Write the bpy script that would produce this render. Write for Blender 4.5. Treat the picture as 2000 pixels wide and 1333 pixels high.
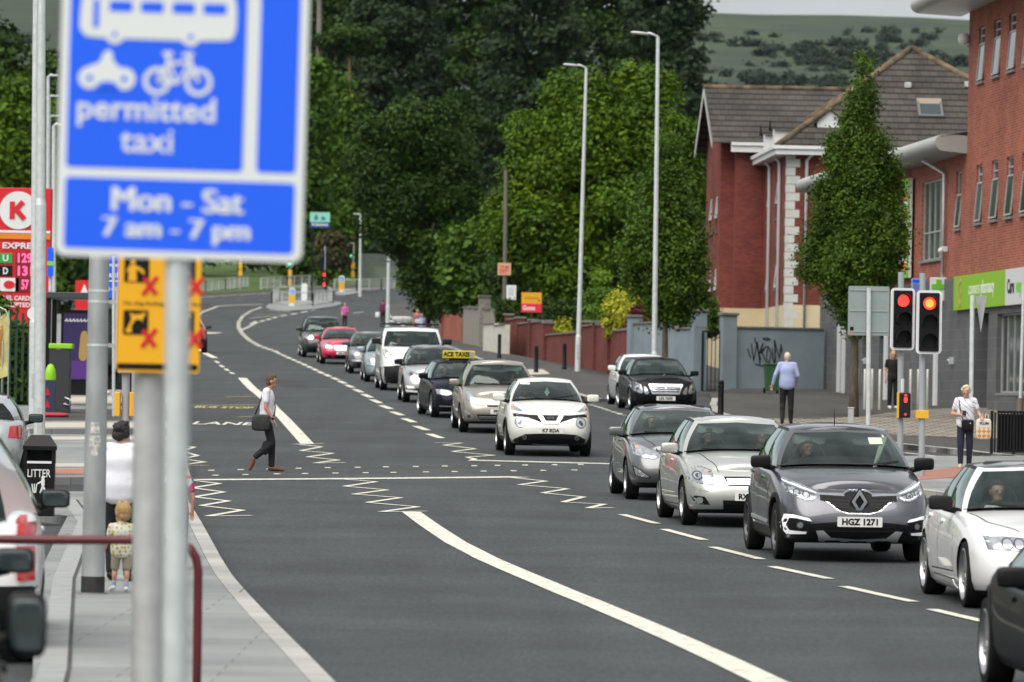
import bpy, bmesh, math, random
import numpy as np
from mathutils import Vector, Matrix
from mathutils.bvhtree import BVHTree
from mathutils.geometry import delaunay_2d_cdt, tessellate_polygon

for _o in list(bpy.data.objects):
    bpy.data.objects.remove(_o)
sc = bpy.context.scene
COL = sc.collection
R = math.radians
PI = math.pi

# ---------------------------------------------------------------- camera, sky, sun, exposure
H0 = 2.0                 # eye height
FPX = 10000.0            # focal length in photo pixels (180 mm on a 36 mm wide frame, 2000 px)
ROLL = 0.0175
HOR = 775.0
cam = bpy.data.cameras.new('camera')
camo = bpy.data.objects.new('camera', cam)
COL.objects.link(camo)
cam.lens = 180.0
cam.sensor_width = 36.0
cam.shift_y = (HOR - 666.5) / 2000.0
cam.clip_start = 0.5
cam.clip_end = 20000
camo.matrix_world = Matrix.Translation((0, 0, H0)) @ Matrix.Rotation(R(90), 4, 'X') @ Matrix.Rotation(ROLL, 4, 'Z')
cam.dof.use_dof = True
cam.dof.focus_distance = 72.0
cam.dof.aperture_fstop = 4.2
sc.camera = camo

SUN_EL, SUN_AZ = R(56), R(215)      # azimuth measured clockwise from +Y (the view direction)
world = bpy.data.worlds.new('World')
sc.world = world
world.use_nodes = True
wn, wl = world.node_tree.nodes, world.node_tree.links
wn.clear()
w_out = wn.new('ShaderNodeOutputWorld')
w_bg = wn.new('ShaderNodeBackground')
w_sky = wn.new('ShaderNodeTexSky')
w_sky.sky_type = 'NISHITA'
w_sky.sun_disc = False
w_sky.sun_elevation = SUN_EL
w_sky.sun_rotation = SUN_AZ
w_sky.air_density = 1.0
w_sky.dust_density = 2.0
w_tc = wn.new('ShaderNodeTexCoord')
w_map = wn.new('ShaderNodeMapping')
w_map.inputs['Scale'].default_value = (1.0, 1.0, 2.6)
w_noise = wn.new('ShaderNodeTexNoise')
w_noise.inputs['Scale'].default_value = 2.6
w_noise.inputs['Detail'].default_value = 7
w_noise.inputs['Roughness'].default_value = 0.55
w_ramp = wn.new('ShaderNodeValToRGB')
w_ramp.color_ramp.elements[0].position = 0.36
w_ramp.color_ramp.elements[0].color = (5.6, 5.9, 6.2, 1)
w_ramp.color_ramp.elements[1].position = 0.64
w_ramp.color_ramp.elements[1].color = (11.0, 11.2, 11.3, 1)
w_mix = wn.new('ShaderNodeMixRGB')
w_mix.inputs[0].default_value = 0.82
wl.new(w_tc.outputs['Generated'], w_map.inputs[0])
wl.new(w_map.outputs[0], w_noise.inputs['Vector'])
wl.new(w_noise.outputs['Fac'], w_ramp.inputs[0])
wl.new(w_sky.outputs[0], w_mix.inputs[1])
wl.new(w_ramp.outputs[0], w_mix.inputs[2])
wl.new(w_mix.outputs[0], w_bg.inputs[0])
w_bg.inputs[1].default_value = 0.063
wl.new(w_bg.outputs[0], w_out.inputs[0])

sun = bpy.data.lights.new('sun', 'SUN')
suno = bpy.data.objects.new('sun', sun)
COL.objects.link(suno)
sun.energy = 3.0
sun.angle = R(70)
sun.color = (1.0, 0.95, 0.88)
_sd = Vector((math.sin(SUN_AZ) * math.cos(SUN_EL), math.cos(SUN_AZ) * math.cos(SUN_EL), math.sin(SUN_EL)))
suno.rotation_euler = _sd.to_track_quat('Z', 'Y').to_euler()

sc.view_settings.view_transform = 'Standard'
sc.view_settings.look = 'None'
sc.view_settings.exposure = 0.5
sc.view_settings.gamma = 1.0
sc.render.engine = 'CYCLES'
sc.cycles.max_bounces = 7
sc.cycles.diffuse_bounces = 3
sc.cycles.glossy_bounces = 4
sc.cycles.transparent_max_bounces = 12
sc.cycles.caustics_reflective = False
sc.cycles.caustics_refractive = False

# ---------------------------------------------------------------- ground shape and the photo's rays
def pchip(xs, ys):
    xs = np.array(xs, float); ys = np.array(ys, float)
    h = np.diff(xs); d = np.diff(ys) / h
    m = np.zeros(len(xs)); m[0] = d[0]; m[-1] = d[-1]
    for i in range(1, len(xs) - 1):
        m[i] = 0 if d[i-1] * d[i] <= 0 else (h[i-1] + h[i]) / (h[i-1] / d[i] + h[i] / d[i-1])
    def f(x):
        if x <= xs[0]: return ys[0] + m[0] * (x - xs[0])
        if x >= xs[-1]: return ys[-1] + m[-1] * (x - xs[-1])
        i = int(np.searchsorted(xs, x) - 1)
        t = (x - xs[i]) / h[i]
        return float(ys[i] * (1 + 2*t) * (1-t)**2 + m[i] * h[i] * t * (1-t)**2 + ys[i+1] * t*t * (3 - 2*t) + m[i+1] * h[i] * t*t * (t-1))
    return f
_g0 = pchip([-60, 0, 20, 35.5, 49.8, 59.3, 70, 80, 96, 104, 117, 128, 141, 158, 170, 181, 194, 206, 333, 400, 454, 520, 600, 700, 900],
            [-2.08, -2.06, -2.05, -2.03, -1.973, -1.84, -1.71, -1.57, -1.36, -1.19, -.834, -.53, -.20, .127, .43, .73, 1.10, 1.43, 4.31, 6.6, 9.0, 12.0, 16.0, 21.5, 35])
_gr = pchip([0, 100, 112, 125, 145, 160, 178, 196, 215, 260, 330, 900], [-.02, -.03, -.06, -.1, -.13, -.28, -.36, -.24, -.2, -.1, -.001, 0.0])
_xq = pchip([0, 50, 104, 143, 170, 206, 300, 900], [9, 7, 2.4, -.8, -2.8, -6, -10, -12])
def G(x, y):
    t = min(1, max(0, (x - _xq(y)) / 4.0))
    return H0 + _g0(y) + _gr(y) * t * t * (3 - 2*t)
def ray(px, py):
    u, v = px - 1000.0, py - HOR
    c, s = math.cos(ROLL), math.sin(ROLL)
    return (u*c + v*s) / FPX, -(-u*s + v*c) / FPX
def at(px, py, y):
    a, b = ray(px, py)
    return Vector((a*y, y, H0 + b*y))
def gp(px, py, dz=0.0):
    a, b = ray(px, py)
    f = lambda y: G(a*y, y) + dz - H0 - b*y
    y0 = 18.0
    while y0 < 900:
        y1 = y0 + 1.0
        if f(y1) > 0:
            for _ in range(30):
                ym = (y0+y1)/2
                if f(ym) > 0: y1 = ym
                else: y0 = ym
            break
        y0 = y1
    return Vector((a*y0, y0, G(a*y0, y0) + dz))
def gpY(px, y, dz=0.0):
    """ground point at depth y in column px"""
    a, b = ray(px, HOR)
    x = a*y
    for _ in range(4):
        z = G(x, y)
        v = -(z - H0)/y*FPX
        a, b = ray(px, HOR + v + (px-1000)*ROLL)
        x = a*y
    return Vector((x, y, G(x, y) + dz))

# ---------------------------------------------------------------- helpers
def tag(o, label=None, cat=None, group=None, kind=None):
    if label: o['label'] = label
    if cat: o['category'] = cat
    if group: o['group'] = group
    if kind: o['kind'] = kind
    return o
def thing(name, label, cat, loc=(0, 0, 0), rz=0.0, group=None, rx=0.0):
    o = bpy.data.objects.new(name, None)
    o.empty_display_size = 0.2
    COL.objects.link(o)
    o.location = loc
    o.rotation_euler = (rx, 0, rz)
    return tag(o, label, cat, group)
def copy_tree(o, parent=None):
    c = o.copy(); COL.objects.link(c)
    if parent is not None: c.parent = parent
    for ch in list(o.children): copy_tree(ch, c)
    return c

class MB:
    def __init__(s):
        s.v = []; s.f = []; s.sm = []; s.mi = []
    def add(s, vs, fs, smooth=False, mi=0, M=None):
        n = len(s.v)
        if M is not None: vs = [M @ Vector(v) for v in vs]
        s.v += [tuple(v) for v in vs]
        s.f += [tuple(i + n for i in f) for f in fs]
        s.sm += [smooth] * len(fs); s.mi += [mi] * len(fs)
        return s
    def box(s, c, d, rz=0.0, mi=0, M=None):
        x, y, z = d[0]/2, d[1]/2, d[2]/2
        vs = [Vector((a, b, e)) for a in (-x, x) for b in (-y, y) for e in (-z, z)]
        T = Matrix.Translation(c) @ Matrix.Rotation(rz, 4, 'Z')
        if M is not None: T = M @ T
        return s.add(vs, [(0, 1, 3, 2), (4, 6, 7, 5), (0, 4, 5, 1), (2, 3, 7, 6), (0, 2, 6, 4), (1, 5, 7, 3)], False, mi, T)
    def cyl(s, p0, p1, r0, r1=None, n=12, mi=0, caps=True, M=None, smooth=True):
        if r1 is None: r1 = r0
        p0 = Vector(p0); p1 = Vector(p1)
        q = (p1 - p0).normalized().to_track_quat('Z', 'Y')
        a = [p0 + q @ Vector((r0*math.cos(2*PI*i/n), r0*math.sin(2*PI*i/n), 0)) for i in range(n)]
        b = [p1 + q @ Vector((r1*math.cos(2*PI*i/n), r1*math.sin(2*PI*i/n), 0)) for i in range(n)]
        s.add(a+b, [(i, (i+1) % n, n+(i+1) % n, n+i) for i in range(n)], smooth, mi, M)
        if caps:
            s.add(a, [tuple(range(n-1, -1, -1))], False, mi, M); s.add(b, [tuple(range(n))], False, mi, M)
        return s
    def tube(s, pts, r, n=8, mi=0, closed=False, M=None):
        pts = [Vector(p) for p in pts]; N = len(pts)
        rs = r if isinstance(r, (list, tuple)) else [r]*N
        rows = []; up = Vector((0, 0, 1))
        for i, p in enumerate(pts):
            if closed: t = pts[(i+1) % N] - pts[i-1]
            else: t = pts[min(i+1, N-1)] - pts[max(i-1, 0)]
            t.normalize()
            x = up.cross(t)
            if x.length < 1e-3: x = Vector((1, 0, 0)).cross(t)
            x.normalize(); y = t.cross(x); 
            rows.append([p + rs[i]*(x*math.cos(2*PI*k/n) + y*math.sin(2*PI*k/n)) for k in range(n)])
        vs = [v for r_ in rows for v in r_]
        fs = []
        for i in range(N if closed else N-1):
            j = (i+1) % N
            for k in range(n):
                fs.append((i*n+k, i*n+(k+1) % n, j*n+(k+1) % n, j*n+k))
        if not closed:
            fs.append(tuple(range(n-1, -1, -1))); fs.append(tuple((N-1)*n+k for k in range(n)))
        return s.add(vs, fs, True, mi, M)
    def ell(s, c, r, nu=14, nv=9, mi=0, M=None, rot=None):
        vs = []; fs = []
        for j in range(nv+1):
            ph = PI*j/nv
            for i in range(nu):
                th = 2*PI*i/nu
                v = Vector((r[0]*math.sin(ph)*math.cos(th), r[1]*math.sin(ph)*math.sin(th), r[2]*math.cos(ph)))
                if rot is not None: v = rot @ v
                vs.append(v + Vector(c))
        for j in range(nv):
            for i in range(nu):
                fs.append((j*nu+i, (j+1)*nu+i, (j+1)*nu+(i+1) % nu, j*nu+(i+1) % nu))
        return s.add(vs, fs, True, mi, M)
    def prism(s, poly, depth, M=None, mi=0):
        """polygon in local XY, extruded from z=0 to z=depth"""
        n = len(poly)
        ar = sum(poly[i][0]*poly[(i+1) % n][1]-poly[(i+1) % n][0]*poly[i][1] for i in range(n))
        if ar < 0: poly = poly[::-1]
        a = [(p[0], p[1], 0) for p in poly]; b = [(p[0], p[1], depth) for p in poly]
        if n > 4:
            tr = tessellate_polygon([[Vector((p[0], p[1], 0)) for p in poly]])
            t2 = []
            for t in tr:
                q = [poly[k] for k in t]
                ar = (q[1][0]-q[0][0])*(q[2][1]-q[0][1])-(q[2][0]-q[0][0])*(q[1][1]-q[0][1])
                t2.append(tuple(t) if ar > 0 else tuple(t)[::-1])
        else: t2 = [tuple(range(n))]
        fs = [tuple(n+k for k in t) for t in t2] + [t[::-1] for t in t2]
        fs += [(i, (i+1) % n, n+(i+1) % n, n+i) for i in range(n)]
        return s.add(a+b, fs, False, mi, M)
    def lathe(s, prof, n=16, mi=0, M=None):
        """profile of (radius, z)"""
        vs = [(r*math.cos(2*PI*i/n), r*math.sin(2*PI*i/n), z) for r, z in prof for i in range(n)]
        fs = [(j*n+i, j*n+(i+1) % n, (j+1)*n+(i+1) % n, (j+1)*n+i) for j in range(len(prof)-1) for i in range(n)]
        return s.add(vs, fs, True, mi, M)
    def grid(s, rows, smooth=True, mi=0, closed=False, M=None):
        n = len(rows[0]); vs = [v for r_ in rows for v in r_]
        fs = []
        for j in range(len(rows)-1):
            for i in range(n if closed else n-1):
                k = (i+1) % n
                fs.append((j*n+i, j*n+k, (j+1)*n+k, (j+1)*n+i))
        return s.add(vs, fs, smooth, mi, M)
    def mesh(s, name, sharp=None):
        m = bpy.data.meshes.new(name)
        m.from_pydata(s.v, [], s.f)
        m.polygons.foreach_set('use_smooth', s.sm)
        m.polygons.foreach_set('material_index', s.mi)
        if sharp: m.set_sharp_from_angle(angle=R(sharp))
        m.update()
        return m
    def build(s, name, mat, parent=None, sharp=None, bevel=0.0, loc=None):
        m = s.mesh(name, sharp)
        for x in (mat if isinstance(mat, (list, tuple)) else [mat]): m.materials.append(x)
        return link(name, m, parent, bevel, loc)
def link(name, m, parent=None, bevel=0.0, loc=None):
    o = bpy.data.objects.new(name, m)
    COL.objects.link(o)
    if parent is not None: o.parent = parent
    if loc is not None: o.location = loc
    if bevel:
        b = o.modifiers.new('bevel', 'BEVEL'); b.width = bevel; b.segments = 2; b.limit_method = 'ANGLE'; b.angle_limit = R(40)
    return o
def evaluated(o):
    dg = bpy.context.evaluated_depsgraph_get()
    dg.update()
    return bpy.data.meshes.new_from_object(o.evaluated_get(dg))
_txt = {}
def textmesh(body, size=1.0, ext=0.0, bold=0.0, align='CENTER', sx=1.0):
    k = (body, size, ext, bold, align, sx)
    if k in _txt: return _txt[k]
    c = bpy.data.curves.new('t', 'FONT')
    c.body = body; c.size = size; c.extrude = ext; c.offset = bold; c.align_x = align; c.align_y = 'CENTER'; c.resolution_u = 3
    o = bpy.data.objects.new('t', c); COL.objects.link(o)
    m = evaluated(o)
    vs = [(v.co.x*sx, v.co.y, v.co.z) for v in m.vertices]; fs = [tuple(p.vertices) for p in m.polygons]
    bpy.data.objects.remove(o); bpy.data.curves.remove(c); bpy.data.meshes.remove(m)
    _txt[k] = (vs, fs)
    return vs, fs
def facing(origin, rz=0.0):
    """frame whose XY plane stands upright and looks towards -Y (then turned by rz); local z points out of it"""
    return Matrix.Translation(origin) @ Matrix.Rotation(rz, 4, 'Z') @ Matrix.Rotation(R(90), 4, 'X')
def addtext(mb, body, size, M, ext=0.003, bold=0.0, align='CENTER', sx=1.0, mi=0):
    v, f = textmesh(body, size, ext, bold, align, sx)
    mb.add(v, f, False, mi, M)
def rrect(w, h, r, n=5, cx=0.0, cy=0.0):
    out = []
    for (sx, sy, a0) in ((1, 1, 0), (-1, 1, 90), (-1, -1, 180), (1, -1, 270)):
        for i in range(n+1):
            a = R(a0 + 90*i/n)
            out.append((cx + sx*(w/2-r) + r*math.cos(a), cy + sy*(h/2-r) + r*math.sin(a)))
    return out
def disc(r, n=20, cx=0.0, cy=0.0, ry=None):
    return [(cx + r*math.cos(2*PI*i/n), cy + (ry or r)*math.sin(2*PI*i/n)) for i in range(n)]
def stroke(pts, w):
    """2-D polyline as a closed outline of width w"""
    L = []; Rr = []
    for i, p in enumerate(pts):
        a = Vector(pts[max(i-1, 0)]); b = Vector(pts[min(i+1, len(pts)-1)])
        t = (b-a).normalized(); n = Vector((-t.y, t.x)) * (w/2)
        L.append((p[0]+n.x, p[1]+n.y)); Rr.append((p[0]-n.x, p[1]-n.y))
    return L + Rr[::-1]
def smooth_poly(poly, it=2):
    for _ in range(it):
        out = []
        for i in range(len(poly)):
            a, b = poly[i], poly[(i+1) % len(poly)]
            out += [(a[0]*.75+b[0]*.25, a[1]*.75+b[1]*.25), (a[0]*.25+b[0]*.75, a[1]*.25+b[1]*.75)]
        poly = out
    return poly

def box_round(cx, cy, cz, dx, dy, dz, k=.5, n=8):
    """a pillow-shaped block as (vertices, faces, smooth)"""
    vs = []; fs = []; e = k
    for j in range(n+1):
        ph = -PI/2 + PI*j/n
        for i in range(2*n):
            th = PI*i/n
            f = lambda t: math.copysign(abs(t)**e, t)
            vs.append((cx + dx/2*f(math.cos(ph))*f(math.cos(th)), cy + dy/2*f(math.cos(ph))*f(math.sin(th)), cz + dz/2*f(math.sin(ph))))
    for j in range(n):
        for i in range(2*n):
            a = j*2*n+i; b = j*2*n+(i+1) % (2*n); fs.append((a, b, b+2*n, a+2*n))
    return vs, fs, True

# ---------------------------------------------------------------- materials
def M(name, col, rough=0.6, metal=0.0, noise=0.0, scale=8.0, bump=0.0, coat=0.0, emit=None, estr=1.0, spec=0.5, ndet=5, nz=None):
    m = bpy.data.materials.new(name)
    m.use_nodes = True
    nt = m.node_tree; b = nt.nodes['Principled BSDF']
    b.inputs['Base Color'].default_value = (*col, 1)
    b.inputs['Roughness'].default_value = rough
    b.inputs['Metallic'].default_value = metal
    b.inputs['Specular IOR Level'].default_value = spec
    if coat:
        b.inputs['Coat Weight'].default_value = coat; b.inputs['Coat Roughness'].default_value = 0.04
    if emit:
        b.inputs['Emission Color'].default_value = (*emit, 1); b.inputs['Emission Strength'].default_value = estr
    if noise or bump:
        tc = nt.nodes.new('ShaderNodeTexCoord')
        n = nt.nodes.new('ShaderNodeTexNoise'); n.inputs['Scale'].default_value = scale; n.inputs['Detail'].default_value = ndet
        if nz:
            mp = nt.nodes.new('ShaderNodeMapping'); mp.inputs['Scale'].default_value = nz
            nt.links.new(tc.outputs['Object'], mp.inputs[0]); nt.links.new(mp.outputs[0], n.inputs['Vector'])
        else: nt.links.new(tc.outputs['Object'], n.inputs['Vector'])
        if noise:
            r = nt.nodes.new('ShaderNodeValToRGB')
            r.color_ramp.elements[0].position = 0.3; r.color_ramp.elements[1].position = 0.7
            r.color_ramp.elements[0].color = (*[c*(1-noise) for c in col], 1)
            r.color_ramp.elements[1].color = (*[min(1, c*(1+noise)) for c in col], 1)
            nt.links.new(n.outputs['Fac'], r.inputs[0]); nt.links.new(r.outputs[0], b.inputs['Base Color'])
        if bump:
            bp = nt.nodes.new('ShaderNodeBump'); bp.inputs['Strength'].default_value = bump; bp.inputs['Distance'].default_value = 0.02
            nt.links.new(n.outputs['Fac'], bp.inputs['Height']); nt.links.new(bp.outputs[0], b.inputs['Normal'])
    return m
def brickmat(name, c1, c2, mortar, bw, bh, ms=0.012, rough=0.85, squash=1.0, axis='XZ', wear=0.0, offset=0.5, bump=0.3, stain=None, course=0):
    """brick / block pattern in object space, laid on the chosen plane ('XZ', 'YZ', 'XY')"""
    m = bpy.data.materials.new(name); m.use_nodes = True
    nt = m.node_tree; N = nt.nodes; L = nt.links; b = N['Principled BSDF']
    tc = N.new('ShaderNodeTexCoord'); sp = N.new('ShaderNodeSeparateXYZ'); cb = N.new('ShaderNodeCombineXYZ')
    L.new(tc.outputs['Object'], sp.inputs[0])
    if axis == 'BOTH':   # walls of both directions: x+y along
        ad = N.new('ShaderNodeMath'); ad.operation = 'ADD'
        L.new(sp.outputs[0], ad.inputs[0]); L.new(sp.outputs[1], ad.inputs[1]); L.new(ad.outputs[0], cb.inputs[0]); L.new(sp.outputs[2], cb.inputs[1])
    else:
        L.new(sp.outputs['XYZ'.index(axis[0])], cb.inputs[0]); L.new(sp.outputs['XYZ'.index(axis[1])], cb.inputs[1])
    br = N.new('ShaderNodeTexBrick')
    br.inputs['Scale'].default_value = 1.0
    br.inputs['Brick Width'].default_value = bw; br.inputs['Row Height'].default_value = bh
    br.inputs['Mortar Size'].default_value = ms; br.inputs['Color1'].default_value = (*c1, 1); br.inputs['Color2'].default_value = (*c2, 1)
    br.inputs['Mortar'].default_value = (*mortar, 1); br.offset = offset
    br.inputs['Mortar Smooth'].default_value = 0.2
    L.new(cb.outputs[0], br.inputs['Vector'])
    ns = N.new('ShaderNodeTexNoise'); ns.inputs['Scale'].default_value = 0.6; ns.inputs['Detail'].default_value = 8
    L.new(tc.outputs['Object'], ns.inputs['Vector'])
    mx = N.new('ShaderNodeMixRGB'); mx.blend_type = 'MULTIPLY'; mx.inputs[0].default_value = 1.0
    rp = N.new('ShaderNodeValToRGB'); rp.color_ramp.elements[0].position = 0.3; rp.color_ramp.elements[1].position = 0.75
    lo = 0.72
    rp.color_ramp.elements[0].color = (lo, lo, lo, 1); rp.color_ramp.elements[1].color = (1.15, 1.12, 1.1, 1)
    L.new(ns.outputs['Fac'], rp.inputs[0]); L.new(br.outputs['Color'], mx.inputs[1]); L.new(rp.outputs[0], mx.inputs[2])
    last = mx
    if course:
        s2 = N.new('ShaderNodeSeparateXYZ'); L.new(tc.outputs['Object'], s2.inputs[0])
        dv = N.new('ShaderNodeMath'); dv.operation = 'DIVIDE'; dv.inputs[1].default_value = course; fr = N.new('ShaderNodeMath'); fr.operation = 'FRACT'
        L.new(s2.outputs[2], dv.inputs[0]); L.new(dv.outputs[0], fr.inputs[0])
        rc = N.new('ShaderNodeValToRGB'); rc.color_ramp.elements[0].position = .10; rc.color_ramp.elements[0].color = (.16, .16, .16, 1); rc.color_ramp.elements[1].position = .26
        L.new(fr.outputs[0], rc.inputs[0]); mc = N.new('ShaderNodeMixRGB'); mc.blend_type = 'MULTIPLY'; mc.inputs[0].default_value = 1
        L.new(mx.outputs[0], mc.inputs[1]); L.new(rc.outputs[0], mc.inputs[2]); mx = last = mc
    if stain:
        n2 = N.new('ShaderNodeTexNoise'); n2.inputs['Scale'].default_value = stain[1]; n2.inputs['Detail'].default_value = 10; n2.inputs['Roughness'].default_value = 0.7
        L.new(tc.outputs['Object'], n2.inputs['Vector'])
        r2 = N.new('ShaderNodeValToRGB'); r2.color_ramp.elements[0].position = stain[2]; r2.color_ramp.elements[1].position = min(1, stain[2] + .12)
        r2.color_ramp.elements[0].color = (0, 0, 0, 1); r2.color_ramp.elements[1].color = (1, 1, 1, 1)
        L.new(n2.outputs['Fac'], r2.inputs[0])
        m3 = N.new('ShaderNodeMixRGB'); L.new(r2.outputs[0], m3.inputs[0]); L.new(mx.outputs[0], m3.inputs[1]); m3.inputs[2].default_value = (*stain[0], 1)
        last = m3
    L.new(last.outputs[0], b.inputs['Base Color'])
    b.inputs['Roughness'].default_value = rough
    b.inputs['Specular IOR Level'].default_value = 0.25
    if bump:
        bp = N.new('ShaderNodeBump'); bp.inputs['Strength'].default_value = bump; bp.inputs['Distance'].default_value = 0.01; bp.invert = True
        L.new(br.outputs['Fac'], bp.inputs['Height']); L.new(bp.outputs[0], b.inputs['Normal'])
    return m
def glassmat(name, tint, refl=1.0, trans=0.8, rough=0.02):
    m = bpy.data.materials.new(name); m.use_nodes = True
    N = m.node_tree.nodes; L = m.node_tree.links; N.clear()
    o = N.new('ShaderNodeOutputMaterial'); mx = N.new('ShaderNodeMixShader'); tr = N.new('ShaderNodeBsdfTransparent'); gl = N.new('ShaderNodeBsdfGlossy')
    fr = N.new('ShaderNodeFresnel'); fr.inputs['IOR'].default_value = 1.5
    ml = N.new('ShaderNodeMath'); ml.operation = 'MULTIPLY'; ml.inputs[1].default_value = refl; ml.use_clamp = True
    tr.inputs[0].default_value = (*[t*trans for t in tint], 1)
    gl.inputs[0].default_value = (.86, 1, .95, 1); gl.inputs['Roughness'].default_value = rough
    L.new(fr.outputs[0], ml.inputs[0]); L.new(ml.outputs[0], mx.inputs[0]); L.new(tr.outputs[0], mx.inputs[1]); L.new(gl.outputs[0], mx.inputs[2])
    L.new(mx.outputs[0], o.inputs[0])
    return m

MT = {}
MT['white_paint'] = M('white_paint', (.78, .78, .76), .5)
MT['grey_steel'] = M('grey_steel', (.50, .51, .50), .45, 0.3, noise=.12, scale=6)
MT['galv'] = M('galvanised_steel', (.60, .645, .64), .45, 0.25, noise=.12, scale=9)
MT['pole_grey'] = M('pole_grey', (.33, .35, .37), .5, noise=.06, scale=4)
MT['black'] = M('black_paint', (.009, .009, .010), .38, spec=.22)
MT['black_plastic'] = M('black_plastic', (.012, .012, .013), .55, spec=.25)
MT['rubber'] = M('rubber', (.010, .010, .010), .85, spec=.2, bump=.2, scale=60)
MT['chrome'] = M('chrome', (.75, .76, .78), .12, 1.0)
MT['alloy'] = M('alloy', (.5, .5, .51), .3, .9)
MT['darkalloy'] = M('dark_alloy', (.08, .08, .085), .35, .7)
MT['yellow_box'] = M('yellow_box', (.75, .42, .02), .5)
MT['signblue'] = M('sign_blue', (.012, .125, .95), .42, spec=.4)
MT['signwhite'] = M('sign_white', (.74, .78, .78), .5)
MT['signyellow'] = M('sign_yellow', (.85, .42, .003), .55)
MT['red'] = M('sign_red', (.62, .012, .018), .45)
MT['green'] = M('bright_green', (.2, .62, .03), .5)
# ================================================================ ground, road, pavements
def asphalt(name, c, sc1=55.0, patch=0.22, spec=.35):
    m = bpy.data.materials.new(name); m.use_nodes = True
    N = m.node_tree.nodes; L = m.node_tree.links; b = N['Principled BSDF']
    tc = N.new('ShaderNodeTexCoord')
    n1 = N.new('ShaderNodeTexNoise'); n1.inputs['Scale'].default_value = sc1; n1.inputs['Detail'].default_value = 4
    n2 = N.new('ShaderNodeTexNoise'); n2.inputs['Scale'].default_value = .35; n2.inputs['Detail'].default_value = 7; n2.inputs['Roughness'].default_value = .6
    mp = N.new('ShaderNodeMapping'); mp.inputs['Rotation'].default_value = (0, 0, R(-4)); mp.inputs['Scale'].default_value = (1.2, .07, 1)
    n3 = N.new('ShaderNodeTexNoise'); n3.inputs['Scale'].default_value = 1.0; n3.inputs['Detail'].default_value = 4
    L.new(tc.outputs['Object'], n1.inputs['Vector']); L.new(tc.outputs['Object'], n2.inputs['Vector']); L.new(tc.outputs['Object'], mp.inputs[0]); L.new(mp.outputs[0], n3.inputs['Vector'])
    def ramp(n, a, bb, lo, hi):
        r = N.new('ShaderNodeValToRGB'); r.color_ramp.elements[0].position = a; r.color_ramp.elements[1].position = bb
        r.color_ramp.elements[0].color = (lo, lo, lo, 1); r.color_ramp.elements[1].color = (hi, hi, hi, 1)
        L.new(n.outputs['Fac'], r.inputs[0]); return r
    r1 = ramp(n1, .3, .72, .55, 1.5); r2 = ramp(n2, .3, .7, 1-patch, 1+patch); r3 = ramp(n3, .35, .65, .9, 1.1)
    mp4 = N.new('ShaderNodeMapping'); mp4.inputs['Scale'].default_value = (24, 2.2, 1); n4 = N.new('ShaderNodeTexNoise'); n4.inputs['Detail'].default_value = 5; n4.inputs['Scale'].default_value = 1.0; n4.inputs['Roughness'].default_value = .7
    L.new(tc.outputs['Object'], mp4.inputs[0]); L.new(mp4.outputs[0], n4.inputs['Vector']); r4 = ramp(n4, .3, .7, .74, 1.26)
    last = None
    for r in (r1, r2, r3, r4):
        x = N.new('ShaderNodeMixRGB'); x.blend_type = 'MULTIPLY'; x.inputs[0].default_value = 1
        if last is None: x.inputs[1].default_value = (*c, 1)
        else: L.new(last.outputs[0], x.inputs[1])
        L.new(r.outputs[0], x.inputs[2]); last = x
    L.new(last.outputs[0], b.inputs['Base Color'])
    b.inputs['Roughness'].default_value = .88; b.inputs['Specular IOR Level'].default_value = spec
    bp = N.new('ShaderNodeBump'); bp.inputs['Strength'].default_value = .35; bp.inputs['Distance'].default_value = .01
    L.new(n1.outputs['Fac'], bp.inputs['Height']); L.new(bp.outputs[0], b.inputs['Normal'])
    return m
MT['asphalt'] = asphalt('asphalt', (.046, .0515, .054), 55, .26)
MT['tarmac_path'] = asphalt('tarmac_path', (.062, .061, .058), 40, .22)
MT['tarmac_dark'] = asphalt('tarmac_dark', (.038, .042, .044), 50, .25)
MT['carpark'] = asphalt('carpark', (.075, .075, .075))
MT['roadpaint'] = M('road_paint', (.62, .60, .52), .75, noise=.14, scale=9, ndet=8)
def worn(m, sc_=5.0, lo=.55):
    N = m.node_tree.nodes; L = m.node_tree.links; b = N['Principled BSDF']; src = b.inputs['Base Color'].links[0].from_socket
    tc = N.new('ShaderNodeTexCoord'); n = N.new('ShaderNodeTexNoise'); n.inputs['Scale'].default_value = sc_; n.inputs['Detail'].default_value = 12; n.inputs['Roughness'].default_value = .75
    r = N.new('ShaderNodeValToRGB'); r.color_ramp.elements[0].position = lo; r.color_ramp.elements[1].position = lo+.1
    x = N.new('ShaderNodeMixRGB'); x.inputs[2].default_value = (.12, .12, .115, 1)
    L.new(tc.outputs['Object'], n.inputs['Vector']); L.new(n.outputs['Fac'], r.inputs[0]); L.new(r.outputs[0], x.inputs[0]); L.new(src, x.inputs[1]); L.new(x.outputs[0], b.inputs['Base Color'])
worn(MT['roadpaint'])
MT['yellowpaint'] = M('yellow_road_paint', (.58, .5, .12), .7, noise=.15, scale=9)
MT['paving'] = brickmat('paving_slabs', (.27, .29, .288), (.24, .255, .255), (.15, .16, .16), 1.3, .42, .008, .8, axis='XY', bump=.2)
MT['kerb'] = brickmat('kerb_stone', (.42, .42, .40), (.36, .36, .35), (.15, .15, .15), 5.0, .914, .012, .85, axis='XY', bump=.1)
MT['cobble'] = brickmat('cobbles', (.33, .31, .26), (.25, .24, .2), (.13, .125, .11), .34, .8, .05, .9, axis='XY', bump=.6)
MT['tactile_red'] = M('tactile_red', (.34, .15, .11), .8, noise=.15, scale=12)
MT['tactile_buff'] = M('tactile_buff', (.46, .42, .35), .8, noise=.1, scale=12)
MT['grass'] = M('grass', (.05, .095, .012), .9, noise=.45, scale=1.3, bump=.6, ndet=9)
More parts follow.
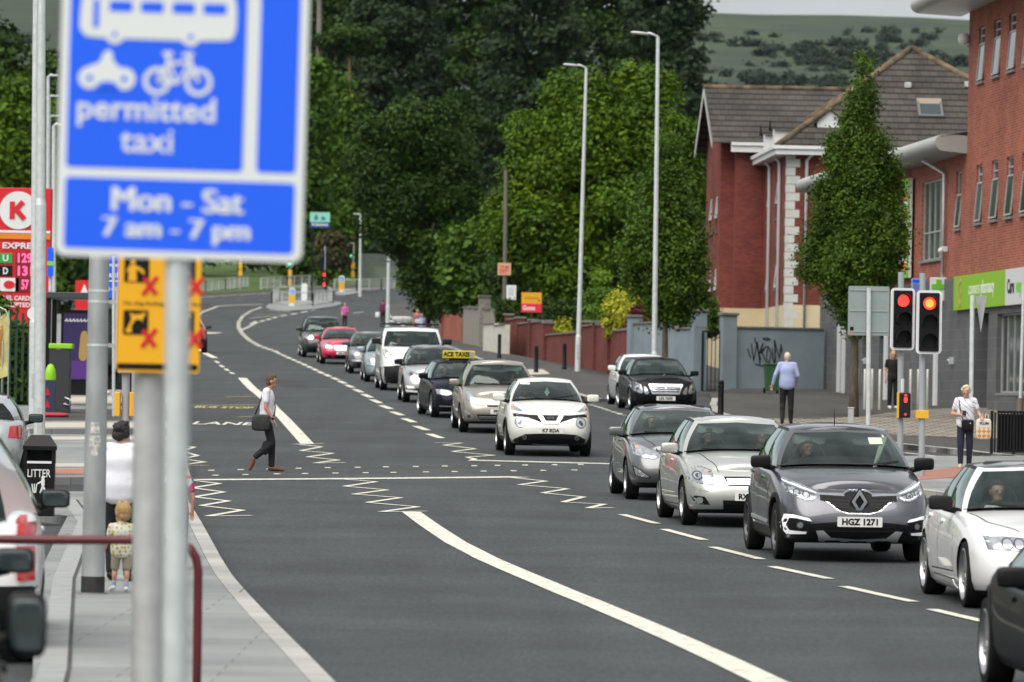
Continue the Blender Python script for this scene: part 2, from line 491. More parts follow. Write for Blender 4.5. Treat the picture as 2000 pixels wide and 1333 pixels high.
MT['earth'] = M('ground_earth', (.09, .105, .05), .95, noise=.35, scale=.2)

def sheet(name, xs, ys, dz, mat, kind='structure', fn=None):
    mb = MB()
    mb.grid([[(x, y, (fn(x, y) if fn else G(x, y)) + dz) for x in xs] for y in ys])
    o = mb.build(name, mat)
    return tag(o, kind=kind)
ys = list(np.arange(4, 130, 1.0)) + list(np.arange(130, 470.1, 2.0))
xs = list(np.arange(-46, 34.1, 1.0))
sheet('road', xs, ys, 0, MT['asphalt'])
sheet('ground', list(np.arange(-900, 901, 30.0)), list(np.arange(-90, 960, 15.0)), -.22, MT['earth'])

def patch_ground(name, poly, dz, mat, step=1.5, skirt=.14, kind='structure', clear=0.0):
    """polygon in world XY laid on the ground at height dz, with a skirt as its kerb face"""
    pts = []
    n = len(poly)
    for i in range(n):
        a = Vector(poly[i][:2]); b = Vector(poly[(i+1) % n][:2])
        k = max(1, int((b-a).length/step))
        for j in range(k): pts.append(a + (b-a)*j/k)
    nb = len(pts)
    x0 = min(p.x for p in pts); x1 = max(p.x for p in pts); y0 = min(p.y for p in pts); y1 = max(p.y for p in pts)
    def inside(x, y):
        c = False
        for i in range(n):
            a = poly[i]; b = poly[(i+1) % n]
            if (a[1] > y) != (b[1] > y) and x < (b[0]-a[0])*(y-a[1])/(b[1]-a[1])+a[0]: c = not c
        return c
    if step < 50:
        sx = max(step, (x1-x0)/60); sy = max(step, (y1-y0)/80)
        yy = y0 + sy/2
        while yy < y1:
            xx = x0 + sx/2
            while xx < x1:
                if inside(xx, yy): pts.append(Vector((xx, yy)))
                xx += sx
            yy += sy
    vs, es, fs, *_ = delaunay_2d_cdt(pts, [(i, (i+1) % nb) for i in range(nb)], [], 1, 1e-4)
    v3 = [(v.x, v.y, G(v.x, v.y)+dz) for v in vs]
    f2 = []
    for f in fs:
        a, b, c = vs[f[0]], vs[f[1]], vs[f[2]]
        f2.append(tuple(f) if (b-a).cross(c-a) > 0 else tuple(f)[::-1])
    mb = MB(); mb.add(v3, f2, True)
    if skirt:
        bd = [(pts[i].x, pts[i].y) for i in range(nb)]
        top = [(x, y, G(x, y)+dz) for x, y in bd]; bot = [(x, y, G(x, y)+dz-skirt) for x, y in bd]
        fs2 = [(i, (i+1) % nb, nb+(i+1) % nb, nb+i) for i in range(nb)]
        mb.add(top+bot, fs2, False)
    return tag(mb.build(name, mat), kind=kind)
def strip_ground(name, path, w0, w1, dz, mat, skirt=0.0, step=1.0, kind='structure', mb=None):
    """ribbon along a world path, from offset w0 to w1 (to the left of travel positive)"""
    p = [Vector(q[:2]) for q in path]; d = [p[0]]
    for i in range(len(p)-1):
        k = max(1, int((p[i+1]-p[i]).length/step))
        d += [p[i] + (p[i+1]-p[i])*j/k for j in range(1, k+1)]
    rows = [[], []]; low = [[], []]
    for i, q in enumerate(d):
        t = (d[min(i+1, len(d)-1)] - d[max(i-1, 0)]).normalized(); nrm = Vector((-t.y, t.x))
        for r_, w in ((0, w0), (1, w1)):
            e = q + nrm*w
            rows[r_].append((e.x, e.y, G(e.x, e.y)+dz)); low[r_].append((e.x, e.y, G(e.x, e.y)+dz-skirt))
    own = mb is None
    if own: mb = MB()
    N = len(d)
    mb.add(rows[0]+rows[1], [(i, i+1, N+i+1, N+i) if w1 > w0 else (i, N+i, N+i+1, i+1) for i in range(N-1)], True)
    if skirt:
        for r_ in (0, 1):
            mb.add(rows[r_]+low[r_], [(i, i+1, N+i+1, N+i) for i in range(N-1)], False)
    return tag(mb.build(name, mat), kind=kind) if own else mb
def W(pts, dz=0.0): return [gp(p[0], p[1], dz).to_2d() for p in pts]

K = .12
kl = [Vector((-.2, 8)), Vector((-.75, 24))] + W([(655, 1333), (600, 1277), (536, 1214), (490, 1166), (455, 1126), (430, 1087), (411, 1052), (393, 1020), (378, 995), (368, 978)], K)
cor = W([(358, 969), (335, 963), (300, 961), (200, 960.5), (60, 960)], K)
patch_ground('pavement', [p + Vector((-.17, 0)) for p in kl] + cor + [Vector((-12, 80)), Vector((-5.7, 66)), Vector((-4.75, 52)), Vector((-3.7, 40)), Vector((-3.15, 34)), Vector((-2.3, 22)), Vector((-1.9, 8))], K, MT['paving'])
strip_ground('kerb', kl + cor[:3], 0.0, .165, K+.004, MT['kerb'], .14, .5)
strip_ground('concrete_edging', [Vector((-1.9, 20)), Vector((-3.0, 35)), Vector((-4.25, 50)), Vector((-5.2, 64)), Vector((-6.1, 72))], 0.0, .2, K+.005, M('edging_concrete', (.29, .30, .295), .85, noise=.12, scale=5), 0)
strip_ground('pavement_joint', [Vector((-1.9, 20)), Vector((-3.0, 35)), Vector((-4.25, 50)), Vector((-5.2, 64)), Vector((-6.1, 72))], -.02, .01, K+.008, MT['tarmac_path'], 0)
dm = bpy.data.materials.new('gutter_dirt'); dm.use_nodes = True; N = dm.node_tree.nodes; L = dm.node_tree.links; b_ = N['Principled BSDF']; b_.inputs['Base Color'].default_value = (.15, .138, .115, 1); b_.inputs['Roughness'].default_value = .95
tc = N.new('ShaderNodeTexCoord'); n1 = N.new('ShaderNodeTexNoise'); n1.inputs['Scale'].default_value = 1.0; n1.inputs['Detail'].default_value = 8; mp = N.new('ShaderNodeMapping'); mp.inputs['Scale'].default_value = (5, .35, 1); L.new(tc.outputs['Object'], mp.inputs[0]); n1.inputs['Distortion'].default_value = .6; n1.inputs['Roughness'].default_value = .7; rp = N.new('ShaderNodeValToRGB'); rp.color_ramp.elements[0].position = .30; rp.color_ramp.elements[1].position = .80
L.new(mp.outputs[0], n1.inputs['Vector']); L.new(n1.outputs['Fac'], rp.inputs[0]); L.new(rp.outputs[0], b_.inputs['Alpha'])

for px, py, w_, l_ in ((560, 760, .8, 12),):
    q = gp(px, py).to_2d(); patch_ground('road_patch', [q+Vector(v) for v in ((0, 0), (w_, .05), (w_-.08*l_, l_), (-.08*l_, l_))], .005, MT['tarmac_dark'], 1, 0)
k2 = W([(372, 930), (367, 915), (364, 890), (361, 866), (359, 852)], K)
patch_ground('pavement', k2 + W([(300, 850), (200, 849), (60, 848), (-60, 848), (-60, 934), (60, 933), (200, 932)], K), K, MT['paving'])
strip_ground('kerb', W([(200, 932), (300, 931.5)], K) + k2, 0, .165, K+.004, MT['kerb'], .14, .5)
for (ya, yb, mt_) in ((917, 927, 'tactile_red'), (906, 913, 'tactile_buff'), (854, 860, 'tactile_buff')):
    patch_ground('tactile_paving', W([(95, yb), (350, yb-1), (350, ya-1), (95, ya)], K), K+.006, MT[mt_], 3, 0)
k3 = W([(358, 838), (353, 800), (352, 765), (354, 735), (360, 705), (366, 680), (370, 655), (362, 636), (320, 622), (230, 612)], K)
patch_ground('pavement', k3 + W([(100, 612), (-300, 640), (-300, 838), (100, 838)], K), K, MT['paving'], 2.5)
strip_ground('kerb', k3, 0, .165, K+.004, MT['kerb'], .14, 1.0)
patch_ground('tactile_paving', W([(70, 836), (340, 836), (340, 826), (70, 826)], K), K+.006, MT['tactile_buff'], 3, 0)
patch_ground('tarmac_strip', W([(70, 822), (345, 822), (345, 800), (70, 800)], K), K+.006, MT['tarmac_path'], 3, 0)
patch_ground('tactile_paving', W([(100, 790), (345, 790), (345, 776), (100, 776)], K), K+.006, MT['tactile_buff'], 3, 0)

kr1 = [Vector((9.2, 20)), Vector((8.8, 45)), Vector((8.3, 62)), Vector((7.5, 74))] + W([(1838, 962)], K) + [Vector((6.1, 88)), Vector((5.8, 94)), Vector((5.9, 99)), Vector((6.7, 103)), Vector((8.2, 105.2)), Vector((10.5, 106.4)), Vector((16, 107.5)), Vector((34, 110))]
patch_ground('pavement', [p + Vector((.16, -.05)) for p in kr1] + [Vector((34, 20))], K, MT['paving'], 1.5)
strip_ground('kerb', kr1, -.165, 0, K+.004, MT['kerb'], .14, .5)
patch_ground('tactile_paving', W([(1796, 922), (1886, 911), (1905, 916), (1960, 918), (1960, 924), (1850, 934), (1796, 938)], K), K+.006, MT['tactile_red'], 1.5, 0)
kr2 = W([(2150, 905), (2000, 892), (1935, 886), (1850, 876), (1764, 868), (1700, 860), (1620, 848), (1540, 834), (1470, 822), (1420, 813), (1392, 804), (1386, 790), (1390, 778)], K)
patch_ground('pavement', kr2 + [Vector((6.6, 172)), Vector((9.0, 186)), Vector((26, 186)), Vector((36, 150)), Vector((36, 114))], K, MT['tarmac_path'], 2)
strip_ground('kerb', kr2, -.2, 0, K+.004, MT['kerb'], .14, .5)
patch_ground('cobble_paving', W([(1452, 823), (1560, 835), (1660, 845), (1764, 851), (1960, 858), (2100, 868), (2100, 800), (1945, 797), (1800, 800), (1700, 812), (1600, 819), (1500, 818)], K), K+.006, MT['cobble'], 1.5, 0)
kr3 = W([(1225, 763), (1212, 774), (1193, 779), (1170, 779), (1146, 776), (1110, 765), (1060, 747), (1010, 728), (930, 700), (870, 676), (800, 646), (765, 622), (742, 600)], K)
patch_ground('pavement', kr3 + W([(790, 590), (860, 630), (960, 685), (1060, 705), (1150, 730), (1240, 742)], K), K, MT['tarmac_path'], 2)
strip_ground('kerb', kr3, -.2, 0, K+.004, MT['kerb'], .14, .8)
patch_ground('tactile_paving', W([(1000, 722), (1060, 722), (1075, 731), (1024, 733)], K), K+.006, MT['tactile_buff'], 2, 0)
far = W([(150, 590), (400, 580), (480, 575), (560, 571), (640, 566), (700, 564), (790, 561), (860, 560)], K)
patch_ground('pavement', far + [Vector((-4, 476)), Vector((-30, 476)), Vector((-44, 470))], K, MT['tarmac_path'], 4)
strip_ground('kerb', far, -.25, .0, K+.006, MT['kerb'], .14, 2)
patch_ground('grass_verge', [far[0] + Vector((0, 9)), far[1] + Vector((0, 9)), far[3] + Vector((0, 9)), far[5] + Vector((0, 9)), Vector((5, 455)), Vector((5, 690)), Vector((-70, 690)), Vector((-70, 420))], .16, MT['grass'], 6, .3)
patch_ground('traffic_island', smooth_poly(W([(516, 598), (540, 589), (600, 584), (655, 589), (672, 592), (650, 599), (580, 607), (530, 606)], K), 1), K, MT['paving'], 2)
patch_ground('traffic_island', smooth_poly(W([(652, 571), (672, 565), (700, 564), (704, 571), (680, 576), (658, 576)], K), 1), K, MT['paving'], 2)

# ---- painted lines
def lines(name, paths, w, mat='roadpaint', dz=.009):
    mb = MB()
    for i, p in enumerate(paths): strip_ground('', W(p), -w/2, w/2, dz + .0007*(i % 3), None, mb=mb)
    return tag(mb.build(name, MT[mat]), kind='structure')
def z6(l): return [(360+x/3.125, 700+y/3.125) for x, y in l]
def zz(name, pts, w=.11):
    mb = MB()
    for i in range(len(pts)-1): strip_ground('', W([pts[i], pts[i+1]]), -w/2, w/2, .009+.0007*(i % 3), None, mb=mb)
    return tag(mb.build(name, MT['roadpaint']), kind='structure')
lines('centre_line', [[(803, 1001), (840, 1028), (890, 1061), (950, 1092), (1000, 1114), (1060, 1139), (1150, 1176), (1250, 1218), (1335, 1255), (1420, 1294), (1505, 1335), (1600, 1378)]], .27)
lines('centre_line', [[(600, 868), (560, 824), (535, 799), (505, 769), (473, 739)]], .29)
lines('centre_line', [[(420, 700), (403, 692), (385, 682)]], .27)
lines('warning_dashes', [[(456, 731), (450, 728)], [(446, 725), (440, 721)], [(436, 718), (430, 714)], [(427, 710), (421, 706)]], .14)
zz('zigzag_marking', z6([(960, 740), (1170, 757), (980, 785), (1235, 807), (1035, 833), (1320, 855), (1120, 884), (1425, 910), (1200, 941), (1478, 937)]))
zz('zigzag_marking', z6([(20, 745), (215, 768), (50, 795), (240, 820), (60, 850), (270, 875), (105, 903), (355, 931), (140, 968), (413, 963)]))
zz('zigzag_marking', z6([(665, 527), (848, 523)])); zz('zigzag_marking', z6([(700, 528), (838, 543), (710, 567), (905, 583), (752, 605), (940, 624), (795, 643), (985, 639)]))
zz('zigzag_marking', z6([(1530, 517), (1695, 520), (1585, 533), (1775, 555), (1635, 572), (1890, 595), (1725, 607), (1775, 618), (1750, 627), (2000, 632)]))
zz('zigzag_marking', z6([(-25, 535), (60, 545), (-20, 570), (80, 597), (-20, 617), (125, 636), (-25, 655), (150, 657)]))
zz('zigzag_marking', [(1000, 934), (1066, 941), (1015, 948), (1108, 956), (1060, 964), (1140, 972), (1100, 982), (1180, 986), (1148, 994), (1198, 993)])
lines('stop_line', [z6([(60, 745), (1120, 737), (2050, 727)])], .55)
lines('stop_line', [[(918, 900), (1195, 907)]], .5)
mb = MB()
for x, y in [(165, 687), (343, 683), (520, 679), (697, 675), (875, 671), (1058, 669), (1230, 666), (1413, 664), (1590, 661), (1770, 659), (1912, 657), (2080, 655), (2260, 653), (2420, 651), (190, 717), (372, 713), (565, 709), (737, 707), (922, 704), (1107, 702), (1277, 700), (1475, 697), (1650, 695), (1827, 692), (2010, 690), (2190, 688), (2380, 685)]:
    p = gp(*z6([(x, y)])[0])
    q = [(p.x+a*.055, p.y+b*.24) for a, b in ((-1, -1), (1, -1), (1, 1), (-1, 1))]
    mb.add([(a, b, G(a, b)+.009) for a, b in q], [(0, 1, 2, 3)])
tag(mb.build('crossing_studs', MT['roadpaint']), kind='structure')
D1 = [((1215, 1006), (1283, 1024)), ((1297, 1035), (1375, 1056)), ((1392, 1070), (1487, 1094)), ((1508, 1108), (1619, 1132)), ((1648, 1147), (1784, 1177)), ((1820, 1192), (1935, 1219)), ((1960, 1236), (2100, 1268))]
lines('lane_dashes', [list(d) for d in D1], .13)
D2 = [((1100, 1150), (1222, 1192)), ((1000, 1090), (1110, 1130)), ((905, 1030), (1008, 1068)), ((815, 978), (915, 1013)), ((730, 928), (825, 963)), ((655, 882), (742, 918)), ((590, 840), (668, 873)), ((522, 802), (597, 832)), ((460, 768), (525, 795)), ((402, 737), (465, 762)), ((350, 712), (408, 733)), ((295, 686), (345, 708)), ((245, 664), (290, 684)), ((200, 642), (240, 660)), ((160, 624), (195, 639)), ((120, 604), (155, 620)), ((78, 586), (114, 601)), ((38, 569), (72, 583)), ((-2, 551), (32, 566)), ((-40, 534), (-8, 548)), ((-80, 516), (-46, 530))]
lines('lane_dashes', [[(560+(a*.92+c*.08)/4, 560+(b*.92+d*.08)/4), (560+(a*.12+c*.88)/4, 560+(b*.12+d*.88)/4)] for (a, b), (c, d) in D2], .19)
def dashed(path, L_, gap, w, name, mat='roadpaint'):
    p = W(path); ds = []; mb = MB(); acc = 0
    pts = []
    for i in range(len(p)-1):
        k = max(1, int((p[i+1]-p[i]).length/.25))
        pts += [p[i]+(p[i+1]-p[i])*j/k for j in range(k)]
    run = []; d = 0
    for i, q in enumerate(pts):
        if i: d += (q-pts[i-1]).length
        if d % (L_+gap) < L_: run.append(q)
        elif run:
            if len(run) > 1: strip_ground('', run, -w/2, w/2, .009, None, mb=mb)
            run = []
    if len(run) > 1: strip_ground('', run, -w/2, w/2, .009, None, mb=mb)
    return tag(mb.build(name, MT[mat]), kind='structure')
dashed([(540, 688), (508, 677), (488, 666), (474, 653), (466, 640), (466, 630), (474, 618), (490, 608), (512, 600)], 3.0, 1.9, .26, 'lane_dashes')
dashed([(472, 645), (500, 631), (542, 619), (577, 613), (620, 605)], 4.6, 2.6, .26, 'lane_dashes')
dashed([(380, 619), (395, 610), (422, 600)], 4, 1.4, .28, 'lane_dashes')
lines('give_way_line', [[(420, 599), (450, 597), (512, 595)]], .35)
lines('hatching', [[(488, 634), (500, 628)], [(487, 622), (530, 618)], [(495, 615), (560, 613)], [(505, 609), (590, 609)], [(515, 605), (605, 606)]], .12)
lines('direction_arrow', [[(404, 652), (421, 650)]], .9)
dashed([(1151, 791), (1172, 797), (1190, 803), (1222, 813)], 1.1, .6, .16, 'give_way_dashes')
lines('edge_line', [[(1765, 885), (1800, 889), (1870, 897)]], .14)
lines('edge_line', [[(690, 612), (710, 610)]], .2)
mb = MB()
v, f = textmesh('LANE', 1.0, 0.0, .02, 'CENTER', 1.0)
p = gp(437, 828.5)
x0 = min(a[0] for a in v); x1 = max(a[0] for a in v)
vv = [(p.x + a[0]*1.42/(x1-x0), p.y + a[1]*2.6) for a in v]
mb.add([(a, b, G(a, b)+.012) for a, b in vv], [q for q in f])
tag(mb.build('road_lettering', MT['roadpaint']), kind='structure')
mb = MB()
v, f = textmesh('BUS STOP', 1.0, 0.0, .02, 'CENTER', 1.0)
p = gp(437, 797); x0 = min(a[0] for a in v); x1 = max(a[0] for a in v)
mb.add([(p.x + a[0]*1.5/(x1-x0), p.y + a[1]*2.0, G(p.x, p.y + a[1]*2.0)+.012) for a in v], f)
tag(mb.build('road_lettering', MT['yellowpaint']), kind='structure')
lines('bus_stop_line', [[(440, 776), (507, 775)], [(465, 815), (540, 814)], [(375, 793), (505, 792)]], .14, 'yellowpaint')
MTh = M('hill_grass', (.055, .085, .035), .95)
nt = MTh.node_tree; N = nt.nodes; L = nt.links
tc = N.new('ShaderNodeTexCoord'); mp = N.new('ShaderNodeMapping'); mp.inputs['Scale'].default_value = (.012, .009, .04); n1 = N.new('ShaderNodeTexNoise'); n1.inputs['Scale'].default_value = 1.0; n1.inputs['Detail'].default_value = 12; n1.inputs['Roughness'].default_value = .62
rp = N.new('ShaderNodeValToRGB'); e = rp.color_ramp.elements
e[0].position = .34; e[0].color = (.009, .022, .011, 1); e[1].position = .68; e[1].color = (.034, .062, .018, 1)
x = e.new(.5); x.color = (.019, .039, .015, 1)
L.new(tc.outputs['Object'], mp.inputs[0]); L.new(mp.outputs[0], n1.inputs['Vector']); L.new(n1.outputs['Fac'], rp.inputs[0]); L.new(rp.outputs[0], N['Principled BSDF'].inputs['Base Color'])
rng = np.random.RandomState(4)
def ridge_y(px): return float(np.interp(px, [-3000, -500, 0, 700, 1200, 1420, 1600, 1760, 1880, 2300, 4000], [-120, -70, -40, -10, 15, 27, 27, 31, 38, 60, 160]))
def hill_z(x, y):
    px = 1000 + x/3200*FPX
    zr = at(px, ridge_y(px), 3200).z
    t = min(1, max(0, (y-940)/(3200-940)))
    zb = G(x, 940) - 3
    if y > 3200: return zr - (y-3200)*.12
    return zb + (zr-zb)*(t**1.15) + 7*math.sin(x*.011+y*.004)*math.sin(y*.006)*t*(1-t)*2
xs = list(np.arange(-1900, 1901, 50.0)); ys = list(np.arange(930, 3201, 45.0)) + [3205, 3300, 3800]
sheet('hill', xs, ys, 0, MTh, fn=hill_z)
# ================================================================ buildings and walls
MT['brick_a'] = brickmat('brick_red', (.27, .055, .040), (.16, .032, .026), (.16, .085, .07), .225, .075, .010, .9, axis='BOTH', bump=.2)
MT['brick_p'] = brickmat('brick_orange', (.46, .122, .074), (.27, .066, .044), (.36, .21, .16), .225, .075, .011, .9, axis='XZ', bump=.25, stain=((.46, .33, .29), 1.1, .66))
MT['stone'] = brickmat('stone_tiles', (.145, .15, .158), (.115, .118, .125), (.2, .2, .2), .62, .30, .008, .6, axis='XZ', bump=.15)
def rooftile(name):
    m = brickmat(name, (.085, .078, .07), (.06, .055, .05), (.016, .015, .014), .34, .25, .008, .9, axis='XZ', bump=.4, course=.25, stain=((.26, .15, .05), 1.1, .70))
    return m
MT['tile'] = rooftile('roof_tiles')
MT['tile_side'] = brickmat('roof_tiles_side', (.085, .078, .07), (.06, .055, .05), (.018, .017, .016), .34, .25, .008, .9, axis='YZ', bump=.4, course=.25)
MT['ridge'] = M('ridge_tiles', (.12, .085, .05), .9, noise=.75, scale=2.2)
MT['upvc'] = M('white_upvc', (.74, .75, .75), .4)
MT['cream'] = M('cream_render', (.62, .52, .33), .85, noise=.08, scale=1.5)
MT['render'] = M('grey_blue_render', (.20, .255, .28), .85, noise=.12, scale=1.2, bump=.15)
MT['coping'] = M('coping', (.16, .155, .14), .9, noise=.3, scale=3)
MT['eave'] = M('eave_metal', (.40, .41, .39), .5, .1, noise=.06, scale=1)
MT['winglass'] = M('window_pane', (.035, .05, .055), .06, 0, spec=.9)
MT['doorgrey'] = M('door_grey', (.22, .225, .23), .6)
MT['dark'] = M('dark_opening', (.012, .012, .013), .7)

def facade(mb, x0, x1, z0, z1, holes, depth=.14, mi=0):
    """wall front at y=0 with real openings and reveals"""
    xs = sorted({x0, x1} | {h[0] for h in holes} | {h[1] for h in holes}); zs = sorted({z0, z1} | {h[2] for h in holes} | {h[3] for h in holes})
    for i in range(len(xs)-1):
        for j in range(len(zs)-1):
            cx, cz = (xs[i]+xs[i+1])/2, (zs[j]+zs[j+1])/2
            if any(h[0] < cx < h[1] and h[2] < cz < h[3] for h in holes): continue
            mb.add([(xs[i], 0, zs[j]), (xs[i+1], 0, zs[j]), (xs[i+1], 0, zs[j+1]), (xs[i], 0, zs[j+1])], [(0, 1, 2, 3)], False, mi)
    for a, b, c, d in holes:
        for q in ([(a, 0, c), (a, 0, d), (a, depth, d), (a, depth, c)], [(b, 0, d), (b, 0, c), (b, depth, c), (b, depth, d)], [(a, 0, d), (b, 0, d), (b, depth, d), (a, depth, d)], [(b, 0, c), (a, 0, c), (a, depth, c), (b, depth, c)]):
            mb.add(q, [(0, 1, 2, 3)], False, mi)
def framebox(mb, x0, x1, z0, z1, y, t=.05, d=.05, mulls=(), trans=()):
    mb.box(((x0+x1)/2, y, z0+t/2), (x1-x0, d, t)); mb.box(((x0+x1)/2, y, z1-t/2), (x1-x0, d, t))
    mb.box((x0+t/2, y, (z0+z1)/2), (t, d, z1-z0-2*t)); mb.box((x1-t/2, y, (z0+z1)/2), (t, d, z1-z0-2*t))
    for m_ in mulls: mb.box((m_, y, (z0+z1)/2), (t, d, z1-z0-2*t))
    for m_ in trans: mb.box(((x0+x1)/2, y, m_), (x1-x0-2*t, d, t*.9))
def window(parent, x0, x1, z0, z1, fm='upvc', y=.09, mulls=(), trans=(), sill=True, openlow=None, Mx=None):
    mb = MB(); framebox(mb, x0, x1, z0, z1, y, .05, .05, mulls, trans)
    w = mb.build('window', MT[fm], parent)
    g = MB(); g.add([(x0+.03, y+.01, z0+.03), (x1-.03, y+.01, z0+.03), (x1-.03, y+.01, z1-.03), (x0+.03, y+.01, z1-.03)], [(0, 1, 2, 3)]); g.build('pane', MT['winglass'], w)
    if sill:
        s = MB(); s.box(((x0+x1)/2, .02, z0-.035), (x1-x0+.12, .2, .07)); s.build('sill', MT['doorgrey'] if fm != 'upvc' else MT['coping'], w)
    if openlow:
        za, zb = openlow
        c = MB(); framebox(c, x0+.04, x1-.04, za-zb, 0, 0, .045, .04)
        s = c.build('casement', MT[fm], w, loc=(0, y-.05, zb)); s.rotation_euler.x = R(-5)
        g = MB(); g.add([(x0+.06, 0, za-zb), (x1-.06, 0, za-zb), (x1-.06, 0, 0), (x0+.06, 0, 0)], [(0, 1, 2, 3)])
        s2 = g.build('open_pane', MT['winglass'], w, loc=(0, y-.05, zb)); s2.rotation_euler.x = R(-5)
    for o in w.children:
        pass
    if Mx is not None:
        w.matrix_local = Mx
    return w

# ---- pharmacy block
X0 = at(1882, 700, 150).x
TV = .0732
def FY(px):
    a = ray(px, 600)[0]
    return (X0 + TV*150)/(a + TV)
def ft(px): return (150-FY(px))*1.0027
def fz(px, py): return at(px, py, FY(px)).z
ph = thing('pharmacy_building', 'orange-red brick building with narrow open windows over a lime green pharmacy fascia', 'building', (X0, 150, 0), math.atan2(-1, TV))
gz = min(G(X0, 150), G(X0+2, 130))-.6
ztop = fz(1882, 2); zst = fz(1880, 541)
cols = [(1902.5, 1914), (1931.5, 1945), (1961, 1975), (1991, 2005), (2023, 2038), (2057, 2073)]
r1 = (fz(1908, 160), fz(1908, 52)); r2 = (fz(1908, 436), fz(1908, 322))
holes = [(ft(a), ft(b), z0, z1) for a, b in cols for z0, z1 in (r1, r2)]
mb = MB(); facade(mb, 0, 44, zst, ztop+.3, holes)
mb.add([(0, 0, zst), (0, 0, ztop+.3), (0, 12, ztop+.3), (0, 12, zst)], [(0, 1, 2, 3)]); mb.add([(44, 0, zst), (44, 12, zst), (44, 12, ztop+.3), (44, 0, ztop+.3)], [(0, 1, 2, 3)])
mb.add([(0, 0, ztop+.3), (44, 0, ztop+.3), (44, 12, ztop+.3), (0, 12, ztop+.3)], [(0, 1, 2, 3)])
mb.build('tower_wall', MT['brick_p'], ph)
for a, b in cols:
    for z0, z1 in (r1, r2): window(ph, ft(a), ft(b), z0, z1, 'grey_steel', .09, trans=(z1-.55*(z1-z0)*.3,), openlow=(z0+.04, z0+.7*(z1-z0)))
tl = ft(1605); zlow = fz(1884, 300)
th = (ft(1797), ft(1840), fz(1818, 508), fz(1818, 352)); sh_ = (ft(1863), ft(1873), fz(1868, 447), fz(1868, 335))
mb = MB(); facade(mb, tl, 0, zst, zlow, [th, sh_]); mb.add([(tl, 0, zst), (tl, 0, zlow), (tl, 12, zlow), (tl, 12, zst)], [(0, 1, 2, 3)]); mb.build('lower_wall', MT['brick_p'], ph)
m4 = [th[0]+(th[1]-th[0])*k/4 for k in (1, 2, 3)]
window(ph, *th, 'grey_steel', .09, mulls=m4, trans=(th[2]+.35*(th[3]-th[2]),))
window(ph, *sh_, 'grey_steel', .09, openlow=(sh_[2]+.04, sh_[2]+.6*(sh_[3]-sh_[2])))
def eave(t0, t1, z, name, out=1.05, h=.55):
    mb = MB(); prof = [(.02, 0)] + [(-out+.28-.28*math.sin(a), .06+.25-.25*math.cos(a)) for a in np.linspace(0, PI, 9)] + [(.02, h+.12)]
    rows = [[(t, p[0], z+p[1]) for p in prof] for t in (t0, t1)]
    mb.grid(rows, True)
    for t in (t0, t1): mb.add([(t, p[0], z+p[1]) for p in prof], [tuple(range(len(prof)))])
    return mb.build(name, MT['eave'], ph, 50)
eave(tl-.4, -.02, zlow-.0, 'eave', .95, .40); eave(-1.7, 46, ztop-.35, 'upper_eave', 1.5, .7)
mb = MB(); mb.add([(tl-.4, -.8, zlow+.5), (0, -.8, zlow+.5), (0, 8, zlow+2.0), (tl-.4, 8, zlow+2.0)], [(0, 1, 2, 3)]); mb.build('metal_roof', MT['eave'], ph)
mb = MB(); t = ft(1846); mb.tube([(t-1.0, -.6, zlow-.02), (t-.6, -.35, zlow-.22), (t, -.1, zlow-.45), (t, -.1, zst-.5)], .055, 8); mb.build('downpipe', MT['grey_steel'], ph)
mb = MB(); t = ft(1850); mb.box((t, -.12, fz(1850, 487)), (.12, .2, .16)); mb.ell((t, -.22, fz(1850, 490)), (.09, .09, .09)); mb.build('security_camera', MT['upvc'], ph, bevel=.01)
mb = MB(); mb.ell((.05, -.16, fz(1881, 78)), (.2, .18, .2)); mb.build('globe_lamp', MT['upvc'], ph)
dr = (ft(1908), ft(1936), gz, fz(1920, 612)); sw1 = (ft(1952), ft(2010), fz(1975, 768), fz(1975, 612)); sw2 = (ft(2030), ft(2130), fz(1975, 768), fz(1975, 612))
wd = (ft(1722), ft(1733), gz, fz(1728, 655)); wd2 = (ft(1690), ft(1700), fz(1695, 735), fz(1695, 655))
mb = MB(); facade(mb, tl, 44, gz, zst-.01, [dr, sw1, sw2, wd, wd2], .5)
mb.add([(tl, 0, gz), (tl, 0, zst-.01), (tl, 12, zst-.01), (tl, 12, gz)], [(0, 1, 2, 3)])
o = mb.build('ground_floor', MT['stone'], ph, loc=(0, -.06, 0))
mb = MB(); mb.add([(dr[0], .45, gz), (dr[1], .45, gz), (dr[1], .45, dr[3]), (dr[0], .45, dr[3])], [(0, 1, 2, 3)]); d_ = mb.build('door', M('plum_door', (.075, .012, .06), .5), ph)
mb = MB(); framebox(mb, dr[0], dr[1]-.9, gz, dr[3], .38, .09, .09, mulls=(dr[0]+.7,)); mb.build('door_frame', MT['doorgrey'], d_)
window(ph, *sw1, 'grey_steel', .1, mulls=(sw1[0]+1.0, sw1[0]+2.1)); window(ph, *sw2, 'grey_steel', .1, mulls=(sw2[0]+2.0,))
for q in (wd, wd2):
    mb = MB(); mb.add([(q[0], .4, q[2]), (q[1], .4, q[2]), (q[1], .4, q[3]), (q[0], .4, q[3])], [(0, 1, 2, 3)]); mb.build('side_door', MT['dark'], ph)
for px in (1646, 1655, 1738, 1836):
    mb = MB(); mb.box((ft(px), -.11, (gz+fz(px, 640))/2+.3), (.45, .08, fz(px, 640)-gz-.2)); mb.build('white_panel', MT['upvc'], ph)
for px in (1700, 1765, 1868):
    mb = MB(); mb.box((ft(px), -.13, fz(px, 705)), (.1, .14, .2)); mb.tube([(ft(px), -.2, fz(px, 705)), (ft(px)-.3, -.2, fz(px, 703))], .02, 5); mb.build('wall_fitting', MT['galv'], ph)
P0, P1, P2 = ft(1874.5), ft(1976), ft(2080)
zf0, zf1 = fz(1875, 607), fz(1875, 541)
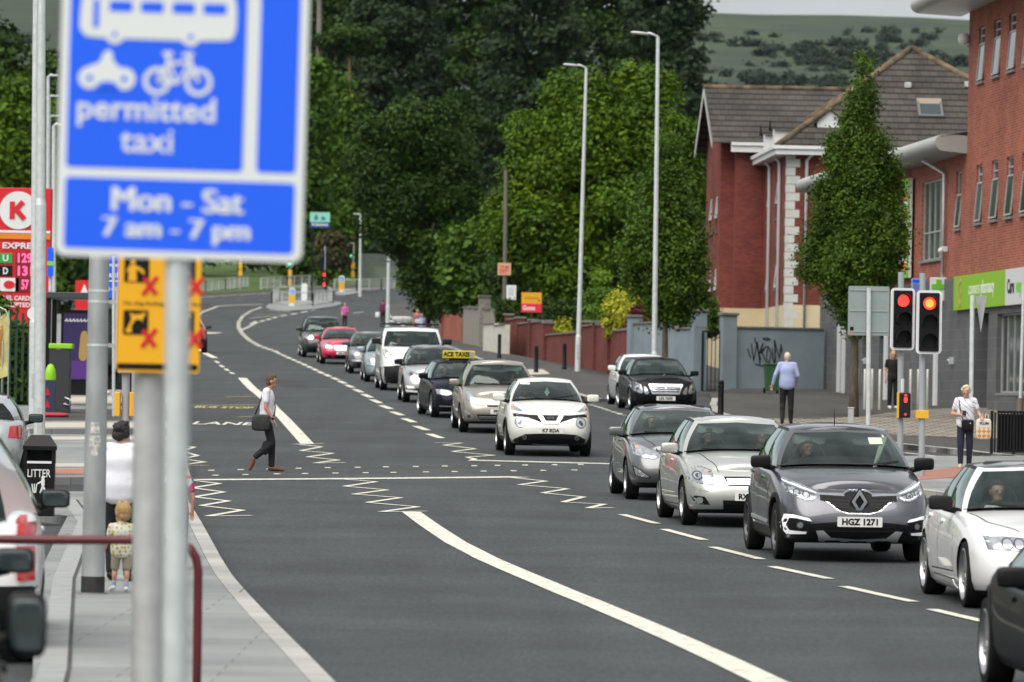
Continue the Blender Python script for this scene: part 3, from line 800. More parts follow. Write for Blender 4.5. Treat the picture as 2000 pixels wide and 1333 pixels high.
fs = thing('fascia_sign', 'lime green and white pharmacy fascia board over the shopfront', 'sign', ph.location, ph.rotation_euler.z)
mb = MB(); mb.box(((P0+P1)/2, -.13, (zf0+zf1)/2), (P1-P0, .12, zf1-zf0)); mb.build('green_board', M('lime_green', (.26, .52, .015), .5), fs)
def fF(t, z, off=-.194): return Matrix.Translation((t, off, z)) @ Matrix.Rotation(R(90), 4, 'X')
mb = MB(); mb.box(((P1+P2)/2+.002, -.132, (zf0+zf1)/2), (P2-P1, .12, zf1-zf0+.004)); mb.build('white_board', MT['upvc'], fs)
tw = P1-P0
mb = MB(); addtext(mb, 'coopers', .54, fF(P0+.30*tw, zf1-.42), .004, .002, 'LEFT', sx=1.1); mb.build('lettering', M('pale_letters', (.74, .80, .66), .5), fs); mb = MB(); addtext(mb, 'pharmacy', .54, fF(P0+.30*tw+2.15, zf1-.42), .004, .010, 'LEFT', sx=1.1); mb.build('lettering', M('white_letters', (.78, .82, .72), .5), fs)
mb = MB(); mb.prism(stroke([(.28*math.cos(a), .36*math.sin(a)) for a in np.linspace(R(50), R(310), 20)], .14), .01, fF(P0+.13*tw, zf1-.5)); mb.prism(disc(.1, 12), .01, fF(P0+.15*tw, zf1-.5)); mb.build('logo', M('coral', (.55, .35, .12), .5), fs)
mb = MB(); addtext(mb, 'Care', .55, fF(P1+.35, (zf0+zf1)/2), .004, .018, 'LEFT'); mb.build('care_lettering', MT['black'], fs)
mb = MB(); addtext(mb, 'way', .55, fF(P1+1.75, (zf0+zf1)/2), .004, .018, 'LEFT'); mb.build('way_lettering', MT['green'], fs)
def blade(name, label, pxa, pxb, pya, pyb, mats, deco):
    y = FY((pxa+pxb)/2+12); a = at(pxa, pyb, y); b = at(pxb, pya, y)
    t = thing(name, label, 'sign', ((a.x+b.x)/2, y, (a.z+b.z)/2)); w, h = b.x-a.x, b.z-a.z
    mb = MB(); mb.box((0, 0, 0), (w, .16, h)); mb.build('sign_case', mats, t, bevel=.02)
    deco(t, w, h)
    mb = MB(); mb.box((w/2+.25, .02, h*.3), (.5, .05, .05)); mb.box((w/2+.25, .02, -h*.3), (.5, .05, .05)) ; mb.box((w/2+.49, .02, 0), (.04, .06, h*.7)); mb.build('bracket', MT['pole_grey'], t)
def cross(t, w, h):
    mb = MB(); s = h*.3; k = s/3
    mb.prism([(-k, -s), (k, -s), (k, -k), (s, -k), (s, k), (k, k), (k, s), (-k, s), (-k, k), (-s, k), (-s, -k), (-k, -k)], .03, facing((-w*.06, -.08, h*.12))); mb.build('green_cross', M('cross_green', (.16, .55, .03), .5), t)
blade('projecting_sign', 'white projecting box sign with green cross', 1816, 1853, 543, 588, MT['upvc'], cross)
def bank(t, w, h):
    mb = MB(); mb.box((0, -.085, h*.36), (w*.94, .02, h*.2)); mb.build('blue_band', MT['signblue'], t)
    mb = MB(); mb.prism([(-w*.3, -h*.4), (w*.45, -h*.4), (w*.45, h*.2), (w*.1, h*.2)], .01, facing((0, -.082, 0))); mb.build('pink_panel', M('pink_purple', (.5, .12, .5), .5), t)
    mb = MB(); mb.prism([(-w*.45, -h*.4), (-w*.32, -h*.4), (w*.06, h*.2), (-w*.45, h*.2)], .01, facing((0, -.082, 0))); mb.build('blue_panel', M('teal_blue', (.1, .25, .6), .5), t)
blade('projecting_sign', 'small blue and pink projecting sign behind the traffic signals', 1780, 1811, 545, 578, M('lilac', (.5, .45, .7), .5), bank)
bn = thing('wall_banner', 'tall white and lime banner on the brick wall half hidden by the columnar tree', 'banner', ph.location, ph.rotation_euler.z)
a, b = ft(1700), ft(1784); z0, z1 = fz(1770, 545), fz(1770, 352)
mb = MB(); mb.box(((a+b)/2, -.14, (z0+z1)/2), (b-a, .1, z1-z0)); mb.build('banner_board', MT['upvc'], bn)
mb = MB()
framebox(mb, a, b, z0, z1, -.2, .22, .04); mb.build('lime_border', MT['green'], bn)
mb = MB()
for k in range(5): mb.box((b-1.2, -.195, z0+(k+.6)*(z1-z0)/5.6), (1.6, .012, .28)); 
mb.build('orange_stripe', M('banner_orange', (.6, .2, .05), .6), bn)

# ---- apartment block behind the trees
A_ = at(1535, 500, 200)
ap = thing('apartment_block', 'dark red brick apartment block with hipped tile roof and white quoins', 'building', (A_.x, 200, 0), R(2.5))
g0 = G(A_.x, 200)-.8; ze = at(1560, 288, 200).z; zA = at(1440, 282, 210).z; zRA = at(1450, 174, 214).z; zap = at(1780, 97, 206).z; zc = at(1500, 595, 200).z
mb = MB(); facade(mb, 0, 12, zc, ze, [(3.0, 4.2, zc+.8, zc+2.2), (3.0, 4.2, zc+3.6, zc+5.0), (7.0, 8.2, zc+.8, zc+2.2), (7.0, 8.2, zc+3.6, zc+5)])
for a, b in (((0, 0), (0, 10)), ((12, 10), (12, 0))): pass
lw = MB()
holesL = [(2.0, 2.9, zc+.7, zc+2.2), (2.0, 2.9, zc+3.5, zc+5.0), (5.6, 6.5, zc+.7, zc+2.2), (5.6, 6.5, zc+3.5, zc+5.0)]
facade(lw, 0, 10, zc, ze, holesL)
Ml = Matrix.Rotation(R(-90), 4, 'Z')       # wall whose outside looks to the left
Ml = Matrix.Translation((0, 10, 0)) @ Ml
mb.add([Ml @ Vector(v) for v in lw.v], lw.f)
mb.add([(12, 0, zc), (12, 10, zc), (12, 10, ze), (12, 0, ze)], [(0, 1, 2, 3)])
x0, x1, y0, y1 = -1.75, 1.5, 9.4, 17.4
mb.add([(x0+.55, y0, zc), (x1, y0, zc), (x1, y0, zA), (x0+.55, y0, zA)], [(0, 1, 2, 3)])
mb.add([(x0+.55, y0, zc), (x0+.55, y0, zA), (x0+.55, y0+.9, zA), (x0+.55, y0+.9, zc)], [(0, 1, 2, 3)])
mb.add([(x0, y0+.9, zc), (x0+.55, y0+.9, zc), (x0+.55, y0+.9, zA), (x0, y0+.9, zA)], [(0, 1, 2, 3)])
ym = (y0+y1)/2+.2
lw2 = MB(); hl2 = [(2.2, 3.1, zc+.3, zc+1.7), (2.2, 3.1, zc+3.2, zc+4.7), (5.0, 5.8, zc+.3, zc+1.7), (5.0, 5.8, zc+3.2, zc+4.7)]
facade(lw2, 0, y1-y0-.9, zc, zA, hl2); M2 = Matrix.Translation((x0, y1, 0)) @ Matrix.Rotation(R(-90), 4, 'Z')
mb.add([M2 @ Vector(v) for v in lw2.v], lw2.f)
mb.add([(x0, y0+.9, zA), (x0, ym, zRA-.1), (x0, y1, zA)], [(0, 1, 2)])
mb.build('brick_wall', MT['brick_a'], ap)
mb = MB(); mb.box((6, 5, (g0+zc)/2-.001), (12.04, 10.04, zc-g0)); mb.box(((x0+x1)/2-.3, (y0+y1)/2, (g0+zc)/2-.002), (x1-x0-.55, y1-y0, zc-g0)); mb.build('cream_base', MT['cream'], ap)
for (a, b, c, d) in holesL: window(ap, a, b, c, d, mulls=((a+b)/2,), openlow=(c+.05, c+.95) if c < zc+2 else (d-.9, d-.05), Mx=Ml)
for (a, b, c, d) in hl2: window(ap, a, b, c, d, openlow=(d-.95, d-.05), Mx=M2)
for (a, b, c, d) in [(3.0, 4.2, zc+.8, zc+2.2), (3.0, 4.2, zc+3.6, zc+5.0), (7.0, 8.2, zc+.8, zc+2.2), (7.0, 8.2, zc+3.6, zc+5)]: window(ap, a, b, c, d, mulls=((a+b)/2,))
ov = .5; ax, ay = 5.4, 5.0
E = [(-ov, -ov, ze), (12+ov, -ov, ze), (12+ov, 10+ov, ze), (-ov, 10+ov, ze)]; AP = (ax, ay, zap)
mb = MB(); mb.add([E[0], E[1], AP], [(0, 1, 2)], False, 0); mb.add([E[1], E[2], AP], [(0, 1, 2)], False, 1); mb.add([E[2], E[3], AP], [(0, 1, 2)], False, 0); mb.add([E[3], E[0], AP], [(0, 1, 2)], False, 1)
mb.build('hipped_roof', [MT['tile'], MT['tile_side']], ap)
for i in range(4):
    mb = MB(); mb.tube([E[i], AP], .13, 6); mb.build('hip_ridge', MT['ridge'], ap)
mb = MB(); mb.add([(x0-.45, y0-.45, zA-.02), (x1+3, y0-.45, zA-.02), (x1+3, ym, zRA), (x0-.45, ym, zRA)], [(0, 1, 2, 3)]); mb.add([(x0-.45, y1+.45, zA-.02), (x0-.45, ym, zRA), (x1+3, ym, zRA), (x1+3, y1+.45, zA-.02)], [(0, 1, 2, 3)]); mb.build('gable_roof', MT['tile'], ap)
mb = MB(); mb.tube([(x0-.5, ym, zRA+.02), (x1+3, ym, zRA+.02)], .13, 6); mb.build('ridge', MT['ridge'], ap)
for ya in (y0-.5, y1+.5):
    mb = MB(); mb.add([(x0-.5, ya, zA-.28), (x0-.5, ya, zA+.0), (x0-.5, ym, zRA+.02), (x0-.5, ym, zRA-.26)], [(0, 1, 2, 3)]); mb.add([(x0-.46, ya, zA-.28), (x0-.46, ya, zA), (x0-.46, ym, zRA+.02), (x0-.46, ym, zRA-.26)], [(3, 2, 1, 0)]); mb.build('bargeboard', MT['upvc'], ap)
mb = MB(); mb.box(((x0+x1)/2+.3, y0-.42, zA-.2), (x1-x0, .1, .34)); mb.box(((x0+x1)/2+.3, y0-.5, zA-.04), (x1-x0, .12, .12)); mb.build('fascia', MT['upvc'], ap)
mb = MB(); mb.box((6, -ov+.02, ze-.16), (12+2*ov, .1, .30)); mb.box((6, -ov-.06, ze-.03), (12+2*ov+.2, .12, .13)); mb.box((-ov+.02, 5, ze-.161), (.1, 10.9, .30)); mb.box((-ov-.06, 5, ze-.031), (.12, 11, .13)); mb.build('eaves_fascia', MT['upvc'], ap)
mb = MB(); mb.box((6, -.2, ze-.28), (12.6, .55, .04)); mb.box((-.2, 5, ze-.281), (.55, 10.4, .04)); mb.build('soffit', MT['upvc'], ap)
k = 0; z = g0
mb = MB()
while z < ze-.35:
    l, d = (.52, .34) if k % 2 else (.34, .52)
    mb.box((l/2-.025, d/2-.025, z+.165), (l, d, .31)); z += .33; k += 1
mb.build('quoins', M('quoin_stone', (.55, .56, .52), .8, noise=.08, scale=3), ap)
for (x, y, top) in ((-.08, 2.4, ze-.5), (-.08, 6.6, ze-.5), (.75, -.08, ze-.5)):
    mb = MB(); s = -.35
    q = (x+s, y, ze-.12) if y > 0 else (x+.35, y+s, ze-.12)
    mb.tube([q, (x, y, top), (x, y, g0)], .07, 8); mb.build('downpipe', MT['upvc'], ap)
def dormer(x, y, zb, w, h, d, face):
    """small white gabled dormer; face 'L' looks left, 'F' looks to the front"""
    Md = Matrix.Translation((x, y, zb)) @ (Matrix.Rotation(R(-90), 4, 'Z') if face == 'L' else Matrix.Identity(4))
    mb = MB(); mb.box((0, d/2, h/2), (w, d, h), M=Md); mb.add([Md @ Vector(v) for v in ((-w/2, 0, h), (w/2, 0, h), (0, 0, h+w*.45))], [(0, 1, 2)])
    o = mb.build('dormer', MT['upvc'], ap)
    r = MB(); e = w/2+.15
    r.add([Md @ Vector(v) for v in ((-e, -.15, h-.1), (0, -.15, h+w*.48), (0, d+1.2, h+w*.48), (-e, d+1.2, h-.1))], [(0, 1, 2, 3)]); r.add([Md @ Vector(v) for v in ((e, -.15, h-.1), (e, d+1.2, h-.1), (0, d+1.2, h+w*.48), (0, -.15, h+w*.48))], [(0, 1, 2, 3)])
    r.build('dormer_roof', MT['tile'], o)
dormer(-.35, 2.2, ze+.0, .9, .85, 1.2, 'L'); dormer(-.35, 6.2, ze+.0, .9, .85, 1.2, 'L'); dormer(1.7, .55, ze+.35, 1.0, .7, 1.3, 'F')
mb = MB(); slope = math.atan2(zap-ze, ay+ov)
Msk = Matrix.Translation((5.75, 1.6, ze+(1.6+ov)*math.tan(slope)+.08)) @ Matrix.Rotation(slope, 4, 'X')
framebox(mb, -.5, .5, -.6, .6, 0, .1, .1); o = MB(); o.add([Msk @ Matrix.Rotation(R(-90), 4, 'X') @ Vector(v) for v in mb.v], mb.f); sk = o.build('skylight', M('skylight_frame', (.12, .125, .13), .6), ap)
o = MB(); o.add([Msk @ Vector(v) for v in ((-.45, -.55, .0), (.45, -.55, .0), (.45, .55, .0), (-.45, .55, .0))], [(0, 1, 2, 3)]); o.build('skylight_pane', MT['winglass'], sk)
M3 = Msk @ Matrix.Translation((0, .55, .06)) @ Matrix.Rotation(R(28), 4, 'X')
o = MB(); o.add([M3 @ Vector(v) for v in ((-.48, -1.1, 0), (.48, -1.1, 0), (.48, 0, 0), (-.48, 0, 0), (-.48, -1.1, .06), (.48, -1.1, .06), (.48, 0, .06), (-.48, 0, .06))], [(3, 2, 1, 0), (4, 5, 6, 7), (0, 1, 5, 4), (1, 2, 6, 5), (2, 3, 7, 6), (3, 0, 4, 7)]); o.build('skylight_sash', M('skylight_timber', (.30, .24, .17), .5), sk)
for x, z in ((5.0, .60), (7.4, .62), (8.3, .38)):
    mb = MB(); yy = -ov + (ay+ov)*z; mb.box((x, yy, ze+(zap-ze)*z+.1), (.25, .2, .22)); mb.build('roof_vent', MT['grey_steel'], ap, bevel=.02)

# ---- garden walls along the right-hand pavement
def along(pa, pb, ya=None, yb=None):
    a = gpY(pa[0], ya) if ya else gp(*pa); b = gpY(pb[0], yb) if yb else gp(*pb)
    return a, b
def gwall(name, label, a, b, h, mat, th=.23, cap=.07, piers=(), pier=(.42, .35), cat='wall', capmat='coping', zbase=None, hs=None, panels=False):
    v = (b-a).to_2d(); Lw = v.length; rz = math.atan2(v.y, v.x)
    t = thing(name, label, cat, (a.x, a.y, a.z), rz)
    sl = (b.z-a.z)/Lw
    mb = MB(); n = max(1, int(Lw/3))
    def seg(x0, x1, hh, thk, y=0.0, m=mb):
        za, zb_ = sl*x0, sl*x1
        vs = [(x0, y-thk/2, za-.5), (x1, y-thk/2, zb_-.5), (x1, y+thk/2, zb_-.5), (x0, y+thk/2, za-.5), (x0, y-thk/2, max(za, zb_)+hh), (x1, y-thk/2, max(za, zb_)+hh), (x1, y+thk/2, max(za, zb_)+hh), (x0, y+thk/2, max(za, zb_)+hh)]
        m.add(vs, [(3, 2, 1, 0), (4, 5, 6, 7), (0, 1, 5, 4), (1, 2, 6, 5), (2, 3, 7, 6), (3, 0, 4, 7)])
        return max(za, zb_)+hh
    segs = hs or [(Lw*i/n, Lw*(i+1)/n, h) for i in range(n)]
    cp = MB()
    for x0, x1, hh in segs:
        zt = seg(x0, x1, hh, th)
        if cap: cp.box(((x0+x1)/2, 0, zt+cap/2), (x1-x0, th+.12, cap))
    mb.build('wall', mat, t)
    if cap: cp.build('coping', MT[capmat], t)
    for x, hh in piers:
        pm = MB(); zt = seg(x-pier[0]/2, x+pier[0]/2, hh, pier[1]+.04, -.03, pm); q = pm.build('pier', mat, t)
        pc = MB(); pc.box((x, -.03, zt+.05), (pier[0]+.12, pier[1]+.16, .1)); pc.build('pier_cap', MT[capmat], q, bevel=.02)
    return t
brick_w = brickmat('brick_wall_red', (.23, .05, .04), (.15, .034, .028), (.12, .07, .06), .225, .075, .010, .9, axis='XZ', bump=.25)
a, b = along((992, 690), (1236, 742))
Lw = (b-a).length
gwall('garden_wall', 'red brick garden wall with stepped piers running beside the bollards', a, b, 1.6, brick_w, hs=[(0, Lw*.12, 1.5), (Lw*.12, Lw*.37, 1.4), (Lw*.37, Lw*.66, 1.1), (Lw*.66, Lw*.85, 1.7), (Lw*.85, Lw, 1.65)], piers=[(.25, 1.72), (Lw*.12, 1.65), (Lw*.24, 1.62), (Lw*.37, 1.6), (Lw*.66, 1.85), (Lw*.76, 1.9), (Lw*.86, 1.9), (Lw-.3, 1.8)])
a, b = along((868, 664), (906, 672)); gwall('garden_wall', 'short orange brick wall with stone cap right of the van roof', a, b, 1.55, MT['brick_p'], piers=[(.3, 1.7)])
peb = M('pebbledash', (.25, .235, .20), .95, noise=.3, scale=9, bump=.6)
a, b = along((908, 676), (962, 686)); gwall('garden_wall', 'grey pebbledashed wall with taller pillar beside the wooden pole', a, b, 1.9, peb, piers=[((b-a).length*.72, 2.5)], pier=(.6, .5))
a, b = along((948, 690), (990, 697)); gwall('garden_wall', 'low whitewashed wall between pebbledash and red brick', a, b, 1.3, M('whitewash', (.55, .54, .48), .9, noise=.15, scale=4), cap=.04)
a, b = along((1236, 742), (1368, 752), None, 179); gwall('rendered_wall', 'blue-grey rendered wall behind the black saloon', a, b, 2.05, MT['render'], piers=[(.3, 2.3), ((b-a).length-.3, 2.75)], pier=(.55, .42))
a2, b2 = gpY(1408, 178.5), gpY(1606, 179.5); gwall('rendered_wall', 'blue-grey wall scrawled with black graffiti', a2, b2, 2.2, MT['render'], cap=.06, piers=[(.22, 2.65)], pier=(.5, .42))
gt = thing('side_gate', 'narrow black metal gate between the two rendered walls', 'gate', ((b.x+a2.x)/2, 178.6, b.z)); w = a2.x-b.x
mb = MB(); framebox(mb, -w/2, w/2, -.05, 2.1, 0, .06, .05)
for k in range(5): mb.box((-w/2+w*(k+.5)/5, 0, 1.02), (.03, .03, 2.0))
mb.build('gate_bars', MT['black'], gt)
gr = thing('graffiti_tag', 'black spray-painted scrawl on the blue-grey wall', 'graffiti', (0, 0, 0))
mb = MB(); yg = 178.6
rot = Matrix.Identity(4)
def gq(l): return [((p[0]-1500)*.01786, -(p[1]-700)*.01786) for p in l]
org = at(1500, 700, yg); vv = (b2-a2).to_2d(); rzw = math.atan2(vv.y, vv.x)
yw = a2.y + (org.x-a2.x)*math.tan(rzw) - .135
Fg = Matrix.Translation((org.x, yw, org.z)) @ Matrix.Rotation(rzw, 4, 'Z') @ Matrix.Rotation(R(90), 4, 'X')
for st in ([(1458, 682), (1465, 700)], [(1466, 672), (1471, 706), (1478, 668), (1484, 712)], [(1472, 660), (1486, 704)], [(1484, 710), (1482, 690), (1490, 670), (1486, 690)], [(1480, 694), (1497, 676), (1488, 688), (1498, 711)], [(1500, 676), (1497, 700), (1503, 711), (1507, 690), (1500, 676)], [(1509, 680), (1511, 702), (1514, 711), (1516, 682)], [(1514, 664), (1516, 708), (1513, 664), (1524, 700), (1527, 672), (1529, 690)], [(1524, 685), (1530, 681)], [(1489, 662), (1498, 660), (1505, 663), (1497, 665), (1489, 662)], [(1474, 712), (1500, 717), (1518, 716)]):
    for k_ in range(len(st)-1): mb.prism(stroke(gq(st[k_:k_+2]), .03), .004, Fg @ Matrix.Translation((0, 0, .0004*(len(mb.f) % 37)/6)))
mb.build('spray_paint', MT['black'], gr)
# ================================================================ trees and plants
def leafmat(name, dark, mid, light):
    m = bpy.data.materials.new(name); m.use_nodes = True
    N = m.node_tree.nodes; L = m.node_tree.links; b = N['Principled BSDF']
    at_ = N.new('ShaderNodeAttribute'); at_.attribute_name = 'tint'
    r = N.new('ShaderNodeValToRGB'); r.color_ramp.elements[0].color = (*dark, 1); r.color_ramp.elements[1].color = (*light, 1)
    e = r.color_ramp.elements.new(.5); e.color = (*mid, 1)
    L.new(at_.outputs['Fac'], r.inputs[0]); L.new(r.outputs[0], b.inputs['Base Color'])
    b.inputs['Roughness'].default_value = .6; b.inputs['Specular IOR Level'].default_value = .25
    tr = N.new('ShaderNodeBsdfTranslucent'); L.new(r.outputs[0], tr.inputs[0])
    mx = N.new('ShaderNodeMixShader'); mx.inputs[0].default_value = .22
    L.new(b.outputs[0], mx.inputs[1]); L.new(tr.outputs[0], mx.inputs[2]); L.new(mx.outputs[0], N['Material Output'].inputs[0])
    return m
LM = {
 'hornbeam': leafmat('leaf_hornbeam', (.028, .068, .004), (.062, .125, .008), (.125, .21, .014)),
 'broad': leafmat('leaf_broad', (.034, .080, .002), (.074, .148, .003), (.15, .235, .005)),
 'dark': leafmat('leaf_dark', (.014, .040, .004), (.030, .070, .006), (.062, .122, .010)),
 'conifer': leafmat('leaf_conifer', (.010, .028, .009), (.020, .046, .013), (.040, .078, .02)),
 'mid': leafmat('leaf_mid', (.026, .068, .004), (.056, .122, .006), (.11, .19, .010)),
 'fresh': leafmat('leaf_fresh', (.05, .115, .008), (.095, .185, .012), (.16, .28, .02)),
 'gold': leafmat('leaf_gold', (.18, .20, .012), (.32, .34, .02), (.5, .5, .03)),
 'redleaf': leafmat('leaf_red', (.06, .012, .012), (.13, .02, .015), (.25, .05, .02)),
 'hedge': leafmat('leaf_hedge', (.022, .055, .006), (.040, .085, .009), (.075, .13, .013)),
 'autumn': leafmat('leaf_autumn', (.02, .026, .006), (.045, .042, .009), (.10, .07, .012)),
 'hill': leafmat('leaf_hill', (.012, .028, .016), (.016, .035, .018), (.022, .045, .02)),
}
MT['bark'] = M('bark', (.10, .082, .06), .95, noise=.4, scale=9, bump=.8, nz=(1, 1, .3))
MT['bark_red'] = M('bark_red', (.22, .11, .06), .95, noise=.3, scale=6)
MT['bark_grey'] = M('bark_grey', (.16, .15, .13), .95, noise=.3, scale=6)
def foliage(name, blobs, n, size, mat, parent, seed, clump=.3, per=26, up=.25, rough=.16, shell=.5, loc=None):
    rs = np.random.RandomState(seed)
    B = np.array(blobs, float)
    wgt = (B[:, 3]*B[:, 4]*B[:, 5])**.67; wgt /= wgt.sum()
    nc = max(4, n//per)
    ib = rs.choice(len(B), nc, p=wgt)
    d = rs.normal(size=(nc, 3)); d /= np.linalg.norm(d, axis=1)[:, None]
    rad = shell + (1-shell)*rs.rand(nc)**.6
    ph = rs.rand(3)*9
    lump = 1 + rough*(np.sin(d[:, 0]*5+ph[0]+ib) * np.sin(d[:, 2]*6+ph[1]+ib*2) + .6*rs.normal(size=nc)*.6)
    cc = B[ib, :3] + d*B[ib, 3:6]*(rad*lump)[:, None]
    ctint = np.clip(rs.normal(.42, .13, nc) + rs.normal(0, .17, len(B))[ib], 0, 1)
    N_ = nc*per
    ic = np.repeat(np.arange(nc), per)
    off = rs.normal(size=(N_, 3))*clump*np.array([1, 1, .7])
    P = cc[ic] + off
    nrm = rs.normal(size=(N_, 3))*.55 + d[ic]*1.1 + np.array([0, 0, up*2])
    nrm /= np.linalg.norm(nrm, axis=1)[:, None]
    a = np.cross(nrm, rs.normal(size=(N_, 3))); a /= np.linalg.norm(a, axis=1)[:, None]
    b = np.cross(nrm, a)
    sz = size*(.6+.8*rs.rand(N_))[:, None]
    V = np.empty((N_, 4, 3)); V[:, 0] = P - a*sz*.62; V[:, 1] = P - b*sz*.36; V[:, 2] = P + a*sz*.62; V[:, 3] = P + b*sz*.36
    tint = np.clip(ctint[ic] + rs.normal(0, .08, N_), 0, 1)
    m = bpy.data.meshes.new(name)
    m.vertices.add(N_*4); m.vertices.foreach_set('co', V.reshape(-1))
    m.loops.add(N_*4); m.loops.foreach_set('vertex_index', np.arange(N_*4, dtype=np.int32))
    m.polygons.add(N_); m.polygons.foreach_set('loop_start', np.arange(0, N_*4, 4, dtype=np.int32))
    at_ = m.attributes.new('tint', 'FLOAT', 'POINT'); at_.data.foreach_set('value', np.repeat(tint, 4).astype(np.float32))
    m.update(); m.validate()
    m.materials.append(mat)
    return link(name, m, parent, loc=loc)
def profile_blobs(base, prof, Y, squash=1.0):
    """crown blobs from a silhouette: rows (py, pxl, pxr) at depth Y, relative to the base point"""
    out = []
    for i in range(len(prof)-1):
        (ya, la, ra), (yb, lb, rb) = prof[i], prof[i+1]
        k = max(1, int(abs(yb-ya)/22))
        for j in range(k):
            t = (j+.5)/k; py = ya+(yb-ya)*t; l = la+(lb-la)*t; r = ra+(rb-ra)*t
            c = at((l+r)/2, py, Y); w = (r-l)/2*Y/FPX
            out.append((c.x-base.x, c.y-base.y, c.z-base.z, w*.93, w*.93*squash, max(w*.5, 14*Y/FPX)))
    return out
def lobes(bl, rs, k, f=.4):
    """break big blobs into leafy lobes near the surface"""
    out = []
    for b in bl:
        n = k
        for _ in range(n):
            d = rs.normal(size=3); d /= np.linalg.norm(d); d[1] = -abs(d[1])*.9 if rs.rand() < .7 else d[1]
            r = f*(.7+.6*rs.rand())
            out.append((b[0]+d[0]*b[3]*(1-r*.7), b[1]+d[1]*b[4]*(1-r*.7), b[2]+d[2]*b[5]*(1-r*.3), b[3]*r, b[4]*r, max(b[5]*r, b[3]*r*.7)))
    return out
def tufts(bl, rs, k=4):
    out = []
    for b in bl:
        out.append((b[0], b[1], b[2], b[3]*.8, b[4]*.8, b[5]))
        for _ in range(k):
            a = rs.uniform(0, 2*PI); f = rs.uniform(.62, .98); r = b[3]*rs.uniform(.14, .26)
            out.append((b[0]+math.cos(a)*b[3]*f, b[1]+math.sin(a)*b[4]*f, b[2]+rs.uniform(-.2, .5), r, r, r*2.6))
    return out
def trunk(parent, h, r, mat='bark', limbs=4, spread=.5, seed=0, lean=0):
    rs = random.Random(seed); mb = MB()
    pts = [(lean*(k/6)**2, 0, h*k/6-(.4 if k == 0 else 0)) for k in range(7)]
    mb.tube(pts, [r*(1.25 if k == 0 else 1-.11*k) for k in range(7)], 10)
    for i in range(limbs):
        a = rs.uniform(0, 2*PI); z = h*rs.uniform(.45, .85); l = h*spread*rs.uniform(.5, .9)
        p = Vector((lean*(z/h)**2, 0, z))
        mb.tube([p, p+Vector((math.cos(a)*l*.4, math.sin(a)*l*.4, l*.35)), p+Vector((math.cos(a)*l*.7, math.sin(a)*l*.7, l*.85))], [r*.45, r*.3, r*.08], 6)
    return mb.build('trunk', MT[mat], parent)
def tree(name, label, base, blobs, n, size, leaf, th, tr, seed, group=None, clump=.3, cat='tree', bark='bark', per=26, shell=.5, rough=.16, limbs=4, up=.25):
    t = thing(name, label, cat, base, 0, group)
    if th: trunk(t, th, tr, bark, limbs, seed=seed)
    foliage('crown', blobs, n, size, LM[leaf], t, seed, clump, per, up, rough, shell)
    return t
rsT = np.random.RandomState(11)
b = gp(1667, 815, K)
tree('columnar_tree', 'tall columnar street tree left of the traffic signals', b, tufts(profile_blobs(b, [(98, 1682, 1690), (150, 1664, 1706), (200, 1653, 1717), (255, 1640, 1726), (300, 1618, 1740), (380, 1588, 1762), (450, 1568, 1780), (520, 1556, 1786), (560, 1580, 1768), (610, 1622, 1716), (662, 1650, 1690)], b.y, 1.0), rsT), 110000, .075, 'hornbeam', 5.5, .13, 3, 'columnar street trees', .13, per=20, shell=.35, rough=.22, limbs=6)
b = gpY(1297, 171, K)
tree('columnar_tree', 'smaller columnar street tree behind the second lamp post', b, tufts(profile_blobs(b, [(255, 1294, 1308), (310, 1276, 1330), (380, 1252, 1358), (460, 1222, 1388), (515, 1217, 1396), (560, 1238, 1390), (598, 1262, 1372), (632, 1280, 1318)], b.y), rsT), 50000, .11, 'hornbeam', 5.0, .13, 4, 'columnar street trees', .2, per=18, shell=.35, rough=.22, limbs=6)
b = gpY(1160, 245)
pb = profile_blobs(b, [(160, 1200, 1300), (200, 1070, 1340), (250, 990, 1368), (320, 950, 1390), (400, 935, 1395), (470, 930, 1390), (530, 945, 1330)], b.y, .55)
tree('broadleaf_tree', 'big light green broadleaf tree behind the lamp posts', b, lobes(pb, rsT, 6, .27), 150000, .19, 'broad', 7, .35, 5, clump=.3, per=24, shell=.72)
b = gpY(830, 285)
pb = profile_blobs(b, [(205, 770, 890), (260, 700, 930), (330, 664, 952), (420, 700, 945), (490, 755, 930), (560, 800, 900), (625, 822, 885)], b.y, .6)
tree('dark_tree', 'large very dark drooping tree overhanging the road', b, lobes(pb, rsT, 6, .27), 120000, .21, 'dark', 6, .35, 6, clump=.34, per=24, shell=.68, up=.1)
b = gpY(930, 262)
pb = profile_blobs(b, [(470, 880, 990), (540, 870, 1010), (605, 885, 1000)], b.y, .6)
tree('broadleaf_tree', 'low dark green tree filling the gap left of the big light green one', b, lobes(pb, rsT, 8, .4), 16000, .3, 'mid', 3, .2, 7, clump=.4)
b = gpY(1120, 254)
tree('dark_tree', 'dark-leaved tree added for the shaded lower part of the big light green tree', b, lobes(profile_blobs(b, [(470, 960, 1300), (560, 935, 1320), (650, 945, 1310)], b.y, .5), rsT, 7, .35), 30000, .25, 'dark', 3, .2, 17, clump=.4)  # dark leaf colour stands in for shade under the light green crown
GB = 'trees of the wood behind the junction'
bgt = [(640, 505, [(165, 610, 690), (230, 580, 720), (330, 575, 730), (430, 590, 725), (500, 605, 720), (545, 615, 712)], 'mid', 'mid green tree between the school sign and the dark tree', 26000),
 (560, 470, [(140, 500, 640), (240, 480, 660), (360, 490, 640), (480, 505, 650), (540, 515, 650)], 'mid', 'mid green tree right behind the blue sign', 20000),
 (470, 520, [(60, 400, 560), (250, 380, 600), (480, 400, 590)], 'dark', 'dark tree hidden mostly by the blue sign', 12000)]
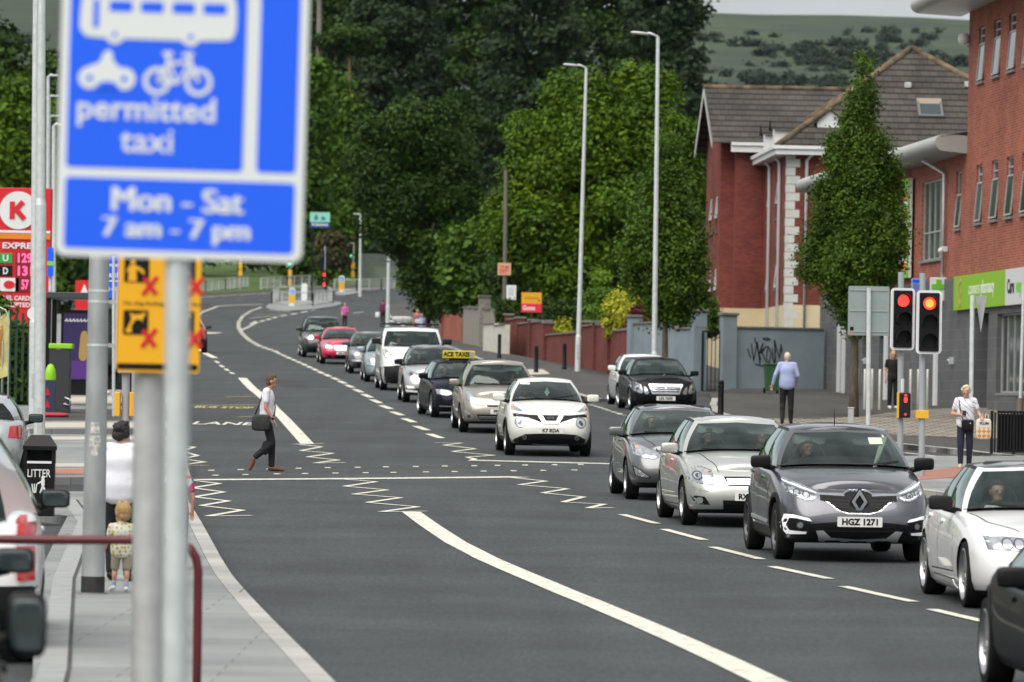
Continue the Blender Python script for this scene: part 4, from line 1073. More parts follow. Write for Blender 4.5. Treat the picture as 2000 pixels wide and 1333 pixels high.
for i, (px, Y, prof, leaf, lab, n) in enumerate(bgt):
    b = gpY(px, Y); pb = profile_blobs(b, prof, Y, .6)
    tree('broadleaf_tree', lab, b, lobes(pb, rsT, 7, .4), n, .5, leaf, 8, .35, 20+i, GB, .6)
con = [(640, 600, -140, 500, 110, 'dark dense conifer behind the pine trunks'), (770, 560, -120, 520, 130, 'dark conifer above the drooping tree'), (905, 590, -160, 540, 140, 'tallest dark conifer in the middle of the wood'), (1040, 550, -110, 560, 130, 'dark conifer above the left side of the light green tree'), (1170, 580, -170, 560, 140, 'dark conifer between the two lamp heads'), (1300, 540, -130, 560, 105, 'dark conifer at the right end of the wood, its boughs against the hill'), (540, 620, -60, 500, 110, 'dark conifer behind the blue sign edge')]
for i, (px, Y, yt, yb, hw, lab) in enumerate(con):
    b = gpY(px, Y); rr = np.random.RandomState(40+i); bl = []
    yb += 48
    for k in range(40):
        t = k/39; py = yt+(yb-yt)*t; w = hw*1.25*(.42+.7*t**.6)*(1-.15*max(0, t-.8)/.2)
        for q in range(7):
            a = rr.uniform(0, 2*PI); c = at(px, py, Y); s = Y/FPX; L_ = w*s*rr.uniform(.55, 1.0)
            bl.append((c.x-b.x+math.cos(a)*L_*.65, math.sin(a)*L_*.5, c.z-b.z+rr.uniform(-.6, .6)-.1*L_, L_*.42, L_*.42, .55))
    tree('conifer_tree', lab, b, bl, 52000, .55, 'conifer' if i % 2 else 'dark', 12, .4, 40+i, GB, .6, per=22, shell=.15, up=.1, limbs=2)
for px, pt, pbm, Y, r, bk, lab in ((624, -60, 190, 520, .34, 'bark_grey', 'tall grey pine stem right of the blue sign'), (683, 84, 330, 518, .18, 'bark_red', 'thin reddish pine stem near the mid green tree')):
    b = gpY(px-4, Y); top = at(px, pt, Y)
    t = thing('pine_tree', lab, 'tree', b)
    mb = MB(); mb.tube([(0, 0, -.4), ((top.x-b.x)*.5, 0, (top.z-b.z)*.5), (top.x-b.x, 0, top.z-b.z)], [r*1.2, r, r*.6], 8); mb.build('trunk', MT[bk], t)
    c = (top.x-b.x, 0, top.z-b.z)
    foliage('crown', [(c[0]+dx, dy, c[2]+dz, 2.2, 2.0, .7) for dx, dy, dz in ((-1, 0, .3), (1.2, .5, 0), (0, -.8, .9), (.3, 1, -.5))], 5000, .4, LM['dark'], t, 77, .35)
GL = 'trees beyond the filling station'
lt = [(30, 330, [(170, -20, 80), (230, -60, 100), (300, -80, 110), (400, -60, 110), (560, -60, 120)], 'broad', 'light green tree over the red filling station sign', 22000, .36), (-40, 420, [(80, -90, 60), (200, -140, 90), (350, -120, 110)], 'dark', 'dark tree at the left edge under the hill', 14000, .5), (100, 380, [(130, 60, 150), (240, 40, 180), (400, 50, 190)], 'dark', 'dark tree between the left poles and the blue sign', 16000, .45), (110, 360, [(330, 40, 190), (440, 30, 260), (520, 20, 260), (575, 20, 250)], 'dark', 'low dark trees behind the filling station poles', 12000, .45), (250, 500, [(120, 150, 420), (300, 140, 460), (490, 160, 470), (530, 160, 470)], 'dark', 'dark wood hidden behind the blue sign', 16000, .6)]
for i, (px, Y, prof, leaf, lab, n, sz) in enumerate(lt):
    b = gpY(px, Y); pb = profile_blobs(b, prof, Y, .6)
    tree('broadleaf_tree', lab, b, lobes(pb, rsT, 7, .4), n, sz, leaf, 7, .3, 60+i, GL, sz*1.2)
def shrub(name, label, px, Y, prof, n, size, leaf, seed, clump=.12, sq=1.0, cat='shrub', grp=None):
    b = gpY(px, Y); t = thing(name, label, cat, b, 0, grp)
    mb = MB(); mb.tube([(0, 0, -.2), (0, 0, .9)], [.08, .05], 6); mb.build('stem', MT['bark'], t)
    foliage('foliage', profile_blobs(b, prof, Y, sq), n, size, LM[leaf], t, seed, clump, 20, .3, .12, .5)
shrub('conical_conifer', 'clipped conical green conifer behind the near lamp post', 1175, 211, [(528, 1168, 1180), (560, 1150, 1198), (595, 1142, 1208), (650, 1138, 1214)], 24000, .10, 'fresh', 81)
shrub('golden_shrub', 'golden yellow shrub above the brick wall', 1225, 196, [(578, 1198, 1256), (600, 1176, 1284), (648, 1174, 1292)], 15000, .12, 'gold', 82)
shrub('red_leaved_shrub', 'dark red leaved shrub in front of the golden shrub', 1246, 193.5, [(602, 1240, 1266), (620, 1228, 1282), (645, 1226, 1284)], 6000, .11, 'redleaf', 83)
shrub('domed_hedge', 'domed dark green bush left of the apartment block', 1365, 189, [(578, 1345, 1390), (605, 1330, 1406), (650, 1326, 1410)], 14000, .11, 'mid', 84)
shrub('yellow_green_shrub', 'small yellow-green shrub behind the dip in the brick wall', 1098, 228, [(634, 1088, 1108), (652, 1082, 1118), (664, 1082, 1120)], 3000, .11, 'gold', 85)
shrub('ivy_bush', 'ivy bush at the foot of the wooden pole', 986, 246, [(612, 975, 1003), (650, 970, 1005), (692, 975, 1000)], 4500, .12, 'hedge', 86)
shrub('round_bush', 'round green bush against the left end of the brick wall', 1012, 246, [(606, 990, 1030), (640, 985, 1040)], 3500, .12, 'mid', 87)
b = gpY(1060, 236); t = thing('clipped_hedge', 'long flat-topped dark hedge behind the for-sale board', 'hedge', b)
mb = MB(); mb.tube([(0, 0, -.2), (0, 0, 1)], .06, 6); mb.build('stem', MT['bark'], t)
ztop = at(1060, 590, 236).z-b.z
bl = [(x, .2, z, .35, .35, .4) for x in np.arange(-1.9, 2.2, .35) for z in np.arange(.3, ztop-.2, .45)]
foliage('foliage', bl, 16000, .12, LM['hedge'], t, 88, .1, 20, .3, .05, .6)
for i, (px, Y, prof, lab) in enumerate([(20, 128, [(640, -40, 50), (700, -60, 64), (760, -60, 66), (812, -50, 60)], 'dark green roadside bush under the green fence'), (-30, 134, [(590, -90, 20), (680, -110, 30), (790, -100, 30)], 'tall dark bush at the extreme left edge')]):
    shrub('roadside_bush', lab, px, Y, prof, 14000, .14, 'mid', 90+i, .14, .8, 'bush', 'bushes on the left bank')
shrub('autumn_bush', 'brown-tinged bush below the school sign', 648, 455, [(462, 632, 664), (490, 622, 680), (515, 625, 672)], 4000, .4, 'autumn', 95, .35)
rh = np.random.RandomState(9); bl = []
for k in range(120):
    px = rh.uniform(1380, 1900) if k < 100 else rh.uniform(-20, 130); py = rh.uniform(62, 190)
    t_ = rh.rand(); lo, hi = 1000, 3150
    for _ in range(24):
        ym = (lo+hi)/2; p = at(px, py, ym)
        if hill_z(p.x, ym) > p.z: hi = ym
        else: lo = ym
    p = at(px, py, lo); s = rh.uniform(1.2, 4.2)*lo/2200*(.4+.9*(py/190))
    for q in range(rh.randint(1, 4)): bl.append((p.x+rh.normal()*s*1.6, p.y+rh.normal()*s, p.z+s*.4, s, s, s*.8))
o = foliage('hill_trees', bl, 34000, 1.5, LM['hill'], None, 10, 1.1, 20, .3, .15, .5)
tag(o, 'scattered dark trees and gorse over the far green hillside', 'trees', kind='stuff')

rb = np.random.RandomState(21); bl = []  # unseen trees, added so the cars reflect dark foliage instead of bright sky
for k in range(46):
    y = -45 if k < 18 else rb.uniform(-45, 125); x = rb.uniform(-60, 60) if k < 18 else rb.uniform(-46, -30)
    h = rb.uniform(2.5, 5); bl.append((x, y, G(x, max(0, y))+h*.9, rb.uniform(3, 5.5), rb.uniform(3, 5), h))
o = foliage('added_tree_belt', bl, 26000, .8, LM['dark'], None, 22, .9, 20, .2, .15, .5)
tag(o, 'unseen trees added behind and left of the viewer to darken the car reflections', 'trees', kind='stuff')
# ================================================================ cars
def paint(name, col, metallic=0.0, rough=.28, coat=1.0):
    if max(col) < .03: coat = .15
    m = M(name, col, rough, metallic, coat=coat, spec=.1 if max(col) < .03 else .5)
    if max(col) < .03: m.node_tree.nodes['Principled BSDF'].inputs['IOR'].default_value = 1.2
    return m
MT['glass'] = glassmat('window_glass', (.80, .92, .88), 1.5, .80)
MT['glass_dark'] = glassmat('tinted_glass', (.5, .58, .56), 1.5, .45)
MT['lens'] = M('lamp_lens', (.36, .39, .41), .10, .45, coat=1.0)
MT['lens_bright'] = M('lamp_reflector', (.70, .72, .74), .14, .8, coat=1.0)
MT['lens_dark'] = M('lamp_dark', (.06, .065, .07), .15, .2, coat=1.0)
MT['lens_red'] = M('tail_lens', (.55, .01, .012), .12, coat=1.0)
MT['lens_amber'] = M('amber_lens', (.62, .30, .20), .2, coat=1.0)
MT['lamp_on'] = M('lamp_lit', (1, .8, .5), .3, emit=(1, .72, .36), estr=2.2)
MT['drl'] = M('daytime_lamp', (.9, .9, .9), .3, emit=(1, .96, 1), estr=.25)
MT['trim'] = M('car_trim', (.009, .009, .010), .5, spec=.22)
MT['interior'] = M('car_interior', (.018, .019, .02), .8)
MT['seat'] = M('seat_cloth', (.03, .031, .033), .9)
MT['visor'] = M('sun_visor', (.5, .54, .5), .8)
MT['plate'] = M('number_plate', (.8, .8, .78), .35)
MT['satin'] = M('satin_silver', (.55, .56, .57), .35, .6)

def plan_curve(a, hw, n, N):
    """quarter of a car's outline: from the nose centre (0,-a) to the side (hw,0)"""
    T = 400; P = []
    for i in range(T+1):
        t = (PI/2)*i/T
        P.append((hw*math.sin(t)**(2/n), -a*math.cos(t)**(2/n)))
    P = np.array(P); d = np.diff(P, axis=0); L = np.hypot(d[:, 0], d[:, 1]); ang = np.unwrap(np.arctan2(d[:, 1], d[:, 0]))
    turn = np.abs(np.diff(ang, prepend=ang[0]))
    s = np.concatenate([[0], np.cumsum(L/L.sum() + 1.3*turn/max(1e-6, turn.sum()))]); s /= s[-1]
    q = np.linspace(0, 1, N+1)
    return np.stack([np.interp(q, s, P[:, 0]), np.interp(q, s, P[:, 1])], 1)

class Car:
    def __init__(s, S):
        s.S = S
        s.Dm = S['fo'] + S['wb']/2
        s.W2 = S['W']/2
        s.sh = pchip([p[0] for p in S['shoulder']], [p[1] for p in S['shoulder']])
        s.tub()
    def y(s, d): return d - s.Dm
    def tub(s):
        S = s.S; L_ = S['L']; N = 22
        vs_ = S.get('levels', [(0, .88, .16, .14), (.08, .95, .08, .08), (.22, .985, .02, .02), (.42, 1.0, 0, 0), (.62, 1.0, .02, .02), (.78, .985, .06, .06), (.90, .962, .12, .1), (.97, .935, .2, .15), (1.0, .905, .28, .2)])
        zb = S.get('zb', .19)
        rings = []
        for v, w, f, r in vs_:
            a = L_/2 - f; b = L_/2 - r
            qf = plan_curve(a, s.W2*w, S.get('nf', 5.8), N); qr = plan_curve(b, s.W2*w, S.get('nr', 4.6), N)
            half = [(x, y) for x, y in qf] + [(x, -y) for x, y in qr[::-1][1:]]
            ring = half + [(-x, y) for x, y in half[-2:0:-1]]
            R_ = []
            for x, y in ring:
                d = y + L_/2
                z0 = zb + S.get('lift', .05)*max(0, (abs(d-L_/2)/(L_/2))**6)
                z1 = s.sh(d)
                R_.append(Vector((x, s.y(d), z0 + v*(z1-z0))))
            rings.append(R_)
        n = len(rings[0]); h = n//2
        mb = MB(); mb.grid(rings, True, 0, True)
        crown = S.get('crown', .085); Kc = 10
        def cap(ring, up):
            rows = []
            for i in range(1, h):
                a = ring[i]; b = ring[n-i]
                xe = abs(a.x); row = []
                amp = (crown*min(1, (xe/(s.W2*.62))**1.5) if up else 0)
                for k in range(Kc+1):
                    t = k/Kc; x = a.x + (b.x-a.x)*t; u = x/xe if xe > 1e-6 else 0
                    row.append(Vector((x, a.y, a.z + amp*(1-abs(u)**S.get('crownp', 2.4)))))
                rows.append(row)
            mi = 0 if up else 1
            fs = []; vv = [v for r in rows for v in r]; m = Kc+1
            for j in range(len(rows)-1):
                for k in range(Kc):
                    q = (j*m+k, j*m+k+1, (j+1)*m+k+1, (j+1)*m+k)
                    fs.append(q if up else q[::-1])
            e0 = len(vv); vv += [ring[0], ring[h]]
            for k in range(Kc):
                q = (e0, k+1, k); fs.append(q if up else q[::-1])
                o = (len(rows)-1)*m
                q = (e0+1, o+k, o+k+1); fs.append(q if up else q[::-1])
            mb.add(vv, fs, True, mi)
        cap(rings[-1], True); cap(rings[0], False)
        bm = bmesh.new(); me = mb.mesh('body'); bm.from_mesh(me); bmesh.ops.remove_doubles(bm, verts=bm.verts, dist=1e-4)
        bmesh.ops.recalc_face_normals(bm, faces=bm.faces)
        s.bvh = BVHTree.FromBMesh(bm)
        ws = S['r'] + S.get('gap', .055)
        cut = MB()
        s.axles = [-S['wb']/2, S['wb']/2]
        for y in s.axles:
            for sx in (-1, 1):
                cut.cyl((sx*(s.W2-.34), y, S['r']), (sx*(s.W2+.3), y, S['r']), ws, ws, 40)
        cm = cut.mesh('cut'); co = bpy.data.objects.new('cut', cm); COL.objects.link(co)
        bm.to_mesh(me); bm.free()
        bo = bpy.data.objects.new('body', me); COL.objects.link(bo)
        md = bo.modifiers.new('b', 'BOOLEAN'); md.operation = 'DIFFERENCE'; md.object = co; md.solver = 'EXACT'
        out = evaluated(bo)
        bpy.data.objects.remove(bo); bpy.data.objects.remove(co)
        out.materials.clear()
        for k in ('_p', 'trim'): out.materials.append(S['paint'] if k == '_p' else MT[k])
        for p in out.polygons:
            c = p.center
            p.use_smooth = True; p.material_index = 0
            if p.normal.z < -.75 and c.z < zb+.12: p.material_index = 1
            for y in s.axles:
                rr = math.hypot(c.y-y, c.z-S['r'])
                if rr < ws+.012 and abs(c.x) > s.W2-.36 and abs(c.x) < s.W2+.02 and (rr < ws*.985 or abs(rr-ws) < .02) and abs(c.x) < s.W2*.985:
                    nrm = p.normal
                    if abs(nrm.x) < .5 or abs(c.x) < s.W2-.3: p.material_index = 1
        out.set_sharp_from_angle(angle=R(38))
        s.body_mesh = out
    # --- draping a flat outline on the bodywork
    def cast(s, p, q, dirn, bvh=None):
        bvh = bvh or s.bvh
        if dirn == 'front': o, d = Vector((p, -12, q)), Vector((0, 1, 0))
        elif dirn == 'rear': o, d = Vector((p, 12, q)), Vector((0, -1, 0))
        elif dirn == 'left': o, d = Vector((-12, p, q)), Vector((1, 0, 0))
        elif dirn == 'right': o, d = Vector((12, p, q)), Vector((-1, 0, 0))
        else: o, d = Vector((p, q, 12)), Vector((0, 0, -1))
        h = bvh.ray_cast(o, d)
        if h[0] is None:
            c = Vector((p, -s.S['fo']-s.S['wb']/2+.3, q)) if dirn == 'front' else (Vector((p, s.S['L']-s.Dm-.2, q)) if dirn == 'rear' else Vector((-s.W2 if dirn == 'left' else s.W2, p, q)))
            h = bvh.find_nearest(c)
        return h[0], d
    def drape(s, mb, poly, dirn, mi=0, off=.005, h=.05, thick=.012, bvh=None):
        n = len(poly); pts = []
        for i in range(n):
            a = Vector(poly[i]); b = Vector(poly[(i+1) % n]); k = max(1, int((b-a).length/h))
            for j in range(k): pts.append(a+(b-a)*j/k)
        nb = len(pts)
        xs = [p.x for p in pts]; zs = [p.y for p in pts]
        def inside(x, y):
            c = False
            for i in range(n):
                a = poly[i]; b = poly[(i+1) % n]
                if (a[1] > y) != (b[1] > y) and x < (b[0]-a[0])*(y-a[1])/(b[1]-a[1])+a[0]: c = not c
            return c
        for x in np.arange(min(xs)+h/2, max(xs), h):
            for z in np.arange(min(zs)+h/2, max(zs), h):
                if inside(x, z): pts.append(Vector((float(x), float(z))))
        v2, e2, f2, ov, oe, of = delaunay_2d_cdt(pts, [(i, (i+1) % nb) for i in range(nb)], [], 1, 1e-5)
        top = []; dd = None
        for p in v2:
            c, d = s.cast(p.x, p.y, dirn, bvh); dd = d
            top.append(c - d*off)
        fs = []
        for f in f2:
            a, b, c = [top[i] for i in f[:3]]
            nrm = (b-a).cross(c-a)
            fs.append(tuple(f) if nrm.dot(dd) < 0 else tuple(f)[::-1])
        mb.add(top, fs, True, mi)
        if thick:
            edge = {}
            for f in fs:
                for i in range(len(f)):
                    a, b = f[i], f[(i+1) % len(f)]
                    if (b, a) in edge: del edge[(b, a)]
                    else: edge[(a, b)] = 1
            V = []; F = []
            for (a, b) in edge:
                k = len(V); V += [top[a], top[b], top[b]+dd*thick, top[a]+dd*thick]; F.append((k+1, k, k+3, k+2))
            mb.add(V, F, False, mi)
    def part(s, name, items, mats, dirn='front', mirror=False, parent=None, sharp=None, bvh=None, h=.05, off=.005):
        """items: (outline, material index[, offset])"""
        outs = []
        for sg in ((1, -1) if mirror else (1,)):
            mb = MB()
            for it in items:
                pl = it[0]; mi = it[1] if len(it) > 1 else 0; of = it[2] if len(it) > 2 else off
                dn = dirn
                if mirror:
                    if dirn in ('left', 'right'): dn = 'left' if sg == 1 else 'right'
                    else: pl = [(sg*a, b) for a, b in pl]
                s.drape(mb, pl, dn, mi, of, h, bvh=bvh)
            outs.append(mb.build(name, mats, parent or s.root, sharp))
        return outs
    def cabin(s):
        S = s.S; C = S['cab']; H = S['H']
        wb_, wr = C.get('wb', s.W2*.9), C['wr']
        y = s.y
        top = s.bvh
        def zdeck(x, yy):
            h = top.ray_cast(Vector((x, yy, 5)), Vector((0, 0, -1)))
            return (h[0].z if h[0] is not None else s.sh(yy+s.Dm))
        bel = dict(F=(0, C['cowl']), A1=(wb_*.955, C['a']-.07), A2=(wb_, C['a']), B1=(wb_*1.0, C['b']), B2=(wb_*1.0, C['b']+.09), C1=(wb_*.975, C['c']), C2=(wb_*C.get('c2x', .86), C['c2']), R=(0, C['tail']))
        rof = dict(F=(0, C['rf']), A1=(wr*.9, C['rf']+.07), A2=(wr, C['rf']+.17), B1=(wr*1.02, C['b']+.06), B2=(wr*1.02, C['b']+.14), C1=(wr*.97, C['rc']), C2=(wr*.84, C['rr']-.06), R=(0, C['rr']))
        zr = pchip([p[0] for p in C['roofz']], [p[1] for p in C['roofz']])
        segs = [('F', 'A1', 8, 'ws'), ('A1', 'A2', 2, 'pil'), ('A2', 'B1', 6, 'fw'), ('B1', 'B2', 1, 'bp'), ('B2', 'C1', 6, 'rw'), ('C1', 'C2', 3, 'cp'), ('C2', 'R', 6, 'rs')]
        us = []
        def P(D, a, b, t, kind):
            p, q = D[a], D[b]
            x = p[0]+(q[0]-p[0])*t; d = p[1]+(q[1]-p[1])*t
            if kind == 'ws': d = p[1] + (q[1]-p[1])*t**2.2
            if kind == 'rs': d = q[1] + (p[1]-q[1])*(1-t)**2.2
            if kind in ('fw', 'rw'): x += .012*math.sin(PI*t)
            return x, d
        for a, b, k, kind in segs:
            for j in range(k): us.append((a, b, j/k, kind))
        us.append(('C2', 'R', 1.0, 'rs'))
        cellkind = [u[3] for u in us[:-1]]
        vlo, vhi = C.get('vlo', .05), C.get('vhi', .93)
        V = [0, vlo] + [vlo+(vhi-vlo)*i/6 for i in range(1, 7)] + [1.0]
        bulge = C.get('bulge', .035)
        half = []
        for v in V:
            row = []
            for a, b, t, kind in us:
                xb, db = P(bel, a, b, t, kind); xr, dr = P(rof, a, b, t, kind)
                zb_ = zdeck(min(xb, s.W2*.86), y(db)) - .012
                z1 = zr(dr) + (.0 if kind != 'ws' else .03*(1-t))
                vv = v
                bx = bulge*math.sin(PI*v)
                x = xb+(xr-xb)*v + (bx if kind in ('fw', 'bp', 'rw', 'pil', 'cp') else bx*t if kind == 'ws' else bx*(1-t))
                d = db+(dr-db)*v - (.05*math.sin(PI*v) if kind == 'ws' else 0) + (.04*math.sin(PI*v) if kind == 'rs' else 0)
                row.append(Vector((x, y(d), zb_+(z1-zb_)*v)))
            half.append(row)
        nu = len(us)
        body = {(a, b): MB() for a in (1, -1) for b in 'fr'}; trim = {1: MB(), -1: MB()}; G_ = {'windscreen': MB(), 'rear_window': MB()}
        sw = {}
        for sg in (1, -1):
            for j in range(len(V)-1):
                for i in range(nu-1):
                    q = [half[j][i], half[j][i+1], half[j+1][i+1], half[j+1][i]]
                    q = [Vector((sg*p.x, p.y, p.z)) for p in q]
                    if sg < 0: q = q[::-1]
                    k = cellkind[i]; gl = 1 <= j <= len(V)-3
                    f = [(0, 1, 2, 3)]
                    if k == 'ws' and gl: G_['windscreen'].add(q, f, True)
                    elif k == 'rs' and gl and C.get('rearglass', True): G_['rear_window'].add(q, f, True)
                    elif k == 'fw' and gl: sw.setdefault(('f', sg), MB()).add(q, f, True)
                    elif k == 'rw' and gl and C.get('rearside', True): sw.setdefault(('r', sg), MB()).add(q, f, True)
                    elif (k == 'bp' and gl) or (k == 'ws' and j == 0) or (k in ('fw', 'bp', 'rw') and (j == 0 or j == len(V)-2)): trim[sg].add(q, f, True)
                    else: body[(sg, 'r' if k in ('rw', 'cp', 'rs') else 'f')].add(q, f, True)
        ring = half[-1]; Kc = 10; cr = C.get('crown', .05)
        rows = []
        for p in ring[1:-1]:
            row = []
            for k in range(Kc+1):
                x = p.x*(1-2*k/Kc); u = x/p.x
                row.append(Vector((x, p.y, p.z + cr*(1-abs(u)**2.5)*min(1, (p.x/(wr*.55))**1.3))))
            rows.append(row)
        roof = MB(); vv = [v for r in rows for v in r]; m = Kc+1; fs = []
        for j in range(len(rows)-1):
            for k in range(Kc): fs.append((j*m+k, j*m+k+1, (j+1)*m+k+1, (j+1)*m+k))
        e0 = len(vv); vv += [ring[0], ring[-1]]
        for k in range(Kc):
            fs.append((e0, k+1, k)); o = (len(rows)-1)*m; fs.append((e0+1, o+k, o+k+1))
        roof.add(vv, fs, True)
        def weld(mb, name, mat, parent):
            bm = bmesh.new(); me = mb.mesh(name); bm.from_mesh(me); bmesh.ops.remove_doubles(bm, verts=bm.verts, dist=1e-4); bm.to_mesh(me); bm.free()
            me.materials.append(mat); me.set_sharp_from_angle(angle=R(45))
            return link(name, me, parent)
        pc = S.get('pillar', S['paint'])
        for sg in body:
            if body[sg].v: weld(body[sg], 'window_pillar', pc, s.root)
        weld(roof, 'roof', S.get('roofpaint', S['paint']), s.root)
        for sg in (1, -1): weld(trim[sg], 'window_trim', MT['trim'], s.root)
        s.gb = {}
        for k, mb in G_.items():
            if mb.v:
                o = weld(mb, k, MT['glass'], s.root); s.gb[k] = BVHTree.FromPolygons([tuple(v.co) for v in o.data.vertices], [tuple(p.vertices) for p in o.data.polygons])
        for (fr, sg), mb in sw.items(): weld(mb, 'side_window', S.get('sideglass', MT['glass_dark']), s.root)
        it = MB(); rows = []
        for p in half[0][1:-1]:
            rows.append([Vector((p.x*.975*(1-2*k/6), p.y*.985, zdeck(min(p.x*.97*abs(1-2*k/6), s.W2*.85), p.y*.985)+.03)) for k in range(7)])
        it.grid(rows, True)
        it.build('dashboard', MT['interior'], s.root)
        zbm = s.sh(C['b'])
        sd = C['b'] - C.get('seatd', .12)
        def seat(x, yy, w0, h0, z0, w1, h1, z1, name):
            st = MB(); st.add(*box_round(x, yy, zbm+z0, w0, .14, h0)); st.add(*box_round(x, yy+.02, zbm+z1, w1, .1, h1))
            st.tube([(x, yy, zbm+z0), (x, yy+.02, zbm+z1)], .03, 6)
            st.build(name, MT['seat'], s.root)
        for sx in (-.37, .37): seat(sx, y(sd), .46, .36, .09, .25, .2, .37, 'seat')
        seat(0, y(C['c']-.12), 1.2, .3, .05, .9, .12, .22, 'rear_seat')
        sw_ = MB(); c0 = Vector((-.37, y(C['cowl']+.68), zdeck(.37, y(C['cowl']+.5))+.05))
        sw_.tube([c0+Vector((.185*math.cos(t), .06*math.sin(t), .17*math.sin(t))) for t in np.linspace(0, 2*PI, 25)[:-1]], .016, 6, closed=True)
        sw_.build('steering_wheel', MT['trim'], s.root)
        s.driver_local = Vector((-.37, y(sd)-.2, zbm))
        s.pass_local = Vector((.37, y(sd)-.2, zbm))
        mv = MB(); fx = (C['cowl']*.3+C['rf']*.7)
        zz_ = zr(C['rf'])-.1
        mv.add(*box_round(0, y(C['rf'])+.02, zz_, .24, .03, .065)); mv.build('rear_view_mirror', MT['trim'], s.root)
        if C.get('visor', True):
            for sx in (-.36, .36):
                vz = MB(); vz.add(*box_round(sx, y(C['rf'])+.06, zz_, .42, .02, .13)); vz.build('sun_visor', MT['visor'], s.root)
    def wheels(s):
        S = s.S; r = S['r']; w = S.get('tw', .205)
        t = MB(); hw = w/2; rr = r*S.get('rim', .66)
        Mx = Matrix.Rotation(R(90), 4, 'Y')
        t.lathe([(rr, -hw*.86), (rr*1.04, -hw*.97), (r*.86, -hw), (r*.955, -hw*.93), (r*.99, -hw*.72), (r, -hw*.4), (r, hw*.4), (r*.99, hw*.72), (r*.955, hw*.93), (r*.86, hw), (rr*1.04, hw*.97), (rr, hw*.86)], 36, M=Mx)
        tm = t.mesh('wheel', 40); tm.materials.append(MT['rubber'])
        m = MB(); Mf = Matrix.Rotation(R(-90), 4, 'Y')   # local z -> -x
        rr2 = rr
        m.lathe([(rr2*1.03, hw*.93), (rr2*.985, hw*.98), (rr2*.94, hw*.86), (rr2*.9, hw*.3), (rr2*.9, -hw*.8)], 36, M=Mf)
        m.lathe([(.001, hw*.72), (.045, hw*.70), (.058, hw*.6), (.06, hw*.2)], 16, M=Mf)
        ns = S.get('spokes', 5)
        for k in range(ns):
            A = Matrix.Rotation(2*PI*k/ns + .3, 4, 'Z')
            w0, w1 = S.get('spw', (.036, .03))
            if S.get('split'):
                for sg in (-1, 1):
                    m.prism([(-w0*.5, .03), (w0*.5, .03), (sg*.05+w1*.5, rr2*.95), (sg*.05-w1*.5, rr2*.95)], hw*.24, Mf @ A @ Matrix.Translation((0, 0, hw*.5)))
            else: m.prism([(-w0, .03), (w0, .03), (w1, rr2*.95), (-w1, rr2*.95)], hw*.26, Mf @ A @ Matrix.Translation((0, 0, hw*.5)))
        rm = m.mesh('rim', 35); rm.materials.append(S.get('rimmat', MT['alloy']))
        dk = MB(); dk.lathe([(.001, -hw*.1), (rr2*.9, -hw*.1)], 24, M=Mf); dm = dk.mesh('brake_disc'); dm.materials.append(MT['lens_dark'])
        for yy in s.axles:
            for sx in (-1, 1):
                o = link('wheel', tm, s.root, loc=(sx*(s.W2-.012-hw), yy, r))
                q = link('rim', rm, o); q2 = link('brake_disc', dm, o)
                if sx > 0: q.rotation_euler.z = PI; q2.rotation_euler.z = PI
    def mirrors(s, col=None):
        S = s.S; C = S['cab']; z = s.sh(C['a'])+S.get('mz', .1); d = C['a'] + S.get('md', .12)
        sx_ = S.get('msize', 1.0)
        for sg in (-1, 1):
            mb = MB(); xm = sg*(s.W2+.10*sx_-S.get('mi', .02))
            vs, fs, _q = box_round(xm, s.y(d), z, S.get('mw', .235)*sx_, .13, S.get('mh', .145)*sx_, .42, n=10)
            mb.add(vs, fs, True, 0)
            gx, gf, _q = box_round(xm, s.y(d)+.066, z, S.get('mw', .235)*.86*sx_, .012, S.get('mh', .145)*.8*sx_, .42, n=10)
            mb.add(gx, gf, True, 1)
            mb.tube([(xm-sg*.03, s.y(d)+.0, z-.05), (sg*(s.W2-.13), s.y(d)+.05, z-.09)], [.03, .035], 8, 2)
            mb.build('door_mirror', [col or S['paint'], MT['winglass'], MT['trim']], s.root)
    def plate(s, text, z, w=.52, h=.115, rear=False, x=0.0):
        c, d = s.cast(x, z, 'rear' if rear else 'front')
        mb = MB()
        F = facing(c - d*.012, PI if rear else 0)
        mb.prism(rrect(w, h, .01, 3), .012, F)
        o = mb.build('number_plate', MT['plate'], s.root)
        if text:
            t = MB(); v, f = textmesh(text, h*.86, .001, .004, 'CENTER', 1.0)
            x0 = min(a[0] for a in v); x1 = max(a[0] for a in v); y0 = min(a[1] for a in v); y1 = max(a[1] for a in v)
            k = min(1.0, w*.84/(x1-x0))
            t.add([((a[0]-(x0+x1)/2)*k, a[1]-(y0+y1)/2, a[2]) for a in v], f, False, 0, F @ Matrix.Translation((0, 0, .0145)))
            t.build('lettering', MT['black'], o)
    def seams(s, ds, zlo=.42, handles=(), mould=True):
        """shut lines and door handles on both sides"""
        S = s.S
        for sg in ('left', 'right'):
            mb = MB()
            for path in ds:
                s.drape(mb, stroke([(s.y(d), z) for d, z in path], .013), sg, 0, .0015, .09, 0)
            mb.build('door_seam', MT['trim'], s.root)
            for d, z in handles:
                hb = MB(); s.drape(hb, rrect(.19, .035, .015, 3, s.y(d), z), sg, 0, .022, .05, .03)
                hb.build('door_handle', S.get('handlemat', S['paint']), s.root)
